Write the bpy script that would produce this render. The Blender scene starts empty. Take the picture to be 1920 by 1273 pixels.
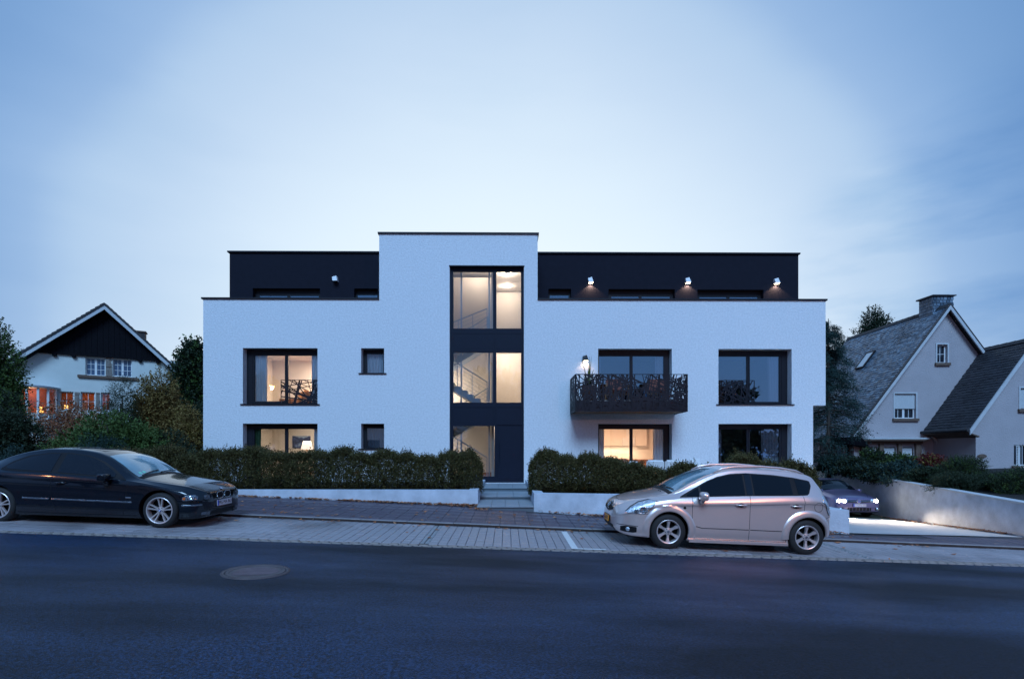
import bpy, bmesh, math, random
import numpy as np
from mathutils import Vector, Matrix
from mathutils.bvhtree import BVHTree
C = bpy.context.scene
COL = C.collection
R = math.radians
random.seed(7); RNG = np.random.default_rng(7)

# ------------------------------------------------------------------ camera
CZ = 1.7; FP = 950.0; VX = 950.0; VY = 850.0
cd = bpy.data.cameras.new('camera'); cam = bpy.data.objects.new('camera', cd); COL.objects.link(cam)
cam.location = (0, 0, CZ); cam.rotation_euler = (R(90), 0, 0)
cd.sensor_width = 36.0; cd.lens = 36.0 * FP / 1920.0
cd.shift_x = 10.0 / 1920.0; cd.shift_y = (850 - 636.5) / 1920.0
cd.clip_start = 0.1; cd.clip_end = 2000
C.camera = cam

# ------------------------------------------------------------------ sky / exposure
C.view_settings.view_transform = 'Standard'; C.view_settings.look = 'None'
C.view_settings.exposure = 0.0; C.view_settings.gamma = 1.0
C.view_settings.use_curve_mapping = False
C.cycles.use_denoising = True
C.cycles.max_bounces = 8; C.cycles.diffuse_bounces = 4; C.cycles.glossy_bounces = 4
C.cycles.transparent_max_bounces = 12; C.cycles.caustics_reflective = False; C.cycles.caustics_refractive = False
C.cycles.sample_clamp_indirect = 4.0
W = bpy.data.worlds.new('World'); C.world = W; W.use_nodes = True
nt = W.node_tree; nt.nodes.clear()
N = nt.nodes.new; L = nt.links.new
out = N('ShaderNodeOutputWorld'); add = N('ShaderNodeAddShader')
bg1 = N('ShaderNodeBackground'); bg2 = N('ShaderNodeBackground')
sky = N('ShaderNodeTexSky'); sky.sky_type = 'NISHITA'; sky.sun_disc = False
SUN_EL, SUN_AZ = R(40), R(200)
sky.sun_elevation = R(3); sky.sun_rotation = R(0)
bg1.inputs['Strength'].default_value = 0.03
L(sky.outputs[0], bg1.inputs['Color'])
tc = N('ShaderNodeTexCoord'); nrm = N('ShaderNodeVectorMath'); nrm.operation = 'NORMALIZE'
L(tc.outputs['Generated'], nrm.inputs[0])
dot = N('ShaderNodeVectorMath'); dot.operation = 'DOT_PRODUCT'
gd = Vector((-0.02, 1.0, 0.22)).normalized(); dot.inputs[1].default_value = gd
# slow cloud warp on the glow
no = N('ShaderNodeTexNoise'); no.inputs['Scale'].default_value = 1.6; no.inputs['Detail'].default_value = 4; no.inputs['Roughness'].default_value = 0.45
mp = N('ShaderNodeMapping'); mp.inputs['Scale'].default_value = (0.8, 1.0, 3.2); mp.inputs['Rotation'].default_value = (0, R(12), 0)
L(nrm.outputs[0], mp.inputs[0]); L(mp.outputs[0], no.inputs['Vector']); sq = N('ShaderNodeVectorMath'); sq.operation = 'MULTIPLY'; sq.inputs[1].default_value = (0.80, 1.0, 1.0); nr2 = N('ShaderNodeVectorMath'); nr2.operation = 'NORMALIZE'
L(nrm.outputs[0], sq.inputs[0]); L(sq.outputs[0], nr2.inputs[0]); L(nr2.outputs[0], dot.inputs[0])
ms = N('ShaderNodeMath'); ms.operation = 'MULTIPLY_ADD'; ms.inputs[1].default_value = 0.06; ms.inputs[2].default_value = -0.03
L(no.outputs['Fac'], ms.inputs[0])
ad = N('ShaderNodeMath'); ad.operation = 'ADD'; L(dot.outputs['Value'], ad.inputs[0]); L(ms.outputs[0], ad.inputs[1])
rp = N('ShaderNodeValToRGB'); cr = rp.color_ramp
cr.interpolation = 'B_SPLINE'
stops = [(0.0, (0.085, 0.215, 0.52)), (0.69, (0.11, 0.255, 0.53)), (0.767, (0.184, 0.352, 0.645)), (0.822, (0.29, 0.46, 0.74)),
         (0.850, (0.44, 0.605, 0.82)), (0.885, (0.49, 0.64, 0.845)), (0.938, (0.66, 0.80, 0.945)), (0.985, (0.73, 0.87, 0.965))]
while len(cr.elements) < len(stops): cr.elements.new(0.5)
for e, (p, c) in zip(cr.elements, stops): e.position = p; e.color = (*c, 1)
L(ad.outputs[0], rp.inputs[0])
# darker long cloud banks
no2 = N('ShaderNodeTexNoise'); no2.inputs['Scale'].default_value = 1.3; no2.inputs['Detail'].default_value = 5; no2.inputs['Roughness'].default_value = 0.5
mp2 = N('ShaderNodeMapping'); mp2.inputs['Scale'].default_value = (0.9, 1.0, 4.5); mp2.inputs['Location'].default_value = (3.3, 0.4, 1.9); mp2.inputs['Rotation'].default_value = (0, R(-9), 0)
L(nrm.outputs[0], mp2.inputs[0]); L(mp2.outputs[0], no2.inputs['Vector'])
cr2 = N('ShaderNodeValToRGB'); cr2.color_ramp.elements[0].position = 0.50; cr2.color_ramp.elements[1].position = 0.72
cr2.color_ramp.elements[0].color = (1, 1, 1, 1); cr2.color_ramp.elements[1].color = (0.90, 0.935, 0.965, 1)
L(no2.outputs['Fac'], cr2.inputs[0])
mx = N('ShaderNodeMixRGB'); mx.blend_type = 'MULTIPLY'; mx.inputs[0].default_value = 1.0
L(rp.outputs[0], mx.inputs[1]); L(cr2.outputs[0], mx.inputs[2])
# one bluer cloud bank low on the right
d3 = N('ShaderNodeVectorMath'); d3.operation = 'DOT_PRODUCT'; d3.inputs[1].default_value = Vector((0.95, 1.0, 0.34)).normalized(); L(nrm.outputs[0], d3.inputs[0])
m3 = N('ShaderNodeMapRange'); m3.inputs[1].default_value = 0.955; m3.inputs[2].default_value = 0.995; m3.interpolation_type = 'SMOOTHSTEP'; L(d3.outputs['Value'], m3.inputs[0])
n3 = N('ShaderNodeTexNoise'); n3.inputs['Scale'].default_value = 3.2; n3.inputs['Detail'].default_value = 6; n3.inputs['Roughness'].default_value = 0.55
mp3 = N('ShaderNodeMapping'); mp3.inputs['Scale'].default_value = (0.7, 0.7, 2.6); mp3.inputs['Rotation'].default_value = (0, R(16), 0); L(nrm.outputs[0], mp3.inputs[0]); L(mp3.outputs[0], n3.inputs['Vector'])
m4 = N('ShaderNodeMapRange'); m4.inputs[1].default_value = 0.38; m4.inputs[2].default_value = 0.60; L(n3.outputs['Fac'], m4.inputs[0])
m5 = N('ShaderNodeMath'); m5.operation = 'MULTIPLY'; L(m3.outputs[0], m5.inputs[0]); L(m4.outputs[0], m5.inputs[1])
mx3 = N('ShaderNodeMixRGB'); mx3.blend_type = 'MULTIPLY'; L(m5.outputs[0], mx3.inputs[0]); L(mx.outputs[0], mx3.inputs[1]); mx3.inputs[2].default_value = (0.50, 0.70, 0.86, 1)
L(mx3.outputs[0], bg2.inputs['Color'])
bg2.inputs['Strength'].default_value = 1.0
L(bg1.outputs[0], add.inputs[0]); L(bg2.outputs[0], add.inputs[1]); L(add.outputs[0], out.inputs['Surface'])

sl = bpy.data.lights.new('sun', 'SUN'); sl.energy = 3.0; sl.angle = R(24); sl.color = (0.37, 0.64, 1.0)
so = bpy.data.objects.new('sun', sl); COL.objects.link(so)
so.rotation_euler = Vector((0.04, 1.0, -0.95)).to_track_quat('-Z', 'Y').to_euler()

# ------------------------------------------------------------------ materials
MATS = {}
def mat(name, col, rough=0.6, metal=0.0, bump=None, vary=None, spec=None, coat=0.0, emit=None, estr=0.0, island=None, streak=None):
    """bump=(scale, strength, distance); vary=(scale, amount); island=list of colours picked per island"""
    m = bpy.data.materials.new(name); m.use_nodes = True; MATS[name] = m
    t = m.node_tree; b = t.nodes['Principled BSDF']; n = t.nodes.new; l = t.links.new
    b.inputs['Base Color'].default_value = (*col, 1); b.inputs['Roughness'].default_value = rough
    b.inputs['Metallic'].default_value = metal
    if spec is not None: b.inputs['Specular IOR Level'].default_value = spec
    if coat: b.inputs['Coat Weight'].default_value = coat; b.inputs['Coat Roughness'].default_value = 0.04
    if emit: b.inputs['Emission Color'].default_value = (*emit, 1); b.inputs['Emission Strength'].default_value = estr
    co = n('ShaderNodeTexCoord')
    src = None
    if island:
        g = n('ShaderNodeNewGeometry'); r = n('ShaderNodeValToRGB')
        while len(r.color_ramp.elements) < len(island): r.color_ramp.elements.new(0.5)
        for i, (e, c) in enumerate(zip(r.color_ramp.elements, island)):
            e.position = i / max(1, len(island) - 1); e.color = (*c, 1)
        l(g.outputs['Random Per Island'], r.inputs[0]); src = r.outputs[0]
        l(src, b.inputs['Base Color'])
    if vary:
        z = n('ShaderNodeTexNoise'); z.inputs['Scale'].default_value = vary[0]; z.inputs['Detail'].default_value = 6
        z.inputs['Roughness'].default_value = 0.6
        l(co.outputs['Object'], z.inputs['Vector'])
        r = n('ShaderNodeMapRange'); r.inputs[1].default_value = 0.25; r.inputs[2].default_value = 0.75
        r.inputs[3].default_value = 1 - vary[1]; r.inputs[4].default_value = 1 + vary[1]
        l(z.outputs['Fac'], r.inputs[0])
        x = n('ShaderNodeMixRGB'); x.blend_type = 'MULTIPLY'; x.inputs[0].default_value = 1
        if src: l(src, x.inputs[1])
        else: x.inputs[1].default_value = (*col, 1)
        l(r.outputs[0], x.inputs[2]); l(x.outputs[0], b.inputs['Base Color']); src = x.outputs[0]
    if streak:   # roughness variation
        z = n('ShaderNodeTexNoise'); z.inputs['Scale'].default_value = streak[0]; z.inputs['Detail'].default_value = 4
        l(co.outputs['Object'], z.inputs['Vector'])
        r = n('ShaderNodeMapRange'); r.inputs[1].default_value = 0.35; r.inputs[2].default_value = 0.65
        r.inputs[3].default_value = streak[1]; r.inputs[4].default_value = streak[2]
        l(z.outputs['Fac'], r.inputs[0]); l(r.outputs[0], b.inputs['Roughness'])
    if bump:
        z = n('ShaderNodeTexNoise'); z.inputs['Scale'].default_value = bump[0]; z.inputs['Detail'].default_value = 5
        z.inputs['Roughness'].default_value = 0.65
        l(co.outputs['Object'], z.inputs['Vector'])
        bp = n('ShaderNodeBump'); bp.inputs['Strength'].default_value = bump[1]; bp.inputs['Distance'].default_value = bump[2]
        l(z.outputs['Fac'], bp.inputs['Height']); l(bp.outputs[0], b.inputs['Normal'])
    return m

def glass_mat(name, tint=(0.85, 0.92, 0.95), refl=1.0):
    m = bpy.data.materials.new(name); m.use_nodes = True; MATS[name] = m
    t = m.node_tree; t.nodes.clear(); n = t.nodes.new; l = t.links.new
    o = n('ShaderNodeOutputMaterial'); mixs = n('ShaderNodeMixShader'); tr = n('ShaderNodeBsdfTransparent'); gl = n('ShaderNodeBsdfGlossy')
    fr = n('ShaderNodeFresnel'); fr.inputs['IOR'].default_value = 1.5
    mu = n('ShaderNodeMath'); mu.operation = 'MULTIPLY'; mu.inputs[1].default_value = refl; mu.use_clamp = True
    l(fr.outputs[0], mu.inputs[0]); l(mu.outputs[0], mixs.inputs[0])
    tr.inputs[0].default_value = (*tint, 1); gl.inputs[0].default_value = (0.75, 0.9, 1, 1); gl.inputs['Roughness'].default_value = 0.01
    l(tr.outputs[0], mixs.inputs[1]); l(gl.outputs[0], mixs.inputs[2]); l(mixs.outputs[0], o.inputs[0])
    return m

mat('white_render', (0.72, 0.74, 0.77), 0.9, bump=(24, 1.0, 0.025), vary=(14.0, 0.12))
mat('planter_render', (0.50, 0.55, 0.62), 0.9, bump=(30, 0.7, 0.015), vary=(2.2, 0.24))
mat('dark_render', (0.012, 0.013, 0.022), 0.9, spec=0.15, bump=(40, 0.4, 0.02), vary=(5, 0.12))
mat('dark_metal', (0.009, 0.010, 0.016), 0.5, 0.0, vary=(9, 0.10), spec=0.25)
mat('panel_metal', (0.005, 0.009, 0.022), 0.6, 0.0, vary=(4, 0.10), spec=0.2)
mat('inner_paint', (0.78, 0.72, 0.66), 0.85, vary=(1.5, 0.04))
mat('inner_wood', (0.40, 0.20, 0.10), 0.5, vary=(6, 0.2))
mat('inner_floor', (0.10, 0.08, 0.08), 0.4, vary=(3, 0.15))
mat('steel_blue', (0.42, 0.50, 0.58), 0.4, 0.3)
mat('curtain_cloth', (0.88, 0.92, 0.97), 0.9)
mat('green_cloth', (0.10, 0.20, 0.10), 0.9, vary=(8, 0.3))
glass_mat('window_glass', (0.92, 0.95, 0.97), 1.8)
glass_mat('window_glass_dark', (0.84, 0.90, 0.96), 6.0)
mat('concrete', (0.40, 0.40, 0.40), 0.75, bump=(30, 0.5, 0.01), vary=(2.0, 0.12))
mat('riser_shade', (0.11, 0.13, 0.15), 0.8, vary=(3.0, 0.10))  # darker than the treads: shade on the risers put into the colour
mat('step_concrete', (0.25, 0.28, 0.31), 0.6, bump=(60, 0.35, 0.01), vary=(3.0, 0.10))
mat('kerb_stone', (0.22, 0.205, 0.21), 0.7, bump=(40, 0.5, 0.01), vary=(4.0, 0.2))
mat('slab_stone', (0.078, 0.060, 0.080), 0.5, bump=(60, 0.4, 0.008), vary=(1.3, 0.35), streak=(1.1, 0.25, 0.62))
mat('paver_stone', (0.28, 0.258, 0.27), 0.55, bump=(70, 0.4, 0.006), vary=(0.9, 0.38), streak=(0.9, 0.30, 0.62))
mat('gutter_stone', (0.22, 0.19, 0.17), 0.6, bump=(50, 0.6, 0.01), vary=(7.0, 0.4))
mat('joint_sand', (0.045, 0.04, 0.045), 0.85, vary=(20, 0.3))
mat('white_paint', (0.62, 0.63, 0.62), 0.6, vary=(25, 0.18))
mat('soil', (0.012, 0.011, 0.010), 0.95, bump=(20, 1, 0.05), vary=(8, 0.4))
mat('grass_soil', (0.030, 0.040, 0.020), 0.95, bump=(20, 1, 0.05), vary=(6, 0.5))
mat('cast_iron', (0.09, 0.075, 0.08), 0.55, 0.2, bump=(80, 0.6, 0.01), vary=(5, 0.35))
mat('stucco_cream', (0.60, 0.63, 0.60), 0.9, bump=(14, 0.5, 0.02), vary=(1.2, 0.07))
mat('stucco_grey', (0.41, 0.375, 0.39), 0.95, bump=(15, 0.9, 0.03), vary=(1.0, 0.10))
mat('trim_pale', (0.50, 0.52, 0.54), 0.7, vary=(4, 0.1))
mat('frame_white', (0.70, 0.72, 0.73), 0.5)
mat('brown_stone', (0.13, 0.085, 0.065), 0.8, bump=(20, 0.5, 0.02), vary=(6, 0.25))
mat('rubble_stone', (0.22, 0.19, 0.17), 0.9, bump=(20, 0.6, 0.02), vary=(9, 0.3))
mat('dark_wood', (0.005, 0.005, 0.008), 0.8, spec=0.1, bump=(20, 0.4, 0.01), vary=(8, 0.3))
mat('tile_dark', (0.035, 0.033, 0.036), 0.8, vary=(9, 0.3))
mat('slate', (0.10, 0.11, 0.12), 0.5, vary=(0.9, 0.25), island=[(0.03, 0.05, 0.075), (0.09, 0.13, 0.18), (0.17, 0.23, 0.29), (0.055, 0.08, 0.11), (0.12, 0.16, 0.21)], streak=(6, 0.35, 0.65))
mat('slate_wet', (0.03, 0.03, 0.034), 0.6, vary=(0.9, 0.3), island=[(0.015, 0.015, 0.02), (0.035, 0.035, 0.042), (0.022, 0.023, 0.028)])
mat('shutter', (0.55, 0.58, 0.60), 0.6)
mat('pane_dark', (0.012, 0.016, 0.025), 0.06, spec=0.8)
mat('pane_blue', (0.05, 0.09, 0.16), 0.08, spec=0.8)
mat('bark', (0.045, 0.035, 0.028), 0.9, bump=(15, 1, 0.03), vary=(6, 0.3))
mat('rubber', (0.012, 0.012, 0.013), 0.75, bump=(60, 0.3, 0.005))
mat('black_plastic', (0.008, 0.008, 0.010), 0.5, spec=0.2)
mat('alloy', (0.66, 0.58, 0.57), 0.34, 0.6)
mat('chrome', (0.7, 0.72, 0.75), 0.12, 1.0)
mat('car_glass', (0.003, 0.005, 0.008), 0.03, spec=0.40)
mat('windscreen_sky_glass', (0.13, 0.27, 0.33), 0.16, spec=1.0, coat=1.0, vary=(2.2, 0.25))  # pale blue base colour stands in for sky reflected in the screen
mat('car_glass_misty', (0.004, 0.006, 0.010), 0.14, spec=0.5, bump=(160, 0.25, 0.003), streak=(30, 0.08, 0.24))
mat('silver_paint', (0.84, 0.68, 0.63), 0.28, 0.68, coat=1.0, vary=(1.5, 0.03))
mb_ = mat('black_paint', (0.0012, 0.0035, 0.008), 0.20, 0.0, spec=0.3, coat=0.8, streak=(50, 0.12, 0.22))
mb_.node_tree.nodes['Principled BSDF'].inputs['Coat Roughness'].default_value = 0.04
mat('grey_paint', (0.17, 0.14, 0.25), 0.28, 0.5, coat=0.9)
mat('lens_clear', (0.62, 0.68, 0.74), 0.10, 0.7, coat=1.0, bump=(34, 0.8, 0.02), vary=(22, 0.5))
mat('lens_dark', (0.10, 0.12, 0.15), 0.10, 0.5, coat=1.0, bump=(30, 0.6, 0.02), vary=(18, 0.6))
mat('lens_amber', (0.6, 0.14, 0.03), 0.2, coat=1.0)
mat('lens_red', (0.35, 0.03, 0.03), 0.2, coat=1.0)
mat('plate_white', (0.62, 0.60, 0.64), 0.4)
mat('plate_yellow', (0.85, 0.28, 0.01), 0.4)
mat('plate_blue', (0.01, 0.05, 0.5), 0.4)
mat('plate_ink', (0.02, 0.015, 0.02), 0.5)
mat('plate_red', (0.35, 0.05, 0.05), 0.5)
mat('fitting_white', (0.75, 0.75, 0.75), 0.5)
mat('orange_room', (0.45, 0.13, 0.06), 0.8, vary=(3, 0.2))
mat('cushion_white', (0.70, 0.72, 0.72), 0.9, bump=(12, 0.3, 0.02))
mat('cushion_rust', (0.16, 0.05, 0.035), 0.9)
mat('tan_leather', (0.42, 0.20, 0.10), 0.5)
mat('garden_wood', (0.20, 0.11, 0.06), 0.7, vary=(10, 0.25))
mat('grey_wicker', (0.12, 0.13, 0.15), 0.8, bump=(60, 0.8, 0.01))
mat('terracotta', (0.14, 0.06, 0.04), 0.8, vary=(5, 0.15))
mat('blue_cloth', (0.08, 0.14, 0.25), 0.9, vary=(8, 0.3))
mat('glow_warm', (1, 0.8, 0.6), emit=(1.0, 0.78, 0.55), estr=14)
mat('glow_shade', (1, 0.9, 0.8), emit=(1.0, 0.80, 0.66), estr=1.5)
mat('glow_head', (1, 0.95, 0.85), emit=(1.0, 0.84, 0.62), estr=80)
mat('glow_amber', (1, 0.5, 0.1), emit=(1.0, 0.50, 0.12), estr=3)
mat('glow_street', (1, 0.4, 0.1), emit=(1.0, 0.36, 0.10), estr=90)
mat('sticker', (0.2, 0.6, 0.45), 0.6)
mat('leaf_litter', (0.2, 0.08, 0.04), 0.8, island=[(0.10, 0.04, 0.02), (0.42, 0.16, 0.07), (0.22, 0.08, 0.035), (0.55, 0.28, 0.15), (0.14, 0.05, 0.03), (0.46, 0.17, 0.06)])
def leafm(name, cols): return mat(name, cols[0], 0.65, island=cols, spec=0.25)
leafm('leaf_hedge', [(0.020, 0.021, 0.008), (0.075, 0.064, 0.020), (0.040, 0.040, 0.013), (0.14, 0.115, 0.038), (0.050, 0.052, 0.014), (0.085, 0.062, 0.026)])
leafm('leaf_green', [(0.025, 0.055, 0.012), (0.07, 0.12, 0.028), (0.04, 0.08, 0.018), (0.10, 0.15, 0.04)])
leafm('leaf_dark', [(0.010, 0.018, 0.010), (0.024, 0.042, 0.020), (0.014, 0.026, 0.013), (0.036, 0.056, 0.026)])
leafm('leaf_olive', [(0.08, 0.06, 0.018), (0.20, 0.14, 0.04), (0.12, 0.085, 0.025), (0.28, 0.19, 0.06), (0.14, 0.09, 0.03)])
leafm('leaf_rust', [(0.14, 0.05, 0.028), (0.34, 0.12, 0.06), (0.22, 0.09, 0.04), (0.34, 0.18, 0.08), (0.18, 0.06, 0.045)])
leafm('leaf_blue', [(0.012, 0.035, 0.032), (0.03, 0.065, 0.058), (0.018, 0.045, 0.04)])
leafm('leaf_yellow', [(0.20, 0.15, 0.03), (0.10, 0.08, 0.02), (0.28, 0.20, 0.05)])
leafm('leaf_red', [(0.14, 0.02, 0.02), (0.08, 0.015, 0.015), (0.20, 0.04, 0.03)])
leafm('leaf_potted', [(0.03, 0.05, 0.01), (0.09, 0.11, 0.02), (0.05, 0.07, 0.015)])

# ------------------------------------------------------------------ helpers
def tag(o, label=None, cat=None, group=None, kind=None):
    if label: o['label'] = label
    if cat: o['category'] = cat
    if group: o['group'] = group
    if kind: o['kind'] = kind
    return o
def thing(name, label, cat, loc=(0, 0, 0), rotz=0.0, group=None):
    o = bpy.data.objects.new(name, None); COL.objects.link(o); o.location = loc; o.rotation_euler = (0, 0, rotz)
    o.empty_display_size = 0.2
    return tag(o, label, cat, group)
def link(name, me, parent=None, loc=None, rot=None):
    o = bpy.data.objects.new(name, me); COL.objects.link(o)
    if parent: o.parent = parent
    if loc is not None: o.location = loc
    if rot is not None: o.rotation_euler = rot
    return o
def slots(me, mats):
    for m in (mats if isinstance(mats, (list, tuple)) else [mats]): me.materials.append(MATS[m])

class MB:
    def __init__(s): s.v = []; s.f = []; s.mi = []; s.cur = 0
    def face(s, idx): s.f.append(tuple(idx)); s.mi.append(s.cur)
    def verts(s, vs): b = len(s.v); s.v.extend([tuple(v) for v in vs]); return b
    def box(s, x0, x1, y0, y1, z0, z1):
        b = s.verts([(x0, y0, z0), (x1, y0, z0), (x1, y1, z0), (x0, y1, z0), (x0, y0, z1), (x1, y0, z1), (x1, y1, z1), (x0, y1, z1)])
        for q in ((0, 3, 2, 1), (4, 5, 6, 7), (0, 1, 5, 4), (1, 2, 6, 5), (2, 3, 7, 6), (3, 0, 4, 7)): s.face([b + i for i in q])
        return s
    def hexa(s, bot, top):
        b = s.verts(list(bot) + list(top))
        for q in ((0, 3, 2, 1), (4, 5, 6, 7), (0, 1, 5, 4), (1, 2, 6, 5), (2, 3, 7, 6), (3, 0, 4, 7)): s.face([b + i for i in q])
        return s
    def prism(s, poly, d):
        """poly: list of 3d points; d: extrusion vector"""
        n = len(poly); d = Vector(d)
        b = s.verts(poly); s.verts([Vector(p) + d for p in poly])
        s.face([b + i for i in range(n)][::-1]); s.face([b + n + i for i in range(n)])
        for i in range(n): j = (i + 1) % n; s.face([b + i, b + j, b + n + j, b + n + i])
        return s
    def bar(s, p, q, w, h=None, up=(0, 0, 1)):
        p = Vector(p); q = Vector(q); h = h or w; d = (q - p).normalized(); up = Vector(up)
        if abs(d.dot(up)) > 0.98: up = Vector((0, 1, 0))
        a = d.cross(up).normalized(); c = a.cross(d).normalized()
        a *= w / 2; c *= h / 2
        return s.hexa([p - a - c, p + a - c, q + a - c, q - a - c], [p - a + c, p + a + c, q + a + c, q - a + c])
    def tube(s, pts, r, n=8, rs=None):
        pts = [Vector(p) for p in pts]; base = len(s.v); m = len(pts)
        for i, p in enumerate(pts):
            d = (pts[min(i + 1, m - 1)] - pts[max(i - 1, 0)]).normalized()
            up = Vector((0, 0, 1)) if abs(d.z) < 0.95 else Vector((1, 0, 0))
            a = d.cross(up).normalized(); c = a.cross(d).normalized(); rr = rs[i] if rs else r
            for k in range(n):
                t = 2 * math.pi * k / n; s.v.append(tuple(p + a * math.cos(t) * rr + c * math.sin(t) * rr))
        for i in range(m - 1):
            for k in range(n):
                k2 = (k + 1) % n; s.face([base + i * n + k, base + i * n + k2, base + (i + 1) * n + k2, base + (i + 1) * n + k])
        s.face([base + k for k in range(n)][::-1]); s.face([base + (m - 1) * n + k for k in range(n)])
        return s
    def lathe(s, prof, n=24, c=(0, 0, 0), axis='z', cap=True):
        """prof: list of (r, h)"""
        base = len(s.v); m = len(prof)
        for r, h in prof:
            for k in range(n):
                t = 2 * math.pi * k / n; x, y = r * math.cos(t), r * math.sin(t)
                p = (x, y, h) if axis == 'z' else ((x, h, y) if axis == 'y' else (h, x, y))
                s.v.append((p[0] + c[0], p[1] + c[1], p[2] + c[2]))
        for i in range(m - 1):
            for k in range(n):
                k2 = (k + 1) % n; s.face([base + i * n + k, base + i * n + k2, base + (i + 1) * n + k2, base + (i + 1) * n + k])
        if cap and prof[0][0] > 1e-6: s.face([base + k for k in range(n)][::-1])
        if cap and prof[-1][0] > 1e-6: s.face([base + (m - 1) * n + k for k in range(n)])
        return s
    def grid(s, P):
        """P: 2d list of points"""
        base = len(s.v); a = len(P); b = len(P[0])
        for row in P: s.v.extend([tuple(p) for p in row])
        for i in range(a - 1):
            for j in range(b - 1): s.face([base + i * b + j, base + i * b + j + 1, base + (i + 1) * b + j + 1, base + (i + 1) * b + j])
        return s
    def sheet(s, xs, zs, solid, y0, y1):
        """wall in the xz plane between y0 (front) and y1 with openings; closed surface"""
        xs = sorted(set(round(x, 5) for x in xs)); zs = sorted(set(round(z, 5) for z in zs)); nx, nz = len(xs), len(zs)
        ok = [[solid((xs[i] + xs[i + 1]) / 2, (zs[j] + zs[j + 1]) / 2) for j in range(nz - 1)] for i in range(nx - 1)]
        ids = {}
        def V(i, j, k):
            if (i, j, k) not in ids: ids[(i, j, k)] = len(s.v); s.v.append((xs[i], (y0, y1)[k], zs[j]))
            return ids[(i, j, k)]
        g = lambda i, j: 0 <= i < nx - 1 and 0 <= j < nz - 1 and ok[i][j]
        for i in range(nx - 1):
            for j in range(nz - 1):
                if not ok[i][j]: continue
                s.face([V(i, j, 0), V(i + 1, j, 0), V(i + 1, j + 1, 0), V(i, j + 1, 0)])
                s.face([V(i, j, 1), V(i, j + 1, 1), V(i + 1, j + 1, 1), V(i + 1, j, 1)])
                if not g(i - 1, j): s.face([V(i, j, 0), V(i, j + 1, 0), V(i, j + 1, 1), V(i, j, 1)])
                if not g(i + 1, j): s.face([V(i + 1, j, 0), V(i + 1, j, 1), V(i + 1, j + 1, 1), V(i + 1, j + 1, 0)])
                if not g(i, j - 1): s.face([V(i, j, 0), V(i, j, 1), V(i + 1, j, 1), V(i + 1, j, 0)])
                if not g(i, j + 1): s.face([V(i, j + 1, 0), V(i + 1, j + 1, 0), V(i + 1, j + 1, 1), V(i, j + 1, 1)])
        return s
    def build(s, name, mats, parent=None, smooth=False, loc=None, rot=None, sharp=None, fix=False):
        me = bpy.data.meshes.new(name); me.from_pydata(s.v, [], s.f); slots(me, mats)
        if any(s.mi): me.polygons.foreach_set('material_index', s.mi)
        if fix:
            bm = bmesh.new(); bm.from_mesh(me); bmesh.ops.recalc_face_normals(bm, faces=bm.faces); bm.to_mesh(me); bm.free()
        if smooth: me.polygons.foreach_set('use_smooth', [True] * len(me.polygons))
        if sharp: me.set_sharp_from_angle(angle=R(sharp))
        me.update()
        return link(name, me, parent, loc, rot)

def bevel_obj(o, w=0.004, seg=1):
    bm = bmesh.new(); bm.from_mesh(o.data)
    bmesh.ops.bevel(bm, geom=list(bm.edges), offset=w, segments=seg, affect='EDGES', clamp_overlap=True)
    bm.to_mesh(o.data); bm.free(); return o

def Pt(px, py, d): return Vector(((px - VX) * d / FP, d, CZ - (py - VY) * d / FP))
class Plane:
    """vertical plane through (ox, oy) turned by th; maps a measured image point to its (u, z)"""
    def __init__(s, ox, oy, th): s.ox, s.oy, s.c, s.s = ox, oy, math.cos(th), math.sin(th)
    def __call__(s, px, py, off=0.0):
        a = (px - VX) / FP; ox = s.ox - s.s * off; oy = s.oy + s.c * off
        u = (a * oy - ox) / (s.c - a * s.s); t = oy + u * s.s
        return u, CZ - (py - VY) * t / FP

def text_mesh(name, txt, size, mat_, parent, loc, rot, ext=0.002, xs=1.0, align='CENTER'):
    cu = bpy.data.curves.new(name, 'FONT'); cu.body = txt; cu.size = size; cu.extrude = ext; cu.align_x = align; cu.align_y = 'CENTER'
    cu.resolution_u = 2
    o = bpy.data.objects.new(name, cu); COL.objects.link(o)
    dg = bpy.context.evaluated_depsgraph_get()
    me = bpy.data.meshes.new_from_object(o.evaluated_get(dg)); bpy.data.objects.remove(o); bpy.data.curves.remove(cu)
    me.materials.clear(); me.materials.append(MATS[mat_])
    r = link(name, me, parent, loc, rot); r.scale = (xs, 1, 1); return r

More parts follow.
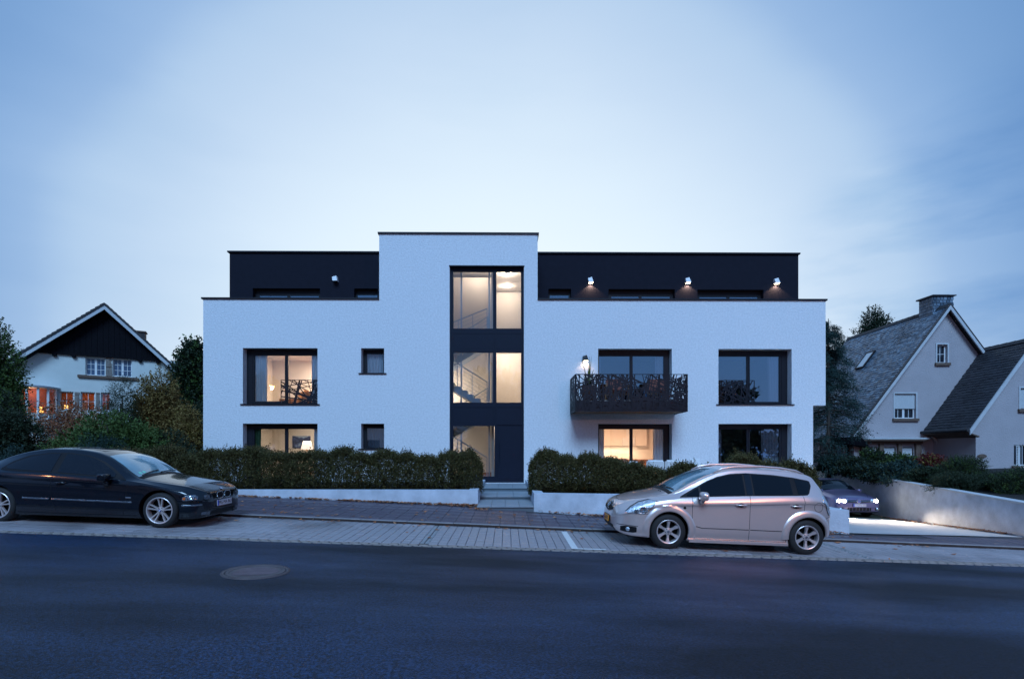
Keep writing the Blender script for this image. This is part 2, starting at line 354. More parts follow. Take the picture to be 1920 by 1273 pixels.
def leaf_mesh(name, cen, axis, length, k, size, matn, parent=None, spread=0.35, aspect=0.5):
    """sprigs: at each centre k leaves strewn along an axis; every leaf a small folded quad"""
    n = len(cen); cen = np.repeat(cen, k, 0); ax = np.repeat(axis, k, 0)
    t = RNG.random((n * k, 1)); ln = length * (0.6 + 0.8 * RNG.random((n * k, 1)))
    rnd = RNG.normal(size=(n * k, 3)); rnd /= np.linalg.norm(rnd, axis=1, keepdims=True)
    p = cen + ax * t * ln + rnd * ln * spread * (1 - 0.5 * t) * 0.5
    d = ax * 0.6 + rnd; d /= np.linalg.norm(d, axis=1, keepdims=True)
    e = np.cross(d, RNG.normal(size=(n * k, 3))); e /= np.linalg.norm(e, axis=1, keepdims=True)
    s = size * (0.6 + 0.8 * RNG.random((n * k, 1)))
    a = p - d * s * 0.5; b = p + e * s * aspect * 0.5; c = p + d * s * 0.5; f = p - e * s * aspect * 0.5
    v = np.stack([a, b, c, f], 1).reshape(-1, 3).astype(np.float32); m = n * k
    me = bpy.data.meshes.new(name); me.vertices.add(4 * m); me.vertices.foreach_set('co', v.ravel())
    me.loops.add(4 * m); me.loops.foreach_set('vertex_index', np.arange(4 * m, dtype=np.int32))
    me.polygons.add(m); me.polygons.foreach_set('loop_start', np.arange(0, 4 * m, 4, dtype=np.int32))
    me.polygons.foreach_set('loop_total', np.full(m, 4, dtype=np.int32))
    slots(me, matn); me.update(calc_edges=True)
    return link(name, me, parent)

def blob_points(blobs, n, fill=0.55):
    """points in a union of ellipsoids, denser towards the surface; returns centres and outward axes"""
    vol = np.array([b[3] * b[4] * b[5] for b in blobs]) ** 0.7; pick = RNG.choice(len(blobs), n, p=vol / vol.sum())
    B = np.array(blobs)[pick]; d = RNG.normal(size=(n, 3)); d /= np.linalg.norm(d, axis=1, keepdims=True)
    r = fill + (1 - fill) * RNG.random((n, 1)) ** 0.7
    c = B[:, :3] + d * B[:, 3:6] * r
    a = d + np.array([0, 0, 0.55]); a /= np.linalg.norm(a, axis=1, keepdims=True)
    return c, a

def shrub(name, label, cat, base, w, dep, h, matn, n=1800, k=12, size=0.06, ln=0.28, nb=14, group=None, seed=1, trunk=0.0, low=0.12, col2=None, aspect=0.5, spread=0.35, fill=0.5):
    rg = np.random.default_rng(seed); root = thing(name, label, cat, base, 0, group)
    blobs = []
    for i in range(nb):
        t = rg.random(); zz = trunk + (h - trunk) * (low + (0.93 - low) * t)
        rad = 1 - 0.55 * t ** 1.5
        an = rg.random() * 6.283; rr = rad * (0.25 + 0.6 * rg.random())
        s = 0.20 + 0.16 * rg.random()
        blobs.append((math.cos(an) * rr * w / 2 * 0.85, math.sin(an) * rr * dep / 2 * 0.85, zz, w * s * 0.8, dep * s * 0.8, (h - trunk) * s * 0.62))
    blobs.append((0, 0, trunk + (h - trunk) * 0.42, w * 0.30, dep * 0.30, (h - trunk) * 0.36))
    c, a = blob_points(blobs, n, fill)
    f = leaf_mesh('foliage', c, a, ln, k, size, matn, root, spread, aspect)
    f['kind'] = 'stuff'
    if col2:
        c, a = blob_points(blobs, n // 4, 0.8); f2 = leaf_mesh('coloured_foliage', c, a, ln, k, size, col2, root, spread, aspect); f2['kind'] = 'stuff'
    m = MB()
    for i in range(9):
        b = blobs[i % len(blobs)]; p0 = Vector((rg.normal() * 0.05, rg.normal() * 0.05, -0.05)); p1 = Vector((b[0] * 0.35, b[1] * 0.35, b[2] * 0.55 + trunk * 0.3)); p2 = Vector(b[:3])
        r0 = (0.03 + 0.018 * h) * (1.0 if i == 0 else 0.5)
        m.tube([p0, p0.lerp(p1, 0.5) + Vector((rg.normal() * 0.04, 0, 0)), p1, p2], 0.03, 6, [r0, r0 * 0.8, r0 * 0.6, r0 * 0.25])
    m.build('trunk', 'bark', root, smooth=True)
    return root
def shrub_at(name, label, cat, cx, top, wpx, d, bz, matn, n, k=12, size=.07, ln=.26, nb=14, **kw):
    """the same shrub from its measured place in the picture"""
    X = (cx - VX) * d / FP; h = CZ + (VY - top) * d / FP - bz
    return shrub(name, label, cat, (X, d, bz), wpx * d / FP, kw.pop('dep', wpx * d / FP * .62), h, matn, n, k, size, ln, nb, **kw)
# ================================================================== GROUND
SL = 0.042
def xs_(X): return SL * max(-45.0, min(45.0, X))
def z_road(X, d): return 0.05 - xs_(X)
def d_edge(X): return 8.8 + 0.046 * X
def z_park(X, d): return 0.054 + 0.02 * (d - 8.8) - xs_(X)
KD = 10.9
def z_walk(X, d): return 0.15 + 0.02 * (d - KD) - xs_(X)
BACK = [(-40, 14.0), (-7.5, 14.0), (0.0, 14.0), (0.7, 13.4), (7.98, 11.8), (8.5, 11.8), (12.95, 12.5), (40, 12.5)]
def d_back(X):
    for (a, da), (b, db) in zip(BACK, BACK[1:]):
        if a <= X <= b: return da + (db - da) * (X - a) / (b - a)
    return BACK[0][1] if X < 0 else BACK[-1][1]

def ribbon(name, Xs, f0, f1, zf, matn, label=None, nd=2, dz=0.0, thick=0.0):
    m = MB(); P = []
    for X in Xs:
        a, b = f0(X), f1(X); P.append([(X, a + (b - a) * j / nd, zf(X, a + (b - a) * j / nd) + dz) for j in range(nd + 1)])
    m.grid([list(r) for r in zip(*P)]); o = m.build(name, matn); tag(o, label, None, None, 'structure'); return o
XS = [-120, -80, -45] + [x for x in range(-44, 45, 2)] + [45, 80, 120]

# broad terrain sheet
m = MB(); P = []
def z_ter(X, Y):
    b = -0.14 - xs_(X)
    if Y > 20 and X < -9: b += min(1.4, (Y - 20) * 0.05)
    return b
for Y in [-400, -200, -100, -60, -30, -14, -4, 4, 9, 12, 16, 19, 22, 26, 30, 36, 45, 70, 120, 220, 400]:
    P.append([(X, Y, z_ter(X, Y)) for X in [-400, -200, -100, -60, -45, -35, -28, -22, -16, -12, -8, -4, 0, 4, 8, 12, 16, 20, 28, 36, 45, 60, 100, 200, 400]])
m.grid(P); tag(m.build('ground', 'grass_soil'), 'dark garden ground behind and around the houses', None, None, 'structure')

# asphalt road with fine aggregate
ma = mat('asphalt', (0.05, 0.052, 0.058), 0.55)
t = ma.node_tree; b = t.nodes['Principled BSDF']; n = t.nodes.new; l = t.links.new
co = n('ShaderNodeTexCoord')
v1 = n('ShaderNodeTexVoronoi'); v1.inputs['Scale'].default_value = 90; l(co.outputs['Object'], v1.inputs['Vector'])
z1 = n('ShaderNodeTexNoise'); z1.inputs['Scale'].default_value = 42; z1.inputs['Detail'].default_value = 8; z1.inputs['Roughness'].default_value = 0.75; l(co.outputs['Object'], z1.inputs['Vector'])
z2 = n('ShaderNodeTexNoise'); z2.inputs['Scale'].default_value = 1.0; z2.inputs['Detail'].default_value = 4
mpn = n('ShaderNodeMapping'); mpn.inputs['Scale'].default_value = (0.22, 0.75, 1); mpn.inputs['Location'].default_value = (1.7, 0.3, 0)
l(co.outputs['Object'], mpn.inputs[0]); l(mpn.outputs[0], z2.inputs['Vector'])
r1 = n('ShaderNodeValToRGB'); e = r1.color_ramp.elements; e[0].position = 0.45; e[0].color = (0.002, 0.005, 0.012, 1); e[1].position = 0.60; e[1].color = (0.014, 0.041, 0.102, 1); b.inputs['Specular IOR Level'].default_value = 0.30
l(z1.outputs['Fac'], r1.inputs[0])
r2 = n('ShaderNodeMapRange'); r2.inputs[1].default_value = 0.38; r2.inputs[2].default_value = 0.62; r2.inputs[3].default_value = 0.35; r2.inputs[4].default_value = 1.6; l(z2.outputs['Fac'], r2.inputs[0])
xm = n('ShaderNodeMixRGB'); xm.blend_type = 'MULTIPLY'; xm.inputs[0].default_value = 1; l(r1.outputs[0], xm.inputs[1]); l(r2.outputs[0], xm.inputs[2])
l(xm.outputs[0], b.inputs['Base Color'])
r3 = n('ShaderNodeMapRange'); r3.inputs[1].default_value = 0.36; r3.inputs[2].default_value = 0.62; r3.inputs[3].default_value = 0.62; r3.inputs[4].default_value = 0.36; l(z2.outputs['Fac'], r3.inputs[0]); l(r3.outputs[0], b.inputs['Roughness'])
ash = n('ShaderNodeMath'); ash.operation = 'ADD'; l(v1.outputs['Distance'], ash.inputs[0]); l(z1.outputs['Fac'], ash.inputs[1])
bp = n('ShaderNodeBump'); bp.inputs['Strength'].default_value = 0.8; bp.inputs['Distance'].default_value = 0.012; l(ash.outputs[0], bp.inputs['Height']); l(bp.outputs[0], b.inputs['Normal'])
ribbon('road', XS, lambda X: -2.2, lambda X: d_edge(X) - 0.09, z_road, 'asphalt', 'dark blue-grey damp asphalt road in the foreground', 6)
road = bpy.data.objects['road']
ribbon('opposite_pavement', XS, lambda X: -6.5, lambda X: -2.2, lambda X, d: z_road(X, d) + 0.12, 'concrete', 'pavement on the near side of the road', 1)

# sand beds
ribbon('parking_strip', XS, lambda X: d_edge(X) - 0.09, lambda X: KD - 0.01, lambda X, d: z_park(X, d) - 0.012, 'joint_sand', 'block paved parking strip between kerb and asphalt', 3)
park = bpy.data.objects['parking_strip']
ribbon('pavement', [x * 0.5 for x in range(-60, 60)], lambda X: KD, lambda X: d_back(X) + 0.05, lambda X, d: z_walk(X, d) - 0.010, 'joint_sand', 'pavement of purplish slabs in front of the planters', 4)
walk = bpy.data.objects['pavement']

def brick_mesh(name, w, d, h, matn, bev=0.006):
    m = MB(); a, b = w / 2, d / 2
    m.hexa([(-a, -b, -h), (a, -b, -h), (a, b, -h), (-a, b, -h)], [(-a, -b, -bev), (a, -b, -bev), (a, b, -bev), (-a, b, -bev)])
    m.f.pop(1); m.mi.pop(1)
    i = m.verts([(-a + bev, -b + bev, 0), (a - bev, -b + bev, 0), (a - bev, b - bev, 0), (-a + bev, b - bev, 0)])
    m.face([i, i + 1, i + 2, i + 3])
    for q in range(4): r = (q + 1) % 4; m.face([4 + q, 4 + r, i + r, i + q])
    me = bpy.data.meshes.new(name); me.from_pydata(m.v, [], m.f); slots(me, matn); return me
def lay(name, me, spots, parent, limit, joined_name, rest=True):
    """spots: (X, d, z, tilt, rz). The nearest `limit` become parts, the others one joined part."""
    def weight(s): return abs(s[0]) * 0.55 + s[1] * 1.2 + (60 if abs(s[0]) > s[1] * 1.02 + 0.3 else 0)
    spots = sorted(spots, key=weight)
    for (X, d, z, tl, rz) in spots[:limit]:
        o = link(name, me, parent, (X, d, z), (0.02 + tl, SL + tl * 0.6, rz))
    if rest and len(spots) > limit:
        m = MB(); nv = [v.co.copy() for v in me.vertices]; fs = [tuple(p.vertices) for p in me.polygons]
        for (X, d, z, tl, rz) in spots[limit:]:
            M = Matrix.Translation((X, d, z)) @ Matrix.Rotation(rz, 4, 'Z') @ Matrix.Rotation(SL + tl * 0.6, 4, 'Y') @ Matrix.Rotation(0.02 + tl, 4, 'X')
            b = m.verts([M @ v for v in nv])
            for f in fs: m.face([b + i for i in f])
        o = m.build(joined_name, [me.materials[0].name], parent); o['kind'] = 'stuff'
slab = brick_mesh('paving_slab', 0.322, 0.488, 0.03, 'slab_stone', 0.004)
sp = []
for i in range(-36, 46):
    for j in range(7):
        X = i * 0.33 + 0.02; d = KD + 0.13 + 0.25 + j * 0.497
        if d + 0.26 > d_back(X) + 0.03: continue
        sp.append((X, d, z_walk(X, d) + random.uniform(-0.002, 0.003), random.uniform(-0.004, 0.004), 0))
lay('paving_slab', slab, sp, walk, 300, 'distant_paving_slabs')
pav = brick_mesh('paving_block', 0.154, 0.232, 0.03, 'paver_stone', 0.005)
drains = [(-1.458, 0.17), (6.642, 0.17)]
sp = []
for i in range(-66, 78):
    X = i * 0.162; a_, b_ = d_edge(X) + 0.150, KD - 0.01; nr_ = round((b_ - a_) / .238); st_ = (b_ - a_) / nr_
    for j in range(nr_):
        d = b_ - st_ * (j + .5)
        if any(abs(X - dx) < 0.083 for dx, _ in drains): continue
        sp.append((X, d, z_park(X, d) + random.uniform(-0.002, 0.003), random.uniform(-0.006, 0.006), 0))
lay('paving_block', pav, sp, park, 300, 'distant_paving_blocks')
cob = brick_mesh('gutter_stone', 0.158, 0.105, 0.03, 'gutter_stone', 0.012)
sp = []
for i in range(-58, 66):
    for j in range(2):
        X = i * 0.17 + (0.085 if j else 0) + random.uniform(-0.006, 0.006); d = d_edge(X) - 0.03 + j * 0.118
        sp.append((X, d, z_park(X, d) + random.uniform(-0.004, 0.006), random.uniform(-0.02, 0.02), random.uniform(-0.04, 0.04) + 0.046))
lay('gutter_stone', cob, sp, park, 300, 'distant_gutter_stones')
cb = brick_mesh('drain_cobble', 0.074, 0.085, 0.03, 'gutter_stone', 0.012)
m = MB(); fs = [tuple(p.vertices) for p in cb.polygons]
for dx, _ in drains:
    for j in range(20):
        for k in range(2):
            X = dx - 0.045 + k * 0.09; d = KD - 0.08 - j * 0.095
            if d < d_edge(X) + 0.16: continue
            M = Matrix.Translation((X, d, z_park(X, d) + random.uniform(-0.004, 0.004))) @ Matrix.Rotation(random.uniform(-.1, .1), 4, 'Z') @ Matrix.Rotation(SL, 4, 'Y')
            b = m.verts([M @ v.co for v in cb.vertices])
            for f in fs: m.face([b + i for i in f])
mat('drain_stone', (0.22, 0.23, 0.24), .6, vary=(9, .3)); o = m.build('drain_cobbles', 'drain_stone', park); o['kind'] = 'stuff'
kb = brick_mesh('kerb_stone', 0.995, 0.125, 0.10, 'kerb_stone', 0.010); kb.materials.append(mat('kerb_face', (0.035, 0.022, 0.018), 0.9, vary=(8, .4)))  # darker brown for the upright long faces of the kerb
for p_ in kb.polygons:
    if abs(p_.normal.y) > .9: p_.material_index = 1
for i in range(-13, 15):
    X = i * 1.0 + 0.35; o = link('kerb_stone', kb, walk, (X, KD + 0.055, z_walk(X, KD) + 0.004 + random.uniform(-0.002, 0.002)), (0.01, SL, random.uniform(-0.002, 0.002)))

# white bay marking: a bar towards the kerb with a short foot
m = MB()
def mark(poly):
    i = m.verts([(X, d, z_park(X, d) + 0.008) for X, d in poly]); m.face(range(i, i + len(poly)))
def gp(px, py, zf):
    d = 9.5
    for _ in range(30):
        X = (px - VX) * d / FP; h = CZ - zf(X, d); d = h * FP / (py - VY)
    return (px - VX) * d / FP, d
zp4 = lambda X, d: z_park(X, d) + 0.008
a_, b_ = gp(1052, 996, zp4); c_, d_ = gp(1080, 1027.5, zp4)
mark([(a_, b_), (a_ + 0.12, b_), (a_ + 0.12, d_ + 0.02), (a_, d_ + 0.02)][::-1])
mark([(a_, d_ + 0.018), (a_ + 0.62, d_ + 0.045), (a_ + 0.62, d_ - 0.045), (a_, d_ - 0.065)][::-1])
tag(m.build('parking_marking', 'white_paint', park), None)

# manhole cover in the asphalt
mx_, my_ = gp(480, 1072, z_road)
mat('infill', (.11, .08, .09), .8, bump=(40, .5, .01), vary=(6, .35))
root = thing('manhole_cover', 'round iron manhole cover with worn concrete centre set in the asphalt', 'manhole cover', (mx_, my_, z_road(mx_, my_)), 0); root.rotation_euler = (0, SL, 0)
root.scale = (.93, .93, 1)
MB().lathe([(0.385, -0.02), (0.385, 0.008), (0.392, 0.012), (0.425, 0.012), (0.435, 0.004), (0.435, -0.02)], 64).build('ring', 'cast_iron', root)
m = MB(); m.lathe([(0.0, 0.006), (0.33, 0.006), (0.335, 0.012), (0.372, 0.012), (0.376, 0.0), (0.376, -0.02)], 64)
o = m.build('lid', 'cast_iron', root)
m = MB(); pts = []
for k in range(48):
    t_ = k / 48 * 6.283; rr = 0.30 * (0.86 + 0.10 * math.sin(2 * t_ + 0.6) + 0.07 * math.sin(3 * t_ + 2)); pts.append((rr * math.cos(t_), rr * math.sin(t_), 0.0095))
i = m.verts(pts); m.face(range(i, i + 48)); m.build('concrete_infill', 'infill', root)
m = MB()
for k in range(72):
    t_ = k / 72 * 6.283; c, s = math.cos(t_), math.sin(t_); m.bar((c * 0.410, s * 0.410, 0.0135), (c * 0.426, s * 0.426, 0.0135), 0.012, 0.004)
o = m.build('ring_teeth', 'cast_iron', root); o['kind'] = 'stuff'

# driveway down to the right of the building
def z_drive(X, d):
    a = z_walk(X, 12.2); return min(a, a - 0.05 * (d - 12.2)) + 0.01
m = MB(); P = []
for q in range(13):
    f = q / 12; d0 = 12 + 18 * f
    xl = 8.02 if d0 < 19.6 else 12.0; xr = 13.0 + (d0 - 12.9) * 0.245
    row = []
    for k in range(9):
        X = xl + (xr - xl) * k / 8; dd = d0 + (d_back(X) + 0.02 - 12) * (1 - f) ** 3
        row.append((X, dd, z_drive(X, dd)))
    P.append(row)
m.grid(P); tag(m.build('driveway', 'concrete'), 'pale concrete driveway lit by headlights', None, None, 'structure')

# ------------------------------------------------------------------ planters, steps
def wall_run(m, pts, th, ztop, side=1):
    """pts: list of (X, Y, zbase); offset to the inside by th with mitred corners"""
    n = len(pts); off = []
    for i in range(n):
        p = Vector(pts[i][:2]); ns = []
        if i: d = (p - Vector(pts[i - 1][:2])).normalized(); ns.append(Vector((-d.y, d.x)))
        if i < n - 1: d = (Vector(pts[i + 1][:2]) - p).normalized(); ns.append(Vector((-d.y, d.x)))
        nn = sum(ns, Vector((0, 0))) / len(ns); nn = nn / max(0.3, nn.length_squared); off.append(p + nn * th * side)
    tops = ztop if isinstance(ztop, (list, tuple)) else [ztop] * n
    b = len(m.v)
    for (x, y, zb), o_, zt in zip(pts, off, tops): m.verts([(x, y, zb), (x, y, zt), (o_.x, o_.y, zt), (o_.x, o_.y, zb)])
    for i in range(n - 1):
        for k in range(3):
            q = [b + 4 * i + k, b + 4 * (i + 1) + k, b + 4 * (i + 1) + k + 1, b + 4 * i + k + 1]; m.face(q if side > 0 else q[::-1])
    m.face([b, b + 1, b + 2, b + 3]); e = b + 4 * (n - 1); m.face([e + 3, e + 2, e + 1, e])
FD = 19.8
root = thing('planter_wall', 'low pale rendered planter wall left of the entrance steps', 'planter', (0, 0, 0), 0, 'rendered planters either side of the steps')
m = MB(); xR = Pt(896, 919, 14.0).x; xRb = Pt(910, 899, 19.6).x
wall_run(m, [(-13.5, 14.0, 0.5), (xR, 14.0, 0.0), (xRb, 19.62, 0.2)], 0.26, [0.70, 0.69, 0.69])
m.build('wall', 'planter_render', root, fix=True)
m = MB(); i = m.verts([(-13.5, 14.2, 0.60), (xR - 0.2, 14.2, 0.60), (xRb - 0.2, 19.7, 0.60), (-13.5, 19.7, 0.60)]); m.face(range(i, i + 4)); m.build('soil', 'soil', root)
root = thing('planter_wall', 'low pale rendered planter wall right of the entrance steps behind the silver car', 'planter', (0, 0, 0), 0, 'rendered planters either side of the steps')
m = MB(); xl1 = Pt(1001, 925, 13.4).x; xl0 = Pt(985, 899, 19.6).x
wall_run(m, [(xl0, 19.62, 0.2), (xl1, 13.4, -0.05), (5.6, 12.32, -0.3)], 0.26, [0.69, 0.65, 0.66])
m.build('wall', 'planter_render', root, fix=True)
m = MB(); i = m.verts([(xl0 + .2, 19.7, 0.54), (xl1 + .2, 13.6, 0.54), (5.6, 12.5, 0.54), (5.6, 19.7, 0.54)]); m.face(range(i, i + 4)); m.build('soil', 'soil', root)
m = MB(); wall_run(m, [(5.63, 12.31, -0.3), (7.98, 11.8, -0.4), (8.0, 19.4, -0.9)], 0.26, [0.42, 0.385, 0.385]); m.build('lower_wall', 'planter_render', root, fix=True)
m = MB(); i = m.verts([(5.63, 12.5, 0.33), (7.75, 12.0, 0.33), (7.75, 19.6, 0.33), (5.63, 19.7, 0.33)]); m.face(range(i, i + 4)); m.build('lower_soil', 'grass_soil', root)

root = thing('entrance_steps', 'three broad grey concrete steps up to the dark entrance door', 'steps', (0, 0, 0))
tops = [(0.537, 17.3, 19.75), (0.415, 15.25, 17.3), (0.31, 13.35, 15.25)]
for k, (zt, y0, y1) in enumerate(tops):
    nsl = 3 if k < 2 else 4
    for q in range(nsl):
        def xlf(Y): return xR + (xRb - xR) * (Y - 14.0) / 5.62 + 0.004
        def xrf(Y): return xl1 + (xl0 - xl1) * (Y - 13.4) / 6.2 - 0.004
        a0, a1 = q / nsl, (q + 1) / nsl; g = 0.003
        Y0, Y1 = y0, y1 + (0.03 if k else 0)
        x00 = xlf(Y0) + (xrf(Y0) - xlf(Y0)) * a0 + g; x01 = xlf(Y0) + (xrf(Y0) - xlf(Y0)) * a1 - g
        x10 = xlf(Y1) + (xrf(Y1) - xlf(Y1)) * a0 + g; x11 = xlf(Y1) + (xrf(Y1) - xlf(Y1)) * a1 - g
        m = MB(); zb = zt - 0.035
        m.hexa([(x00, Y0, zb), (x01, Y0, zb), (x11, Y1 - .001, zb), (x10, Y1 - .001, zb)], [(x00, Y0, zt), (x01, Y0, zt), (x11, Y1 - .001, zt), (x10, Y1 - .001, zt)])
        bevel_obj(m.build('step_slab', 'step_concrete', root), 0.005)
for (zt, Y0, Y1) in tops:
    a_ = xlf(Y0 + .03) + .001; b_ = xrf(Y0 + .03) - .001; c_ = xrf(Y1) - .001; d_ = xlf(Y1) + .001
    m = MB(); m.hexa([(a_, Y0 + .03, -.1), (b_, Y0 + .03, -.1), (c_, Y1 + .02, -.1), (d_, Y1 + .02, -.1)], [(a_, Y0 + .03, zt - .036), (b_, Y0 + .03, zt - .036), (c_, Y1 + .02, zt - .036), (d_, Y1 + .02, zt - .036)]); m.build('riser', 'riser_shade', root)

# retaining wall with coping, right of the driveway
root = thing('retaining_wall', 'long rendered retaining wall climbing beside the driveway below the grey houses', 'wall')
m = MB(); w0 = Vector((12.95, 12.42)); w1 = Vector((18.5, 35.0))
def wtop(d): return 0.42 + (d - 12.95) * 0.0385
m.hexa([(w0.x, w0.y, -1.2), (w1.x, w1.y, -2.4), (w1.x + .25, w1.y, -2.4), (w0.x + .25, w0.y, -1.2)], [(w0.x, w0.y, wtop(w0.y)), (w1.x, w1.y, wtop(w1.y)), (w1.x + .25, w1.y, wtop(w1.y)), (w0.x + .25, w0.y, wtop(w0.y))])
m.build('wall', 'planter_render', root, fix=True)
m = MB(); e = 0.03
m.hexa([(w0.x - e, w0.y - e, wtop(w0.y)), (w1.x - e, w1.y, wtop(w1.y)), (w1.x + .28, w1.y, wtop(w1.y)), (w0.x + .28, w0.y - e, wtop(w0.y))],
       [(w0.x - e, w0.y - e, wtop(w0.y) + .05), (w1.x - e, w1.y, wtop(w1.y) + .05), (w1.x + .28, w1.y, wtop(w1.y) + .05), (w0.x + .28, w0.y - e, wtop(w0.y) + .05)])
m.build('coping', 'trim_pale', root, fix=True)
m = MB(); m.box(13.21, 26, 12.43, 12.7, -1.2, 0.39); m.build('street_wall', 'planter_render', root)
# raised garden bank behind it
m = MB(); P = []
for Y in [12.75, 16, 19, 22, 26, 30, 34]:
    x0 = w0.x + (Y - w0.y) * 0.247 + 0.24
    P.append([(x0 + (40 - x0) * k / 6, Y, wtop(Y) - 0.08 + min(0.5, k * 0.12)) for k in range(7)])
m.grid(P); tag(m.build('garden_ground', 'soil'), 'raised garden soil above the retaining wall', None, None, 'structure')

# ================================================================== APARTMENT BUILDING
TH = R(0.5)
F = Plane(0, FD, TH)
bld = thing('apartment_building', 'modern white rendered apartment block with dark set-back top floor and tall stair window', 'building', (0, FD, 0), TH)
def U(px, py=700): return F(px, py)[0]
def Z(py, px=950): return F(px, py)[1]
uL, uR, uRl = U(381), U(1548), U(1524.5)
zPar = F(381, 561)[1]; zTow = F(860, 439.5)[1]; uT0, uT1 = U(711), U(1008)
zOv = F(1540, 760)[1]
GF, FF, PF = 0.54, 3.60, 6.52        # floor levels
op = {}                                # openings on the facade: name -> (u0, u1, z0, z1)
def rect(px0, px1, py0, py1): return (U(px0, py0), U(px1, py0), F(px0, py1)[1], F(px0, py0)[1])
op['upper_left'] = rect(455.3, 595.4, 652.5, 757.5)
op['lower_left'] = rect(455.3, 595.4, 794, 905)
op['upper_small'] = rect(677, 720.3, 652.8, 699.5)
op['lower_small'] = rect(677, 720.3, 794.2, 841)
op['stair'] = rect(843, 982.4, 499.4, 905)
op['upper_balcony'] = rect(1121.5, 1259.8, 653.8, 757.5)
op['lower_terrace'] = rect(1121.5, 1259.8, 794.2, 905)
op['upper_right'] = rect(1347, 1484.4, 654.2, 757.8)
op['lower_right'] = rect(1347, 1484.4, 794.4, 905)
xs = [uL, uR, uRl, uT0, uT1]; zs = [-1.0, zPar, zTow, zOv]
for a in op.values(): xs += a[:2]; zs += a[2:]
def solid(x, z):
    if z > zPar and not (uT0 < x < uT1): return False
    if x > uRl and z < zOv: return False
    for (a, b_, c, d_) in op.values():
        if a < x < b_ and c < z < d_: return False
    return True
m = MB(); m.sheet(xs, zs, solid, 0.0, 0.36); m.build('facade_wall', 'white_render', bld)
# other outside walls
DEP = 11.0
m = MB(); m.box(uL, uL + .3, 0.361, DEP, -1, zPar); m.build('side_wall', 'white_render', bld)
m = MB(); m.box(uRl - .3, uRl, 0.361, DEP, -2.5, zOv - 0.001); m.build('side_wall', 'white_render', bld)
m = MB(); m.box(uR - .3, uR, 0.361, DEP, zOv, zPar); m.build('side_wall', 'white_render', bld)
m = MB(); m.box(uL, uR, DEP, DEP + .3, -2.5, zPar); m.build('rear_wall', 'white_render', bld)
m = MB(); m.box(uRl - 0.2, uR - .301, 0.361, DEP, zOv, zOv + 0.25); m.build('overhang_soffit', 'white_render', bld)
m = MB(); m.box(uL + .3, uR - .3, 0.361, DEP, PF - .25, PF); m.build('terrace_slab', 'concrete', bld)
m = MB(); m.box(uL + .3, uRl - .3, 0.361, DEP, FF - .28, FF - .02); m.build('upper_floor', 'inner_floor', bld)
m = MB(); m.box(uL + .3, uRl - .3, 0.361, DEP, GF - .3, GF - .02); m.build('lower_floor', 'inner_floor', bld)
def coping(x0, x1, y0, y1, z): m = MB(); m.box(x0, x1, y0, y1, z, z + 0.062); return m.build('parapet_coping', 'dark_metal', bld)
coping(uL - .06, uT0 - 0.0, -.05, .40, zPar + .001); coping(uT1, uR + .05, -.05, .40, zPar + .001)
coping(uL - .06, uL + .34, .401, DEP + .3, zPar + .001); coping(uR - .34, uR + .05, .401, DEP + .3, zPar + .001)
coping(uT0 - .05, uT1 + .05, -.05, 6.0, zTow + .001)
m = MB(); m.box(uT0, uT0 + .3, .361, 6, PF, zTow); m.build('tower_wall', 'white_render', bld)
m = MB(); m.box(uT1 - .3, uT1, .361, 6, PF, zTow); m.build('tower_wall', 'white_render', bld)
m = MB(); m.box(uT0 + .3, uT1 - .3, 5.7, 6, PF, zTow); m.build('tower_wall', 'white_render', bld)
# penthouse, set back
SB = 1.6
def FS(px, py): return F(px, py, SB)
zPt = FS(430, 474)[1]
pu0, pu1 = FS(430.5, 480)[0], FS(1497, 480)[0]
pw = {}
for nm, (a, b_, t_) in {'wide': (473.8, 600, 540.5), 'small': (664, 708.5, 541), 'small_b': (1028.3, 1070.9, 541.5), 'wide_b': (1140.9, 1265.4, 542), 'wide_c': (1307.7, 1431.7, 543)}.items():
    pw[nm] = (FS(a, t_)[0], FS(b_, t_)[0], PF + (0.95 if 'small' in nm else 0.0), FS(a, t_)[1])
xs = [pu0, pu1, uT0 + .02, uT1 - .02]; zs = [PF, zPt]
for a in pw.values(): xs += a[:2]; zs += a[2:]
def solid2(x, z):
    if uT0 + .02 < x < uT1 - .02: return False
    return not any(a < x < b_ and c < z < d_ for (a, b_, c, d_) in pw.values())
for s0, s1 in ((-99, uT0 + .02), (uT1 - .02, 99)):
    m = MB(); m.sheet(xs, zs, lambda x, z: s0 < x < s1 and solid2(x, z), SB, SB + .3); m.build('penthouse_wall', 'dark_render', bld)
for (a, b_) in ((pu0, pu0 + .3), (pu1 - .3, pu1)):
    m = MB(); m.box(a, b_, SB + .301, DEP - 1, PF, zPt); m.build('penthouse_wall', 'dark_render', bld)
m = MB(); m.box(pu0, pu1, DEP - 1, DEP - .7, PF, zPt); m.build('penthouse_wall', 'dark_render', bld)
m = MB(); m.box(pu0 - .07, uT0 - .001, SB - .07, DEP - .6, zPt + .001, zPt + .06); m.build('penthouse_roof', 'dark_metal', bld)
m = MB(); m.box(uT1 + .001, pu1 + .05, SB - .07, DEP - .6, zPt + .001, zPt + .06); m.build('penthouse_roof', 'dark_metal', bld)

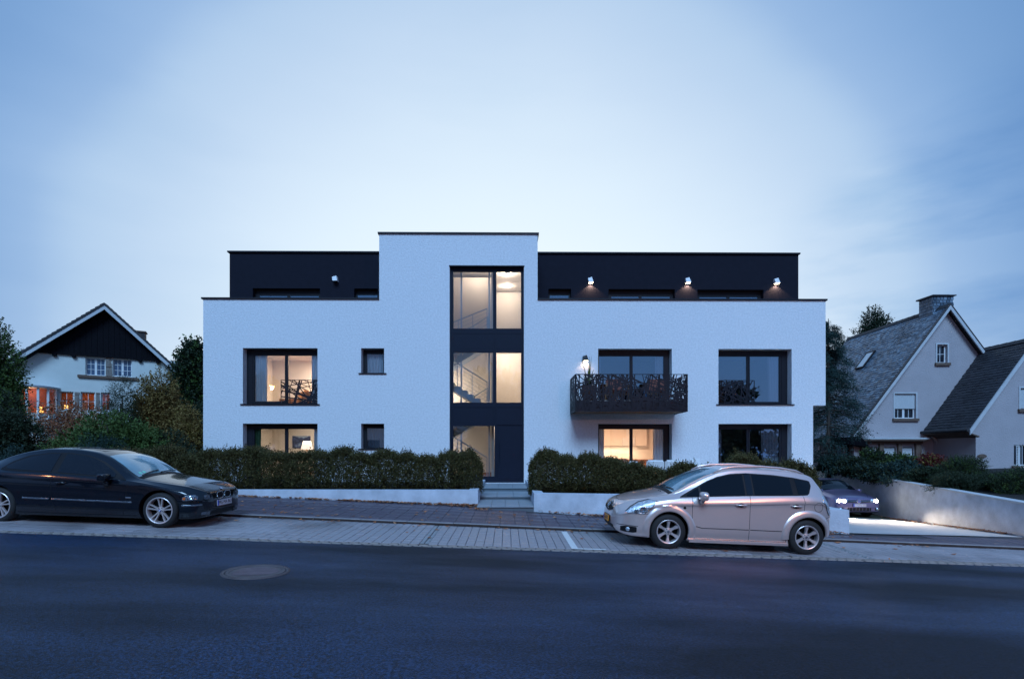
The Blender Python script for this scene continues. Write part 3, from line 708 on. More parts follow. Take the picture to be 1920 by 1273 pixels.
def window(r, y, panes, frame=0.07, sill=True, glass='window_glass', parent=bld, fmat='dark_metal', ratio=None, dy=0.06, name='window'):
    """r=(u0,u1,z0,z1) opening; panes=[(u0,u1,z0,z1)] clear openings of the frame"""
    u0, u1, z0, z1 = r; e = 0.004
    xs = [u0 + e, u1 - e]; zs = [z0 + e, z1 - e]
    for p in panes: xs += p[:2]; zs += p[2:]
    m = MB(); m.sheet(xs, zs, lambda x, z: not any(a < x < b_ and c < z < d_ for a, b_, c, d_ in panes), y, y + dy)
    w = m.build(name, fmat, parent)
    for (a, b_, c, d_) in panes:
        m = MB(); m.box(a - .01, b_ + .01, y + dy * .45, y + dy * .45 + .012, c - .01, d_ + .01); m.build('pane', glass, w)
    if sill:
        m = MB(); m.box(u0 - .09, u1 + .09, -.05, y - .002, z0 - .035, z0 + .002); m.build('sill', fmat, w)
    return w
def pz(px0, px1, py0, py1): return (U(px0, py0) , U(px1, py0), F(px0, py1)[1], F(px0, py0)[1])
YF = 0.30
w_ul = window(op['upper_left'], YF, [pz(470, 527.9, 663.8, 750.6), pz(534, 592.7, 663.8, 754)])
w_ll = window(op['lower_left'], YF, [pz(470, 527.9, 803.4, 895), pz(534, 592.7, 803.4, 899)], sill=False)
w_us = window(op['upper_small'], YF, [pz(684, 718.7, 660.5, 697)], glass='window_glass')
w_ls = window(op['lower_small'], YF, [pz(684, 718.7, 802, 838.5)], glass='window_glass_dark')
w_ub = window(op['upper_balcony'], YF, [pz(1126, 1184.4, 665, 752), pz(1190, 1249, 665, 750)], glass='window_glass_dark', sill=False)
w_lt = window(op['lower_terrace'], YF, [pz(1126, 1184.4, 803.8, 899), pz(1190, 1249, 803.8, 896)], sill=False)
w_ur = window(op['upper_right'], YF, [pz(1349, 1407, 665.5, 753), pz(1413, 1469, 665.5, 751.7)], glass='window_glass_dark')
w_lr = window(op['lower_right'], YF, [pz(1349, 1407, 804, 898), pz(1413, 1469, 804, 896)], glass='window_glass_dark', sill=False)
# inner sash frames of the sliding leaves (slightly proud)
for w_, (a, b_, c, d_) in ((w_ul, (466, 531, 660.5, 755)), (w_ll, (466, 531, 800, 903)), (w_ub, (1123.5, 1187.5, 661.5, 756)), (w_lt, (1123.5, 1187.5, 800.5, 903)), (w_ur, (1410, 1474, 662, 756)), (w_lr, (1410, 1474, 800.5, 903))):
    r = pz(a, b_, c, d_); f = 0.022
    m = MB(); m.sheet([r[0], r[0] + f, r[1] - f, r[1]], [r[2], r[2] + f, r[3] - f, r[3]], lambda x, z: not (r[0] + f < x < r[1] - f and r[2] + f < z < r[3] - f), YF - .018, YF - .001)
    m.build('sash', 'dark_metal', w_)
for nm, r in pw.items():
    u0, u1, z0, z1 = r; sm = 'small' in nm; mid = (u0 + u1) / 2; e = 0.13
    ps = [(u0 + e * .6, u1 - e * .6, z0 + .08, z1 - .20)] if sm else [(u0 + e * 1.3, mid - .06, z0 + .1, z1 - .24), (mid + .06, u1 - e, z0 + .08, z1 - .24)]
    window(r, SB + .22, ps, glass='window_glass_dark', sill=False)

# stair window: frame, glass, spandrel panels and the door
r = op['stair']; sp_ = [pz(849.2, 924.2, 506.6, 614.2), pz(930.7, 977.3, 506.6, 614.2), pz(849.2, 924.2, 659.2, 753.9), pz(930.7, 977.3, 659.2, 753.9), pz(849, 927, 798, 893.4)]
door_r = pz(931.5, 978.6, 796.4, 899.5)
pan = [pz(848.3, 926, 623.5, 655), pz(929.5, 979, 623.5, 655), pz(848.3, 926, 763, 794), pz(929.5, 979, 763, 794)]
allh = sp_ + [door_r] + pan
xs = [r[0] + .004, r[1] - .004]; zs = [r[2] + .004, r[3] - .004]
for a in allh: xs += a[:2]; zs += a[2:]
m = MB(); m.sheet(xs, zs, lambda x, z: not any(a < x < b_ and c < z < d_ for a, b_, c, d_ in allh), 0.14, 0.24)
sw = m.build('stair_window', 'panel_metal', bld)
for a in sp_: m = MB(); m.box(a[0] - .01, a[1] + .01, .19, .205, a[2] - .01, a[3] + .01); m.build('pane', 'window_glass', sw)
for a in pan: MB().box(a[0] - .02, a[1] + .02, .241, .25, a[2] - .02, a[3] + .02).build('panel_backing', 'panel_metal', sw)  # added behind the panels to block room light leaking through the gaps
for a in pan: m = MB(); m.box(a[0] + .004, a[1] - .004, .150, .22, a[2] + .004, a[3] - .004); m.build('panel', 'panel_metal', sw)
m = MB(); a = door_r; m.box(a[0] + .006, a[1] - .006, .165, .22, a[2] + .006, a[3] - .006); dr = m.build('entrance_door', 'panel_metal', bld); MB().box(a[0] - .03, a[1] + .03, .241, .26, a[2] - .03, a[3] + .03).build('door_backing', 'panel_metal', dr)  # backing added to block hall light leaking past the door edges
m = MB(); m.tube([(a[0] + .10, .10, a[2] + .7), (a[0] + .10, .10, a[2] + 1.5)], .014, 8); m.tube([(a[0] + .10, .10, a[2] + .8), (a[0] + .10, .17, a[2] + .8)], .009, 6); m.tube([(a[0] + .10, .10, a[2] + 1.4), (a[0] + .10, .17, a[2] + 1.4)], .009, 6); m.build('handle', 'panel_metal', dr)
m = MB(); m.box(r[0] - .02, r[1] + .02, -.03, .139, r[3] - .004, r[3] + .03); m.build('head_flashing', 'dark_metal', sw)

# interior partitions
def part_wall(name, x0, x1, y0, y1, z0, z1, mm='inner_paint'): m = MB(); m.box(x0, x1, y0, y1, z0, z1); return m.build(name, mm, bld)
C1, C2 = FF - .281, PF - .251
RD = 5.2
divs = [U(640), U(790), U(1010), U(1085), U(1305)]
for z0, z1 in ((GF - .019, C1), (FF - .019, C2)):
    for dv in divs: part_wall('partition', dv - .06, dv + .06, .362, RD, z0, z1)
    part_wall('rear_partition', uL + .3, divs[1] - .061, RD, RD + .1, z0, z1)
    part_wall('rear_partition', divs[2] + .061, uRl - .301, RD, RD + .1, z0, z1)
    part_wall('inner_lining', uL + .301, uL + .33, .362, RD, z0, z1)
    part_wall('ceiling_lining', uL + .331, divs[0] - .061, .363, RD, z1 - .02, z1 - .001)
    part_wall('ceiling_lining', divs[3] + .061, divs[4] - .061, .363, RD, z1 - .02, z1 - .001)
part_wall('rear_partition', divs[1] - .05, divs[2] + .05, 3.4, 3.5, GF, zTow - .5)
part_wall('partition', uT0 + .31, uT0 + .35, .362, 5.6, PF + .02, zTow - .4)
part_wall('penthouse_partition', pu0 + .3, uT0 - .02, 5.0, 5.1, PF, zPt)
part_wall('penthouse_partition', uT1 + .02, pu1 - .3, 5.0, 5.1, PF, zPt)
m = MB(); m.box(uT0 + .3, uT1 - .3, .362, 5.69, zTow - .35, zTow - .05); m.build('tower_roof', 'inner_paint', bld)

def curtain(name, u0, u1, z0, z1, y, label, matn='curtain_cloth', waves=None, gather=0.0, group='curtains hung inside the windows'):
    root = tag(bpy.data.objects.new(name, None), label, 'curtain', group); COL.objects.link(root)
    root.location = bld.matrix_world @ Vector((0, 0, 0)); root.location = (0, FD, 0); root.rotation_euler = (0, 0, TH)
    w = u1 - u0; nw = waves or max(3, int(w / 0.10)); nx = nw * 6; m = MB(); P = []; rr = random.random() * 9
    for side in (0, 1):
        P = []
        for j in range(9):
            f = j / 8; z = z1 + (z0 - z1) * f; row = []
            for i in range(nx + 1):
                s = i / nx; x = u0 + w * s * (1 - gather * f) if gather >= 0 else u1 - w * (1 - s) * (1 + gather * f)
                a = 0.036 * math.sin(s * nw * 6.283 + rr + 0.5 * math.sin(3 * f + s * 7)) + 0.012 * math.sin(s * nw * 2.1 * 6.283 + f)
                row.append((x, y + a + side * 0.004, z))
            P.append(row if side == 0 else row[::-1])
        m.grid(P)
    m.build('cloth', matn, root, smooth=True)
    m = MB(); m.box(u0 - .02, u1 + .02, y - .015, y + .015, z1 + .002, z1 + .03); m.build('track', 'fitting_white', root)
    return root
mc = MATS['curtain_cloth']; tr_ = mc.node_tree; bs = tr_.nodes['Principled BSDF']
tl = tr_.nodes.new('ShaderNodeBsdfTranslucent'); tl.inputs[0].default_value = (0.6, 0.66, 0.75, 1); mxs = tr_.nodes.new('ShaderNodeMixShader'); mxs.inputs[0].default_value = 0.15
om = [q for q in tr_.nodes if q.type == 'OUTPUT_MATERIAL'][0]
tr_.links.new(bs.outputs[0], mxs.inputs[1]); tr_.links.new(tl.outputs[0], mxs.inputs[2]); tr_.links.new(mxs.outputs[0], om.inputs[0])
zt1, zt0 = F(500, 655)[1], FF + .03; zg1, zg0 = F(500, 797)[1], GF + .03
YC = .435
curtain('curtain', U(466), U(491, 700), zt0, zt1, YC, 'blue-lit gathered curtain at the left edge of the lit upper floor window')
curtain('curtain', U(577), U(596), zt0, zt1, YC, 'blue-lit gathered curtain at the right edge of the lit upper floor window')
curtain('curtain', U(580.5), U(598), zg0, zg1, YC, 'dark blue curtain beside the white lampshade on the ground floor')
curtain('curtain', U(462), U(479), zg0, zg1, YC, 'dark green curtain at the left edge of the ground floor window', 'green_cloth')
curtain('curtain', U(680), U(713), Z(699), Z(655), YC, 'sheer curtain filling the small upper floor window')
curtain('curtain', U(682), U(719), Z(841), Z(796), YC, 'darker sheer curtain filling the small ground floor window')
curtain('curtain', U(1118), U(1130), zt0, zt1, YC, 'narrow pale curtain at the left of the balcony door')
curtain('curtain', U(1234), U(1254), zt0, zt1, YC, 'pale curtain at the right of the balcony door')
curtain('curtain', U(1124), U(1137), zg0, zg1, YC, 'blue curtain left of the bright kitchen window')
curtain('curtain', U(1231), U(1256), zg0, zg1, YC, 'blue curtain right of the bright kitchen window')
curtain('curtain', U(1450), U(1471), zt0, zt1, YC, 'white flared curtain in the upper right window', gather=-0.12)
curtain('curtain', U(1346), U(1362), zg0, zg1, YC, 'pale curtain at the left of the ground floor right window')
curtain('curtain', U(1438), U(1471), zg0, zg1, YC, 'white wide curtain at the right of the ground floor right window', gather=-0.10)
zph = pw['wide'][3]
for k, nm, lb in ((0, 'small', 'sheer curtain in the top floor window beside the stair tower, left side'), (1, 'small_b', 'sheer curtain in the top floor window beside the stair tower, right side'), (2, 'wide_b', 'pale curtain in the wide top floor window between two wall lamps')):
    a = pw[nm]; curtain('curtain', a[0] + .1, a[1] - .1 if k < 2 else a[0] + 1.3, a[2] + .05, a[3] - .05, SB + .5, lb)
BM = Matrix.Translation((0, FD, 0)) @ Matrix.Rotation(TH, 4, 'Z')
def bthing(name, label, cat, u, y, z, group=None, rz=0): p = BM @ Vector((u, y, z)); return thing(name, label, cat, p, TH + rz, group)
def lamp(kind, energy, col, p, size=0.3, parent=None, spot=None, rot=None, blend=0.5, sizey=None):
    ld = bpy.data.lights.new('light', kind); ld.energy = energy; ld.color = col
    if kind == 'AREA':
        ld.shape = 'RECTANGLE'; ld.size = size; ld.size_y = sizey or size
    elif kind in ('POINT', 'SPOT'): ld.shadow_soft_size = size
    if kind == 'SPOT': ld.spot_size = spot; ld.spot_blend = blend
    o = bpy.data.objects.new('light', ld); COL.objects.link(o); o.location = p
    if rot: o.rotation_euler = rot
    if parent: o.parent = parent
    return o
WARM = (1.0, 0.80, 0.62)

# ---- railings of crossing bars
def shards(w, h, n, seed, bw=0.026, t=0.012):
    """irregular laser-cut lattice in the xz plane, 0..w x 0..h"""
    rg = random.Random(seed); m = MB()
    def clip(p, d):
        t0, t1 = -99, 99
        for q, dd, lo, hi in ((p[0], d[0], 0, w), (p[1], d[1], 0, h)):
            if abs(dd) < 1e-6: continue
            a, b = (lo - q) / dd, (hi - q) / dd; t0 = max(t0, min(a, b)); t1 = min(t1, max(a, b))
        return (t0, t1) if t1 > t0 + 0.05 else None
    for i in range(n):
        ang = rg.choice([rg.gauss(1.45, .16), rg.gauss(1.9, .2), rg.gauss(1.1, .15), rg.gauss(-.25, .18), rg.gauss(.35, .2), rg.gauss(-.5, .15)])
        p = (rg.random() * w, rg.random() * h); d = (math.cos(ang), math.sin(ang)); c = clip(p, d)
        if not c: continue
        t0, t1 = c
        if rg.random() < .55:
            mid = rg.uniform(t0, t1)
            if mid - t0 > t1 - mid: t1 = mid
            else: t0 = mid
        b = bw * rg.uniform(.7, 1.35); yy = rg.uniform(0, .006)
        P, Q = (p[0] + d[0] * t0, p[1] + d[1] * t0), (p[0] + d[0] * t1, p[1] + d[1] * t1)
        m.bar((P[0], yy, P[1]), (Q[0], yy, Q[1]), b, t, up=(0, 1, 0))
    f = .02
    m.box(0, w, -.01, .02, 0, f * 1.5); m.box(0, w, -.011, .021, h - f, h + .001); m.box(0, f, -.012, .022, 0.001, h); m.box(w - f, w, -.012, .022, 0.001, h)
    return m
def bars_fix(m): # bar() puts width across the view when up is the y axis
    return m
a = pz(524, 594.6, 711, 757.5); q = shards(a[1] - a[0], a[3] - a[2], 34, 3, .032).build('railing', 'dark_metal', bld, loc=(a[0], .12, a[2]))
a = pz(1347.6, 1417.5, 712, 757.5); q = shards(a[1] - a[0], a[3] - a[2], 38, 8, .032).build('railing', 'dark_metal', bld, loc=(a[0], .12, a[2]))

# ---- balcony
BD = FD * (1 - 1 / 1.075)             # depth it stands out
def FB(px, py): return F(px, py, -BD)
bx0, bx1 = FB(1078.8, 740)[0], FB(1289.6, 740)[0]; bz1 = FB(1180, 701.3)[1]; bz0 = FB(1180, 771.5)[1]; bfl = F(1180, 757.6)[1]
m = MB(); m.box(bx0 + .02, bx1 - .02, -BD + .03, -.002, bz0 + .03, bfl - .01); bal = m.build('balcony', 'dark_metal', bld)
m = MB(); m.box(bx0 + .07, bx1 - .07, -BD + .08, -.02, bfl - .009, bfl + .012); m.build('deck', 'concrete', bal)
edges = [bx0] + [FB(x, 740)[0] for x in (1130.7, 1184.8, 1236.3)] + [bx1]
for i in range(4):
    shards(edges[i + 1] - edges[i] - .006, bz1 - bz0, 46, 20 + (i % 2) * 7 + i, .034).build('railing_panel', 'dark_metal', bal, loc=(edges[i] + .003, -BD, bz0))
for x, sd in ((bx0 + .012, 41), (bx1 - .012, 47)):
    o = shards(BD - .06, bz1 - bz0, 44, sd, .034).build('railing_panel', 'dark_metal', bal, loc=(x, -BD + .03, bz0), rot=(0, 0, R(90)))
for x in edges:
    m = MB(); xx = min(max(x, bx0 + .03), bx1 - .03); m.box(xx - .018, xx + .018, -BD + .024, -BD + .055, bz0 + .02, bz1 - .01); m.build('post', 'dark_metal', bal)
for k in range(14):
    m = MB(); x = bx0 + .12 + k * (bx1 - bx0 - .24) / 14; m.box(x, x + (bx1 - bx0 - .24) / 14 - .012, -BD + .06, -.06, bz0 + .012, bz0 + .029); m.build('soffit_board', 'garden_wood', bal)

# things on the balcony
pot = bthing('potted_plant', 'spiky green plant in a tall brown pot at the left end of the balcony', 'plant', bx0 + .62, -BD * .45, bfl + .012)
MB().lathe([(.15, 0), (.24, .15), (.29, .35), (.27, .52), (.23, .60), (.25, .62), (.22, .62), (.21, .55), (0, .55)], 28).build('pot', 'terracotta', pot, smooth=True)
rg = random.Random(5); m = MB()
for k in range(46):
    an = rg.random() * 6.28; el = rg.uniform(.5, 1.45); ln = rg.uniform(.35, .95) if k > 3 else 1.25; p0 = Vector((0, 0, .55)); pts = []
    for q_ in range(5):
        f = q_ / 4; pts.append(p0 + Vector((math.cos(an) * math.cos(el) * ln * f, math.sin(an) * math.cos(el) * ln * f, math.sin(el) * ln * f - .35 * ln * f * f * math.cos(el))))
    b = len(m.v); sd = Vector((-math.sin(an), math.cos(an), 0))
    for q_, p in enumerate(pts): w_ = .022 * (1 - (q_ / 4) ** 2) + .002; m.verts([p - sd * w_, p + sd * w_])
    for q_ in range(4): m.face([b + 2 * q_, b + 2 * q_ + 1, b + 2 * q_ + 3, b + 2 * q_ + 2])
o = m.build('fronds', 'leaf_potted', pot); o['kind'] = 'stuff'
def lounge_chair(u, lb, rz, first=None):
    c = bthing('lounge_chair', lb, 'chair', u, -BD * .48, bfl + .012, 'wooden lounge chairs on the balcony', rz)
    for sx in (-.33, .33):
        m = MB(); m.bar((sx, -.30, 0), (sx, -.26, .58), .045); m.build('leg', 'garden_wood', c)
        m = MB(); m.bar((sx, .34, 0), (sx, .22, .74), .045); m.build('leg', 'garden_wood', c)
        m = MB(); m.bar((sx, -.33, .595), (sx, .30, .575), .07, .03); m.build('armrest', 'garden_wood', c)
    m = MB(); m.box(-.32, .32, -.27, .24, .26, .31); m.build('seat_frame', 'garden_wood', c)
    bevel_obj(MB().box(-.31, .31, -.29, .22, .312, .43).build('seat_cushion', 'cushion_rust', c), .03, 2)
    m = MB(); m.hexa([(-.30, .14, .43), (.30, .14, .43), (.30, .27, .43), (-.30, .27, .43)], [(-.30, .28, .92), (.30, .28, .92), (.30, .38, .90), (-.30, .38, .90)])
    bevel_obj(m.build('back_cushion', 'cushion_rust', c), .03, 2)
    for k in range(4): m = MB(); z = .45 + k * .11; m.box(-.31, .31, .285 + k * .032, .305 + k * .032, z, z + .05); m.build('back_slat', 'garden_wood', c)
lounge_chair(FB(1168, 740)[0] - .05, 'wooden lounge chair with rust red cushions in the middle of the balcony', R(12))
lounge_chair(FB(1245, 740)[0] - .05, 'wooden lounge chair with rust red cushions at the right end of the balcony', R(-14))
t_ = bthing('side_table', 'small round dark table between the two balcony lounge chairs', 'table', FB(1213, 740)[0] - .15, -BD * .6, bfl + .012)
MB().lathe([(0, .44), (.22, .44), (.22, .47), (0, .47)], 24).build('table_top', 'dark_metal', t_)
for k in range(3): an = k * 2.09; MB().bar((math.cos(an) * .19, math.sin(an) * .19, 0), (math.cos(an) * .10, math.sin(an) * .10, .44), .02).build('leg', 'dark_metal', t_)
t_ = bthing('throw_blanket', 'blue throw blanket hanging beside the right balcony chair', 'blanket', FB(1224, 740)[0], -BD * .42, bfl + .02)
m = MB(); P = [[(.14 * math.cos(s / 11 * 6.283) * (1 - .55 * (z_ / 8) ** 2) + .01 * math.sin(s * 2), .10 * math.sin(s / 11 * 6.283) * (1 - .4 * z_ / 8), .52 * z_ / 8) for s in range(12)] for z_ in range(9)]; m.grid(P); m.build('cloth', 'blue_cloth', t_, smooth=True)

# ---- wall lamps
def wall_lamp(px, py, off, label, colour, lit, energy, group='cube wall lamps on the facade', tilt=0.25, s=.20):
    u, z = F(px, py, off); g = bthing('wall_lamp', label, 'wall lamp', u, off, z, group)
    m = MB(); a = s / 2; k = math.tan(tilt) * s
    m.hexa([(-a, -s - .02, -a), (a, -s - .02, -a), (a, -.005, -a), (-a, -.005, -a)], [(-a - k * .6, -s * .8, a - .02), (a - k * .6 - .03, -s * .8, a + .03), (a - .03, -.005, a), (-a, -.005, a)])
    bevel_obj(m.build('housing', colour, g), .006)
    MB().box(-a * .5, a * .5, -.006, .002, -a * .5, a * .5).build('mount', 'black_plastic', g)
    MB().box(-a + .02, a - .02, -s, -.03, -a - .004, -a - .0005).build('lens', 'glow_warm' if lit else 'pane_dark', g)
    if lit: lamp('SPOT', energy, (1, .62, .38), (0, -s * .50, -a - .03), .02, g, R(112), (R(14), 0, 0), .12)
wall_lamp(630.6, 525, SB, 'unlit white cube lamp on the dark wall left of the stair tower', 'fitting_white', False, 0)
wall_lamp(1107, 527.5, SB, 'lit white cube lamp between the small and the wide top floor windows', 'fitting_white', True, 45)
wall_lamp(1288.5, 528, SB, 'lit white cube lamp between the two wide top floor windows', 'fitting_white', True, 45)
wall_lamp(1454, 529, SB, 'lit white cube lamp near the right end of the dark top floor', 'fitting_white', True, 45)
wall_lamp(1097.3, 673, 0.0, 'lit black cube lamp throwing light on the white wall above the balcony', 'black_plastic', True, 6)

# ---- stairs and stairwell lights
su = lambda x: U(x)
def flight(uA, zA, uB, zB, y0, y1, nst, name='stair_flight'):
    m = MB(); n = nst; pts_top = []
    for i in range(n):
        x0 = uA + (uB - uA) * i / n; x1 = uA + (uB - uA) * (i + 1) / n; z = zA + (zB - zA) * (i + 1) / n
        pts_top += [(x0, z), (x1, z)]
    t_ = .20; poly = [(uA, zA)] + pts_top + [(uB, zB - t_ * 1.2), (uA, zA - t_ * 0.9)]
    m.prism([(x, y0, z) for x, z in poly], (0, y1 - y0, 0)); return m.build(name, 'steel_blue', bld, fix=True)
def rail(uA, zA, uB, zB, y, name='stair_rail'):
    m = MB(); h = 1.0
    m.tube([(uA, y, zA + h), (uB, y, zB + h)], .024, 8)
    for k in range(5): m.tube([(uA, y, zA + .2 + k * .16), (uB, y, zB + .2 + k * .16)], .007, 5)
    n = 4
    for k in range(n + 1): f = k / n; m.bar((uA + (uB - uA) * f, y, zA + (zB - zA) * f), (uA + (uB - uA) * f, y, zA + (zB - zA) * f + h), .03, .012)
    o = m.build(name, 'steel_blue', bld); return o
ua, ub = su(797), su(912)
for z in (GF, FF):
    flight(ub, z, ua, z + 1.48, .75, 1.75, 9); rail(ub, z, ua, z + 1.48, .72)
    m = MB(); m.box(ua - .9, ua - .001, .75, 3.0, z + 1.30, z + 1.48); m.build('half_landing', 'steel_blue', bld)
    flight(ua, z + 1.48, ub, z + 2.98, 2.05, 3.0, 9); rail(ua, z + 1.48, ub, z + 2.98, 2.02)
m = MB(); m.box(ub + .001, divs[2] - .07, .60, 3.35, FF - .27, FF); m.build('landing', 'inner_paint', bld)
m = MB(); m.box(ub + .001, divs[2] - .07, .60, 3.35, PF - .27, PF); m.build('landing', 'inner_paint', bld)
rail(su(800), PF - .9, ub, PF + 0.05, .76)
for x in (862.5, 916.5): m = MB(); m.box(su(x) - .03, su(x) + .03, .60, .66, GF, zTow - .36); m.build('stair_hanger', 'steel_blue', bld)
m = MB(); m.box(su(920.5), su(925.5), .8, 3.39, GF, zTow - .36); m.build('stair_core_wall', 'inner_paint', bld)
m = MB(); m.box(su(800), su(1000), 3.38, 3.395, GF, GF + .3); m.build('skirting', 'inner_wood', bld)
def down_light(u, y, z, e, lb, col=WARM, sz=.06):
    g = bthing('ceiling_light', lb, 'ceiling light', u, y, z, 'round ceiling lights in the stairwell')
    MB().lathe([(0, -.045), (.05, -.045), (.05, -.02), (0, -.02)], 20).build('lens', 'glow_head', g)
    MB().lathe([(.052, -.05), (.075, -.05), (.08, 0), (.052, 0)], 20).build('rim', 'fitting_white', g)
    lamp('POINT', e, col, (0, 0, -.14), sz, g)
zc2 = zTow - .351; zc1 = PF - .271; zc0 = FF - .271
down_light(su(951), 0.95, F(951, 514, 0.95)[1] + .03, 48, 'upper of the two bright round lights at the top of the stair window')
down_light(su(951), 2.5, F(951, 534, 2.5)[1] + .03, 48, 'lower of the two bright round lights at the top of the stair window')
down_light(su(951), .95, zc1, 60, 'upper of the two bright round lights above the middle stair window')
down_light(su(951), 2.4, zc1, 60, 'lower of the two bright round lights above the middle stair window')
down_light(su(951), 2.2, zc0, 60, 'round light over the ground floor hall behind the entrance door')
def stair_fill_light(z, e, lb):  # fill lamps added out of view to brighten the stairs
    g = bthing('fill_light', lb, 'fill light', divs[1] + .06, 2.5, z, 'unseen fill lights added in the stairwell')
    MB().lathe([(.11, 0), (.10, .05), (0, .06)], 20, axis='x').build('lens', 'glow_shade', g); MB().lathe([(.12, 0), (.12, .02), (.112, .02)], 20, axis='x').build('rim', 'fitting_white', g)
    lamp('POINT', e, WARM, (.2, 0, 0), .08, g)
stair_fill_light(FF + .85, 150, 'added unseen fill light beside the stairs behind the middle stair window')
stair_fill_light(GF + .95, 55, 'added unseen fill light beside the stairs behind the ground floor stair window')
down_light(su(885), 2.6, zTow - .351, 50, 'added unseen fill light over the stairs behind the top stair window')  # extra lamp added above the pane to brighten the left of the stairwell
# ceiling strip for the two top lights
m = MB(); m.box(su(925.6), divs[2] - .07, .5, 3.3, F(951, 514, .95)[1] + .03, F(951, 514, .95)[1] + .06); m.build('lowered_ceiling', 'inner_paint', bld)

# ---- rooms
def ceiling_panel(u, y, z, e, lb, col=WARM, s=.35):
    g = bthing('ceiling_light', lb, 'ceiling light', u, y, z, 'square ceiling lights in the lit rooms')
    MB().box(-s / 2, s / 2, -s / 2, s / 2, -.05, 0).build('housing', 'fitting_white', g)
    MB().box(-s / 2 + .02, s / 2 - .02, -s / 2 + .02, s / 2 - .02, -.056, -.051).build('lens', 'glow_warm', g)
    lamp('AREA', e, col, (0, 0, -.07), s, g)
ceiling_panel(U(560), 4.1, C2 - .021, 300, 'ceiling light at the back of the lit upper floor room', (1, .76, .56))
ceiling_panel(U(520), 3.4, C1 - .021, 85, 'ceiling light of the lit ground floor room', (1, .78, .56))
ceiling_panel(U(1195), 2.4, C1 - .021, 240, 'ceiling light of the bright kitchen', (1, .60, .36))
# upper left room: sideboard with glowing strip, armchair
g = bthing('sideboard', 'low brown sideboard with a glowing white top behind the upper left window', 'sideboard', U(492), 4.7, FF - .02)
MB().box(-1.3, .45, -.25, .25, .05, .72).build('body', 'inner_wood', g)
MB().box(-1.32, .47, -.27, .27, .722, .75).build('top', 'fitting_white', g)
for x in (-1.25, .35): MB().box(x, x + .05, -.2, .2, 0, .049).build('foot', 'dark_metal', g)
for k, (dx, h) in enumerate(((-.38, .32), (-.10, .42), (.10, .36))):
    g2 = bthing('books', ['short stack of brown upright books on the sideboard', 'tallest brown book bundle on the sideboard', 'rightmost upright books on the sideboard'][k], 'books', U(492) + dx, 4.7, FF + .73, 'books on the sideboard')
    for q_ in range(4): MB().box(-.09 + q_ * .045, -.09 + q_ * .045 + .04, -.10, .10, 0, h * (1 - .05 * (q_ % 3))).build('book', ['inner_wood', 'tan_leather'][q_ % 2], g2)
g = bthing('sofa', 'long dark brown sofa behind the railing of the upper left window', 'sofa', U(563), 3.6, FF - .02)
bevel_obj(MB().box(-1.2, 1.2, -.45, .45, .12, .42).build('seat', 'tan_leather', g), .04, 2)
bevel_obj(MB().box(-1.2, 1.2, -.46, -.22, .421, .92).build('backrest', 'inner_wood', g), .05, 2)
for x in (-1.35, 1.2): bevel_obj(MB().box(x, x + .15, -.45, .45, .12, .62).build('armrest', 'inner_wood', g), .03, 2)
for x in (-1.2, 1.1): MB().box(x, x + .06, -.4, -.34, 0, .119).build('leg', 'dark_metal', g); MB().box(x, x + .06, .34, .4, 0, .119).build('leg', 'dark_metal', g)
# lower left room: painting and floor lamp
pa = F(548.5, 817, RD - .03); pb = F(582, 840, RD - .03)
g = bthing('wall_picture', 'blue and grey abstract picture hanging on the beige ground floor wall', 'picture', (pa[0] + pb[0]) / 2, RD - .03, (pa[1] + pb[1]) / 2)
mp_ = mat('picture_print', (.1, .15, .3), .7); t = mp_.node_tree; b = t.nodes['Principled BSDF']; n = t.nodes.new; l = t.links.new
w_ = n('ShaderNodeTexWave'); w_.inputs['Scale'].default_value = .9; w_.inputs['Distortion'].default_value = 22; w_.inputs['Detail'].default_value = 3; w_.bands_direction = 'Z'
co = n('ShaderNodeTexCoord'); l(co.outputs['Object'], w_.inputs['Vector']); rr = n('ShaderNodeValToRGB'); e = rr.color_ramp.elements
e[0].color = (.02, .03, .08, 1); e[1].color = (.30, .42, .55, 1); e.new(.5); e[1].color = (.06, .10, .26, 1); l(w_.outputs['Fac'], rr.inputs[0]); l(rr.outputs[0], b.inputs['Base Color'])
hw, hh = (pb[0] - pa[0]) / 2, (pa[1] - pb[1]) / 2
MB().box(-hw, hw, -.02, .02, -hh, hh).build('canvas', 'picture_print', g)
fl = F(575.5, 828, 3.2)
g = bthing('floor_lamp', 'floor lamp with a white conical shade in the ground floor room', 'lamp', fl[0], 3.2, GF - .02)
sh0, sh1 = F(575, 841, 3.2)[1] - GF, F(575, 827, 3.2)[1] - GF
MB().lathe([(.26, sh0), (.17, sh1 + .02), (.165, sh1 + .02), (.255, sh0)], 32).build('shade', 'glow_shade', g, smooth=True)
for k in range(3): an = k * 2.09 + .4; MB().tube([(math.cos(an) * .22, math.sin(an) * .22, 0), (0, 0, sh0 + .05)], .012, 6).build('leg', 'inner_wood', g)
lamp('POINT', 6, (1, .7, .5), (0, 0, sh0 + .1), .08, g)
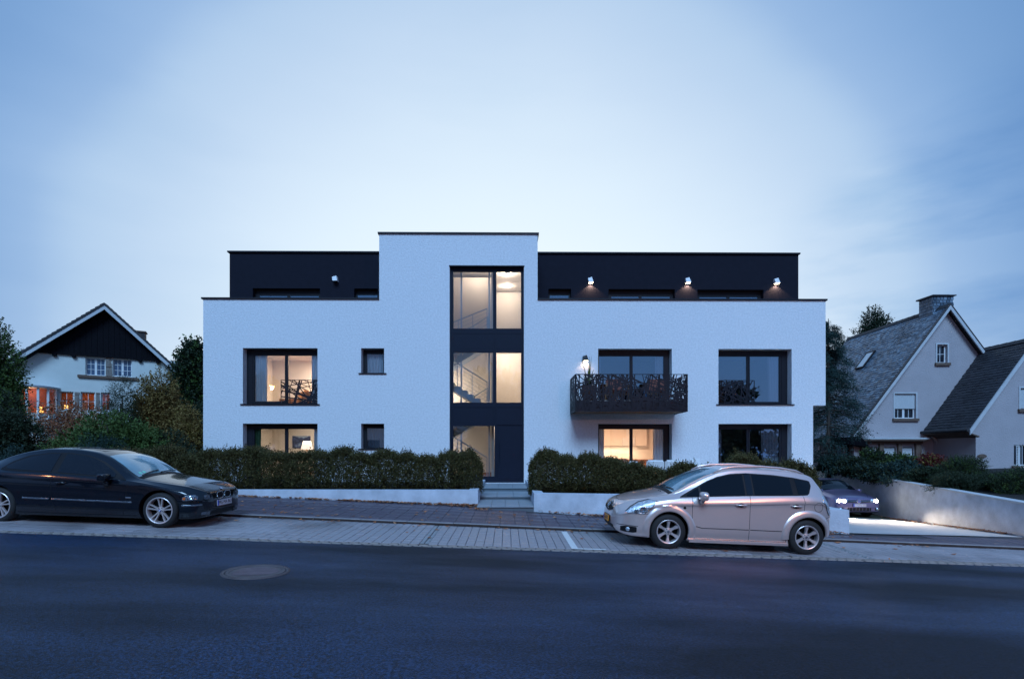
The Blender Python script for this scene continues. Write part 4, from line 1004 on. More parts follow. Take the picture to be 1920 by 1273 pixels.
# kitchen
g = bthing('kitchen_unit', 'pale fitted kitchen with lit worktop along the back wall', 'kitchen', U(1195), RD - .32, GF - .02)
K0, K1 = -1.55, 1.75
for k in range(6): x = K0 + k * (K1 - K0) / 6; MB().box(x + .004, x + (K1 - K0) / 6 - .004, -.30, .28, .09, .86).build('cabinet_door', 'inner_wood' if k > 2 else 'tan_leather', g)
MB().box(K0, K1, -.33, .28, .865, .90).build('worktop', 'fitting_white', g)
for k in range(6): x = K0 + k * (K1 - K0) / 6; MB().box(x + .004, x + (K1 - K0) / 6 - .004, -.05, .28, 1.55, 2.5).build('wall_cabinet', 'inner_paint', g)
MB().box(.55, 1.15, -.12, .279, 1.549, 1.95).build('cooker_hood', 'fitting_white', g)
MB().box(.75, .95, -.06, .2, 1.951, 2.7).build('hood_duct', 'fitting_white', g)
MB().box(K0, K0 + .45, -.34, .28, .09, 2.5).build('tall_cabinet', 'tan_leather', g)
lamp('AREA', 16, (1, .75, .5), (0, 0.05, 1.53), 2.6, g, sizey=.1)
g = bthing('dining_table', 'brown wooden dining table inside the bright kitchen', 'table', U(1215), 2.7, GF - .02)
MB().box(-.5, 1.3, -.45, .45, .70, .92).build('table_top', 'inner_wood', g)
for x in (-.4, 1.15):
    for y in (-.38, .32): MB().box(x, x + .06, y, y + .06, 0, .699).build('leg', 'inner_wood', g)
def tub_chair(px, y, lb, rz):
    c = bthing('dining_chair', lb, 'chair', F(px, 870, y)[0], y, GF - .02, 'tan leather dining chairs in the kitchen', rz)
    m = MB(); P = []
    for i in range(13):
        an = -.6 + i / 12 * (math.pi + 1.2); f = math.sin(max(0, min(1, (i) / 12)) * math.pi); r_ = .27
        P.append([(math.cos(an) * r_, math.sin(an) * r_, .42), (math.cos(an) * (r_ + .03), math.sin(an) * (r_ + .03), .60 + .18 * f), (math.cos(an) * (r_ + .02), math.sin(an) * (r_ + .02) , .68 + .30 * f), (math.cos(an) * (r_ - .02), math.sin(an) * (r_ - .02), .66 + .30 * f), (math.cos(an) * (r_ - .05), math.sin(an) * (r_ - .05), .44)])
    m.grid(P); m.build('backrest', 'tan_leather', c, smooth=True)
    MB().lathe([(0, .38), (.25, .38), (.28, .43), (.25, .48), (0, .49)], 24).build('seat', 'tan_leather', c, smooth=True)
    for k in range(4): an = k * 1.571 + .785; MB().tube([(math.cos(an) * .24, math.sin(an) * .24, 0), (math.cos(an) * .14, math.sin(an) * .14, .39)], .014, 6).build('leg', 'inner_wood', c)
tub_chair(1142, 1.5, 'tan tub chair seen at the left of the kitchen window', R(200)); tub_chair(1154, 1.35, 'second tan tub chair from the left in the kitchen window', R(190)); tub_chair(1169, 1.1, 'tan tub chair nearest the glass beside the middle window post', R(170))

# ---- terrace seats in front of the kitchen
def cushion(w, h, d, c): return bevel_obj(MB().box(-w / 2, w / 2, -d / 2, d / 2, 0, h).build(*c), min(w, h, d) * .35, 3)
def terr(px, py, y): u, z = F(px, py, y); return u, z
TZ = GF
m = MB(); i0 = BM @ Vector((U(1020), -4.4, 0)); m.box(U(1030), 7.9, -4.9, -.002, .2, TZ - .0); m.build('terrace', 'concrete', bld)
def outsofa(pxa, pxb, ptop, y, lb, n, tilt=0):
    ua_, zt_ = F(pxa, ptop, y); ub_, _ = F(pxb, ptop, y); w = ub_ - ua_
    g = bthing('outdoor_sofa', lb, 'sofa', (ua_ + ub_) / 2, y, TZ, 'white cushioned garden seats on the terrace', tilt)
    MB().box(-w / 2, w / 2, -.35, .38, .08, .30).build('base', 'grey_wicker', g)
    MB().box(-w / 2 - .03, w / 2 + .03, -.42, -.351, .08, .62).build('wicker_back', 'grey_wicker', g)
    for x in (-w / 2 + .05, w / 2 - .1):
        MB().box(x, x + .05, -.3, -.25, 0, .079).build('leg', 'dark_metal', g); MB().box(x, x + .05, .25, .3, 0, .079).build('leg', 'dark_metal', g)
    bevel_obj(MB().box(-w / 2, w / 2, -.30, .38, .302, .42).build('seat_cushion', 'cushion_white', g), .04, 2)
    for k in range(n):
        x0 = -w / 2 + k * w / n + .01; x1 = x0 + w / n - .02; zt = zt_ - TZ
        m = MB(); m.hexa([(x0, -.28, .425), (x1, -.28, .425), (x1, -.10, .425), (x0, -.10, .425)], [(x0 + .01, -.36, zt), (x1 - .01, -.36, zt - .01), (x1 - .01, -.22, zt - .02), (x0 + .01, -.22, zt)])
        bevel_obj(m.build('back_cushion', 'cushion_white', g), .05, 3)
outsofa(1207, 1276, 861.5, -2.4, 'white two-cushion garden sofa in front of the bright kitchen window', 2)
outsofa(1177, 1199, 863.5, -2.6, 'white garden armchair just left of the two-cushion sofa', 1, R(-14))
outsofa(1114, 1127, 860.5, -2.2, 'white garden seat peeping over the hedge below the black cube lamp', 1, R(10))
def garden_chair(px, ptop, y, lb, rz, w=.42):
    u, z = F(px, ptop, y); g = bthing('garden_chair', lb, 'chair', u, y, TZ, 'upright white chairs on the terrace', rz); h = z - TZ
    MB().box(-w / 2, w / 2, -.22, .22, .42, .46).build('seat', 'cushion_white', g)
    m = MB(); m.hexa([(-w / 2, .18, .461), (w / 2, .18, .461), (w / 2, .22, .461), (-w / 2, .22, .461)], [(-w / 2, .28, h), (w / 2, .28, h), (w / 2, .315, h), (-w / 2, .315, h)]); bevel_obj(m.build('backrest', 'cushion_white', g), .012)
    for x in (-w / 2 + .01, w / 2 - .035):
        for yy in (-.21, .185): MB().box(x, x + .025, yy, yy + .025, 0, .419).build('leg', 'dark_metal', g)
garden_chair(1287, 861.5, -2.2, 'white garden chair seen nearly edge-on right of the sofa', R(70))
garden_chair(1312, 860, -2.0, 'pinkish white garden chair turned to the wall near the car roof', R(15))
g = bthing('garden_table', 'low grey garden table behind the hedge right of the sofa', 'table', U(1330), -2.1, TZ)
MB().box(-.9, .7, -.4, .4, .70, .73).build('table_top', 'grey_wicker', g)
for x in (-.8, .55):
    for y in (-.32, .28): MB().box(x, x + .05, y, y + .05, 0, .699).build('leg', 'dark_metal', g)

# ================================================================== LEFT HOUSE
PH = math.atan2(3.9, 7.4); HL = Plane(-24.6, 30.85, PH)
lh = thing('gabled_house', 'cream rendered house with dark boarded gable and orange lit windows, left of the apartment block', 'house', (-24.6, 30.85, 0), PH)
def HR(a, b_, c, d_): return (HL(a, (c + d_) / 2)[0], HL(b_, (c + d_) / 2)[0], HL((a + b_) / 2, d_)[1], HL((a + b_) / 2, c)[1])
zA = HL(200, 573)[1]; uA = HL(200, 573)[0]; ULe, URe = HL(12, 686)[0], HL(347, 697)[0]; zE = 6.75
wl = HR(160, 197.5, 671, 704); wr = HR(211, 247, 673, 706)
bays = [HR(110, 138, 734, 768), HR(151, 178, 735, 770), HR(189, 207, 736, 770)]
slopeL = (zA - 0.35 - zE) / (uA - ULe)
m = MB(); half = min(uA - ULe, URe - uA)
xs = [ULe + .35, URe - .35]; zb = HL(200, 668)[1]
zs = [-1, zb]
for a in [wl, wr] + bays: xs += a[:2]; zs += a[2:]
m.sheet(xs, zs, lambda x, z: not any(a < x < b_ and c < z < d_ for a, b_, c, d_ in [wl, wr] + bays), 0, .3)
o = m.build('wall', 'stucco_cream', lh)
def sl_z(x, drop): return zA - drop - (zA - zE) * (uA - x) / (uA - ULe) if x < uA else zA - drop - (zA - zE) * (x - uA) / (URe - uA)
# trim wall corners above the roof line: gable boards on top part
xl_ = [x for x in (ULe + .35, URe - .35)]
gx0 = HL(72, 657)[0]; gx1 = HL(306, 675)[0]; dk = .32
nb = 22; gb0 = HL(72, 659)[1]
for k in range(nb):
    x0 = gx0 + (gx1 - gx0) * k / nb; x1 = gx0 + (gx1 - gx0) * (k + 1) / nb - .012
    c_ = lambda x: max(gb0 + .02, sl_z(x, dk))
    m = MB(); top = [(x0, -.10, c_(x0))] + ([(uA, -.10, sl_z(uA, dk))] if x0 < uA < x1 else []) + [(x1, -.10, c_(x1))]
    m.prism([(x0, -.10, gb0), (x1, -.10, gb0)] + top[::-1], (0, .07 + .004 * (k % 2), 0)); m.build('gable_board', 'dark_wood', lh, fix=True)
m = MB(); m.prism([(gx0 - .1, -.02, gb0 + .05), (gx1 + .1, -.02, gb0 + .05), (uA, -.02, sl_z(uA, .4))], (0, .3, 0)); m.build('gable_wall', 'dark_wood', lh, fix=True)
MB().box(gx0 - .15, gx1 + .15, -.13, -.02, gb0 - .08, gb0 + .02).build('gable_beam', 'dark_wood', lh)
for px in (103, 139, 263, 296): u_ = HL(px, 665)[0]; MB().box(u_ - .09, u_ + .09, -.16, .0, gb0 - .22, gb0 - .081).build('bracket', 'dark_wood', lh)
# side strips of wall under the lower verge
for (x0, x1) in ((ULe + .35, gx0), (gx1, URe - .35)):
    z0_ = zb; pts = [(x0, 0.0, z0_), (x1, 0.0, z0_), (x1, 0.0, max(z0_ + .01, sl_z(x1, .34))), (x0, 0.0, max(z0_ + .005, sl_z(x0, .34)))]
    m = MB(); m.prism(pts, (0, .3, 0)); m.build('wall', 'stucco_cream', lh, fix=True)
RDp = 10.0; ov = .55
def roofside(x0, z0, x1, z1, name):
    m = MB(); t_ = .16
    m.hexa([(x0, -ov, z0 - t_), (x1, -ov, z1 - t_), (x1, RDp, z1 - t_), (x0, RDp, z0 - t_)], [(x0, -ov, z0), (x1, -ov, z1), (x1, RDp, z1), (x0, RDp, z0)])
    return m.build(name, 'tile_dark', lh, fix=True)
rl = roofside(ULe - .3, zE - .3 * .9, uA, zA, 'roof'); rr_ = roofside(uA + .002, zA, URe + .25, zE - .3, 'roof')
def verge(x0, z0, x1, z1):
    m = MB(); m.hexa([(x0, -ov - .05, z0 - .38), (x1, -ov - .05, z1 - .38), (x1, -ov - .005, z1 - .38), (x0, -ov - .005, z0 - .38)], [(x0, -ov - .05, z0 - .13), (x1, -ov - .05, z1 - .13), (x1, -ov - .005, z1 - .13), (x0, -ov - .005, z0 - .13)]); m.build('bargeboard', 'trim_pale', lh, fix=True)
    m = MB(); n_ = 22
    for k in range(n_):
        f0, f1 = k / n_, (k + 1) / n_; a = (x0 + (x1 - x0) * f0, z0 + (z1 - z0) * f0); b_ = (x0 + (x1 - x0) * f1, z0 + (z1 - z0) * f1)
        lo, hi = (a, b_) if z1 > z0 else (b_, a)
        m.hexa([(lo[0], -ov - .09, lo[1] - .10), (hi[0], -ov - .09, hi[1] - .12), (hi[0], RDp, hi[1] - .12), (lo[0], RDp, lo[1] - .10)], [(lo[0], -ov - .09, lo[1] + .07), (hi[0], -ov - .09, hi[1] + .02), (hi[0], RDp, hi[1] + .02), (lo[0], RDp, lo[1] + .07)])
    o = m.build('roof_tile_courses', 'tile_dark', lh, fix=True); o['kind'] = 'stuff'
    m = MB(); m.hexa([(x0, -ov, z0 - .40), (x1, -ov, z1 - .40), (x1, .0, z1 - .40), (x0, .0, z0 - .40)], [(x0, -ov, z0 - .36), (x1, -ov, z1 - .36), (x1, .0, z1 - .36), (x0, .0, z0 - .36)]); m.build('verge_soffit', 'dark_wood', lh, fix=True)
verge(ULe - .3, zE - .27, uA, zA); verge(uA, zA, URe + .25, zE - .3)
def house_window(r, parent, y=.12, fm='frame_white', pm='pane_blue', cols=2, bars=(2, 2), sill=None, lintel=None, emit=None):
    u0, u1, z0, z1 = r; m = MB(); t_ = .055; xs = [u0, u1]; hs = []
    cw = (u1 - u0) / cols
    for k in range(cols):
        a, b_ = u0 + k * cw + t_, u0 + (k + 1) * cw - t_; hs.append((a, b_, z0 + t_, z1 - t_))
    zs = [z0, z1]
    for h_ in hs: xs += h_[:2]; zs += h_[2:]
    m.sheet(xs, zs, lambda x, z: not any(a < x < b_ and c < z < d_ for a, b_, c, d_ in hs), y, y + .07); w = m.build('window', fm, parent)
    for (a, b_, c, d_) in hs:
        MB().box(a - .01, b_ + .01, y + .03, y + .04, c - .01, d_ + .01).build('pane', pm, w)
        for i in range(1, bars[0]): x = a + (b_ - a) * i / bars[0]; MB().box(x - .012, x + .012, y + .010, y + .029, c, d_).build('glazing_bar', fm, w)
        for i in range(1, bars[1]): z = c + (d_ - c) * i / bars[1]; MB().box(a, b_, y + .011, y + .028, z - .012, z + .012).build('glazing_bar', fm, w)
    if sill: MB().box(u0 - .12, u1 + .12, -.10, y - .001, z0 - .14, z0 - .001).build('sill', sill, w)
    return w
house_window(wl, lh, bars=(2, 3)); house_window(wr, lh, bars=(2, 3))
MB().box(wl[0] - .35, wr[1] + .35, -.12, .11, wl[2] - .16, wl[2] - .01).build('window_sill', 'brown_stone', lh)
def stones(u0, u1, z0, z1, y, parent, seed, name='stone', h=.13, mt='rubble_stone'):
    rg = random.Random(seed); z = z0; nn = 0
    while z < z1 - .03:
        hh_ = min(h * rg.uniform(.7, 1.3), z1 - z); x = u0
        while x < u1 - .04:
            w_ = min(rg.uniform(.15, .40), u1 - x)
            MB().box(x + .006, x + w_ - .006, y - rg.uniform(.01, .05), y + .02, z + .006, z + hh_ - .006).build(name, mt, parent); x += w_; nn += 1
        z += hh_
stones(wl[1] + .02, wr[0] - .02, wl[2] - .2, wl[3] + .05, 0, lh, 1)
for k, a in enumerate(bays):
    house_window(a, lh, cols=1, bars=(2, 2), pm='window_glass', y=.1)
    MB().box(a[0] - .2, a[1] + .2, 1.4, 1.45, a[2] - .4, a[3] + .4).build('room_wall', 'orange_room', lh)
    if k < 2: stones(a[1] + .05, bays[k + 1][0] - .05, a[2], a[3], 0, lh, 10 + k)
MB().box(bays[0][0] - .3, bays[2][1] + .5, .31, 1.39, bays[0][2] - 2.0, bays[0][2] - 1.9).build('room_floor', 'inner_floor', lh)
MB().box(bays[0][0] - .3, bays[2][1] + .5, .31, 1.39, bays[0][3] + .12, bays[0][3] + .2).build('room_ceiling', 'inner_paint', lh)
lamp('AREA', 9, (1, .55, .28), ((bays[0][0] + bays[2][1]) / 2, .9, bays[0][3] + .1), 2.4, lh, sizey=.3)
u_, z_ = HL(117, 765); g = thing('table_lamp', 'small glowing table lamp in the orange lit left house window', 'lamp', (Vector((-24.6, 30.85, 0)) + Matrix.Rotation(PH, 3, 'Z') @ Vector((u_, .7, z_ - .35)))[:], PH)
MB().lathe([(.12, .12), (.09, .58), (0, .58)], 16).build('shade', 'glow_amber', g); MB().lathe([(.08, 0), (.08, .03), (.02, .05), (.02, .12), (0, .12)], 12).build('base', 'brown_stone', g)
# round bay on the left
bu, bz1 = HL(50, 728); bz0 = HL(50, 775)[1]; br = 1.35; bc = (HL(52, 740)[0], .35)
m = MB(); nseg = 7; an0, an1 = R(200), R(340)
for k in range(nseg + 1):
    an = an0 + (an1 - an0) * k / nseg; x, y = bc[0] + br * math.cos(an), bc[1] + br * math.sin(an)
    MB().bar((x, y, bz0 - .6), (x, y, bz1), .10, .10).build('bay_mullion', 'frame_white', lh)
    if k < nseg:
        an2 = an0 + (an1 - an0) * (k + 1) / nseg; x2, y2 = bc[0] + br * math.cos(an2), bc[1] + br * math.sin(an2)
        m = MB(); m.face([m.verts([(x, y, bz0), (x2, y2, bz0), (x2, y2, bz1), (x, y, bz1)]) + q_ for q_ in range(4)]); m.build('bay_pane', 'window_glass', lh)
        m = MB(); m.prism([(x, y, -1), (x2, y2, -1), (x2, y2, bz0), (x, y, bz0)], (0, .1, 0)); m.build('bay_wall', 'stucco_cream', lh, fix=True)
m = MB(); m.lathe([(br + .14, bz1), (br + .16, bz1 + .10), (0, bz1 + .35)], 32, (bc[0], bc[1], 0)); m.build('bay_roof', 'trim_pale', lh)
MB().box(bc[0] - 1.25, bc[0] + 1.25, -.07, -.02, bz0 - .3, bz1).build('room_wall', 'orange_room', lh)
lamp('POINT', 8, (1, .55, .28), (bc[0] + .2, -.5, bz1 - .25), .1, lh)
u_, z_ = HL(83, 768); g = thing('table_lamp', 'glowing table lamp in the bay window of the left house', 'lamp', (Vector((-24.6, 30.85, 0)) + Matrix.Rotation(PH, 3, 'Z') @ Vector((u_ - .1, -.35, z_ - .35)))[:], PH)
MB().lathe([(.17, .12), (.10, .48), (0, .48)], 16).build('shade', 'glow_amber', g); MB().lathe([(.08, 0), (.08, .03), (.02, .05), (.02, .12), (0, .12)], 12).build('base', 'brown_stone', g)
# chimney, side wall, lower side wing
cx = uA + 1.15; cz = sl_z(cx, 0)
ch = MB().box(cx - .1, cx + .42, 2.6, 3.2, cz - 1.3, HL(262, 611)[1] + .12).build('chimney', 'tile_dark', lh)
stz = HL(262, 611)[1] + .121; MB().box(cx - .16, cx + .48, 2.54, 3.26, stz, stz + .08).build('chimney_cap', 'brown_stone', ch)
MB().box(ULe + .35, ULe + .65, .301, 9.6, -1, zE - .35).build('side_wall', 'stucco_cream', lh)
MB().box(URe - .65, URe - .35, .301, 9.6, -1, zE - .35).build('side_wall', 'stucco_cream', lh)
MB().box(ULe + .66, URe - .66, 9.3, 9.6, -1, zE - .35).build('rear_wall', 'stucco_cream', lh)
m = MB(); m.hexa([(URe - .3, 2.5, 5.9), (URe + 3.2, 2.5, 5.0), (URe + 3.2, 9.5, 5.0), (URe - .3, 9.5, 7.9)], [(URe - .3, 2.5, 6.1), (URe + 3.2, 2.5, 5.2), (URe + 3.2, 9.5, 5.2), (URe - .3, 9.5, 8.1)]); m.build('side_wing_roof', 'tile_dark', lh, fix=True)
MB().box(URe - .34, URe + 2.8, 3.0, 9.0, -1, 4.95).build('side_wing', 'stucco_cream', lh)
stones(URe + 1.6, URe + 2.4, 2.6, 4.4, 2.99, lh, 30)
u0_ = URe + 2.45; house_window((u0_, u0_ + .34, 2.6, 4.6), lh, y=2.9, cols=1, bars=(1, 3), pm='orange_room')

# ================================================================== RIGHT HOUSES
d1, d2 = 26.5, 24.1
def G1(px, py, d=d1): p = Pt(px, py, d); return p.x, p.z
X1a, zA1 = G1(1772, 574); X1l, zE1 = G1(1601, 804); X1r = 2 * X1a - X1l
X2l, zE2 = G1(1812, 799, d2); X2a = 24.85; zA2 = Pt(1928, 636, d2).z; X2r = 2 * X2a - X2l
sl1 = (zA1 - zE1) / (X1a - X1l)
rh = thing('gabled_house', 'tall steep gabled grey stucco house with slate roof, chimney and half-closed shutter', 'house', (X1a, d1, 0), 0)
def lx(x): return x - X1a
wsm = (lx(G1(1756.5, 660)[0]), lx(G1(1776, 660)[0]), G1(1766, 680.5)[1], G1(1766, 646)[1])
wbg = (lx(G1(1677, 760)[0]), lx(G1(1717, 760)[0]), G1(1697, 784.5)[1], G1(1697, 738)[1])
gl = [(lx(G1(a, 850)[0]), lx(G1(b_, 850)[0]), G1(a, 880)[1], G1(a, 838)[1]) for a, b_ in ((1622, 1645.5), (1655, 1680), (1689, 1713))]
door1 = (lx(G1(1784, 850)[0]), lx(G1(1809, 850)[0]), G1(1800, 875)[1] - .6, G1(1800, 833)[1])
holes = [wsm, wbg] + gl + [door1]
def gable_sheet(m, xl, xr, xa, za, ze, zb, holes, y0, y1, under=.18):
    """gable wall cut along the roof slopes; built as columns so the sloping top is clean"""
    s_ = (za - ze) / (xa - xl); xs = sorted(set([xl, xr, xa] + [v for h_ in holes for v in h_[:2] if xl < v < xr] + [xl + (xr - xl) * i / 24 for i in range(25)]))
    top = lambda x: (za - abs(x - xa) * s_) - under
    for a, b_ in zip(xs, xs[1:]):
        if b_ - a < 1e-4: continue
        mid = (a + b_) / 2; cuts = sorted([(h_[2], h_[3]) for h_ in holes if h_[0] < mid < h_[1]]); lo = zb; segs = []
        for c, d_ in cuts: segs.append((lo, c)); lo = d_
        for c, d_ in segs: m.box(a, b_, y0, y1, c, d_)
        m.hexa([(a, y0, lo), (b_, y0, lo), (b_, y1, lo), (a, y1, lo)], [(a, y0, top(a)), (b_, y0, top(b_)), (b_, y1, top(b_)), (a, y1, top(a))])
    return m
m = gable_sheet(MB(), lx(X1l), lx(X1r) - .2, 0, zA1, zE1, 0.0, holes, 0, .3)
w = m.build('gable_wall', 'stucco_grey', rh)
bm = bmesh.new(); bm.from_mesh(w.data); bmesh.ops.remove_doubles(bm, verts=bm.verts, dist=.0005); bm.to_mesh(w.data); bm.free()
dep1 = 7.6
def slab_roof(parent, xa, za, xe, ze, y0, y1, mt, name, th=.10):
    """one roof plane"""
    m = MB(); m.hexa([(xa, y0, za - th), (xe, y0, ze - th), (xe, y1, ze - th), (xa, y1, za - th)], [(xa, y0, za), (xe, y0, ze), (xe, y1, ze), (xa, y1, za)])
    return m.build(name, mt, parent, fix=True)
def slates(parent, xa, za, xe, ze, y0, y1, mt, seed, row=.17, wid=.24):
    """overlapping slates laid in courses up the slope"""
    A = Vector((xe, 0, ze)); B = Vector((xa, 0, za)); up = (B - A); Ls = up.length; up.normalize(); nrm_ = Vector((-up.z, 0, up.x)); nrm_ = nrm_ if nrm_.z > 0 else -nrm_
    nr = int(Ls / row); nc = int((y1 - y0) / wid); rg = np.random.default_rng(seed); m = MB()
    for i in range(nr):
        for j in range(nc + 1):
            o_ = (i % 2) * .5 * wid; ya = y0 + j * wid - o_ + .006; yb = min(ya + wid - .012, y1); ya = max(ya, y0)
            if yb - ya < .03: continue
            lift = .022 + rg.random() * .012; k = rg.normal() * .004; drop = rg.normal() * .01
            p = A + up * (i * row + drop); q = A + up * (i * row + row * 1.15)
            m.hexa([(p.x + nrm_.x * .002, ya, p.z + nrm_.z * .002), (p.x + nrm_.x * .002, yb, p.z + nrm_.z * .002), (q.x, yb, q.z), (q.x, ya, q.z)],
                   [(p.x + nrm_.x * (lift + k), ya, p.z + nrm_.z * (lift + k)), (p.x + nrm_.x * (lift - k), yb, p.z + nrm_.z * (lift - k)), (q.x + nrm_.x * .008, yb, q.z + nrm_.z * .008), (q.x + nrm_.x * .008, ya, q.z + nrm_.z * .008)])
    o = m.build('slates', mt, parent, fix=True); o['kind'] = 'stuff'; return o
ex = .35
rfL = slab_roof(rh, 0, zA1, lx(X1l) - ex, zE1 - ex * sl1, -.28, dep1, 'tile_dark', 'roof'); slates(rfL, 0, zA1, lx(X1l) - ex, zE1 - ex * sl1, -.28, dep1, 'slate', 3)
rfR = slab_roof(rh, .003, zA1, lx(X1r), zE1, -.28, dep1, 'tile_dark', 'roof')
for sgn, xe in ((-1, lx(X1l) - ex), (1, lx(X1r))):
    ze_ = zA1 - abs(xe) * sl1
    m = MB(); m.hexa([(0, -.34, zA1 - .26), (xe, -.34, ze_ - .26), (xe, -.281, ze_ - .26), (0, -.281, zA1 - .26)], [(0, -.34, zA1 - .02), (xe, -.34, ze_ - .02), (xe, -.281, ze_ - .02), (0, -.281, zA1 - .02)]); m.build('bargeboard', 'trim_pale', rh, fix=True)
    m = MB(); m.hexa([(0, -.36, zA1 - .02), (xe, -.36, ze_ - .02), (xe, -.20, ze_ - .02), (0, -.20, zA1 - .02)], [(0, -.36, zA1 + .05), (xe, -.36, ze_ + .05), (xe, -.20, ze_ + .05), (0, -.20, zA1 + .05)]); m.build('verge_slates', 'slate_wet', rh, fix=True)
# slate clad chimney with a raised cap
c0, c1 = lx(G1(1742, 560, 27.2)[0]), lx(G1(1779, 560, 27.2)[0]); ctop = G1(1757, 558, 27.2)[1]
ch = MB().box(c0, c1, .45, 1.35, zA1 - 2.0, ctop).build('chimney', 'slate_wet', rh)
m = MB(); z_ = zA1 - 1.3; i = 0
while z_ < ctop - .05:
    for k in range(6):
        x = c0 - .02 + (c1 - c0 + .04) * k / 6 + (i % 2) * .04; m.hexa([(x, .42, z_), (x + .15, .42, z_), (x + .15, .449, z_), (x, .449, z_)], [(x, .44, z_ + .17), (x + .15, .44, z_ + .17), (x + .15, .449, z_ + .17), (x, .449, z_ + .17)])
        y = .45 + .15 * k; m.hexa([(c0 - .03, y, z_), (c0 - .001, y, z_), (c0 - .001, y + .14, z_), (c0 - .03, y + .14, z_)], [(c0 - .012, y, z_ + .17), (c0 - .001, y, z_ + .17), (c0 - .001, y + .14, z_ + .17), (c0 - .012, y + .14, z_ + .17)])
    z_ += .16; i += 1
o = m.build('chimney_slates', 'slate', ch); o['kind'] = 'stuff'
m = MB(); m.hexa([(c0 - .12, .35, ctop), (c1 + .12, .35, ctop), (c1 + .12, 1.45, ctop), (c0 - .12, 1.45, ctop)], [(c0 - .1, .35, ctop + .05), (c1 + .1, .35, ctop + .05), (c1 + .1, 1.45, ctop + .08), (c0 - .1, 1.45, ctop + .08)]); m.build('chimney_cap', 'slate_wet', ch)
MB().box(c0 + .1, c1 - .1, .55, 1.25, ctop + .081, ctop + .12).build('chimney_top', 'tile_dark', ch)
# ridge tiles
for k in range(18): y = -.25 + k * .435; m = MB(); m.hexa([(-.16, y, zA1 - .12), (.16, y, zA1 - .12), (.16, y + .42, zA1 - .13), (-.16, y + .42, zA1 - .13)], [(-.02, y, zA1 + .075), (.02, y, zA1 + .075), (.02, y + .42, zA1 + .06), (-.02, y + .42, zA1 + .06)]); m.build('ridge_tile', 'tile_dark', rh)
# roof window
def on_roof(px, py):
    # meet the view ray with the left roof plane
    a = (px - VX) / FP; b_ = -(py - VY) / FP; t_ = (zA1 - CZ + sl1 * (-X1a)) / (b_ - sl1 * a); return Vector((a * t_ - X1a, t_ - d1, CZ + b_ * t_))
q4 = [on_roof(1611, 687), on_roof(1622, 687), on_roof(1637, 665), on_roof(1626, 666)]
c_ = sum(q4, Vector()) / 4; upv = Vector((X1a - X1l, 0, zA1 - zE1)).normalized(); nv_ = Vector((-upv.z, 0, upv.x)); yv = Vector((0, 1, 0)); hw_, hl_ = .36, .62
def rq(s, t, h): return c_ + yv * s + upv * t + nv_ * h
m = MB()
for (s0, s1, t0, t1) in ((-hw_, hw_, -hl_, -hl_ + .07), (-hw_, hw_, hl_ - .07, hl_), (-hw_, -hw_ + .07, -hl_ + .07, hl_ - .07), (hw_ - .07, hw_, -hl_ + .07, hl_ - .07)):
    m.hexa([rq(s0, t0, .03), rq(s1, t0, .03), rq(s1, t1, .03), rq(s0, t1, .03)], [rq(s0, t0, .12), rq(s1, t0, .12), rq(s1, t1, .12), rq(s0, t1, .12)])
rw = m.build('roof_window', 'dark_metal', rfL, fix=True)
m = MB(); s_, t_ = hw_ - .07, hl_ - .07; m.hexa([rq(-s_, -t_, .05), rq(s_, -t_, .05), rq(s_, t_, .05), rq(-s_, t_, .05)], [rq(-s_, -t_, .09), rq(s_, -t_, .09), rq(s_, t_, .09), rq(-s_, t_, .09)])
m.build('roof_window_pane', 'shutter', rfL, fix=True)
# snow hooks
m = MB()
for k in range(26):
    f = random.random(); y = random.uniform(.1, dep1 - .2); s_ = random.uniform(.3, 7.2); p = Vector((lx(X1l) - ex, y, zE1 - ex * sl1)) + upv * s_; m.bar(p + nv_ * .02, p + nv_ * .13 - upv * .04, .02); m.bar(p + nv_ * .12 - upv * .04, p + nv_ * .13 - upv * .14, .02)
o = m.build('snow_hooks', 'slate_wet', rfL); o['kind'] = 'stuff'
# windows
def surround(r, parent, y=-.03, t_=.07, mt='trim_pale'):
    a, b_, c, d_ = r; m = MB(); m.sheet([a - t_, a, b_, b_ + t_], [c, d_, d_ + t_], lambda x, z: not (a < x < b_ and z < d_), y, -.001); return m.build('window_surround', mt, parent)
w = house_window(wsm, rh, cols=1, bars=(2, 2), sill='brown_stone', pm='pane_dark'); surround(wsm, rh)
w = house_window(wbg, rh, cols=2, bars=(2, 1), sill='brown_stone', pm='pane_dark'); surround(wbg, rh)
z_ = wbg[3]; n_ = 0
while z_ > wbg[2] + (wbg[3] - wbg[2]) * .40: MB().box(wbg[0] + .01, wbg[1] - .01, .06 + (n_ % 2) * .002, .085, z_ - .052, z_ - .004).build('shutter_slat', 'shutter', w); z_ -= .056; n_ += 1
for a in gl:
    w = house_window((a[0], a[1], a[2], a[3]), rh, cols=1, bars=(1, 1), pm='pane_dark', fm='brown_stone'); z_ = a[3] - .05; n_ = 0
    while z_ > a[2] + .1: MB().box(a[0] + .05, a[1] - .05, .05, .08 + .001 * (n_ % 2), z_ - .09, z_ - .004).build('shutter_slat', 'shutter', w); z_ -= .094; n_ += 1
for a, b_ in ((1612, 1621), (1646.5, 1654), (1681, 1688), (1714, 1724)): x0, x1 = lx(G1(a, 850)[0]), lx(G1(b_, 850)[0]); MB().box(x0, x1, -.14, -.001, gl[0][2], gl[0][3] + .18).build('stone_pillar', 'brown_stone', rh)
MB().box(lx(G1(1611, 832)[0]), lx(G1(1726, 832)[0]), -.16, -.001, gl[0][3] + .181, gl[0][3] + .32).build('lintel', 'brown_stone', rh)
MB().box(lx(G1(1608, 826)[0]), lx(G1(1731, 826)[0]), -.45, -.001, gl[0][3] + .40, gl[0][3] + .48).build('canopy', 'trim_pale', rh)
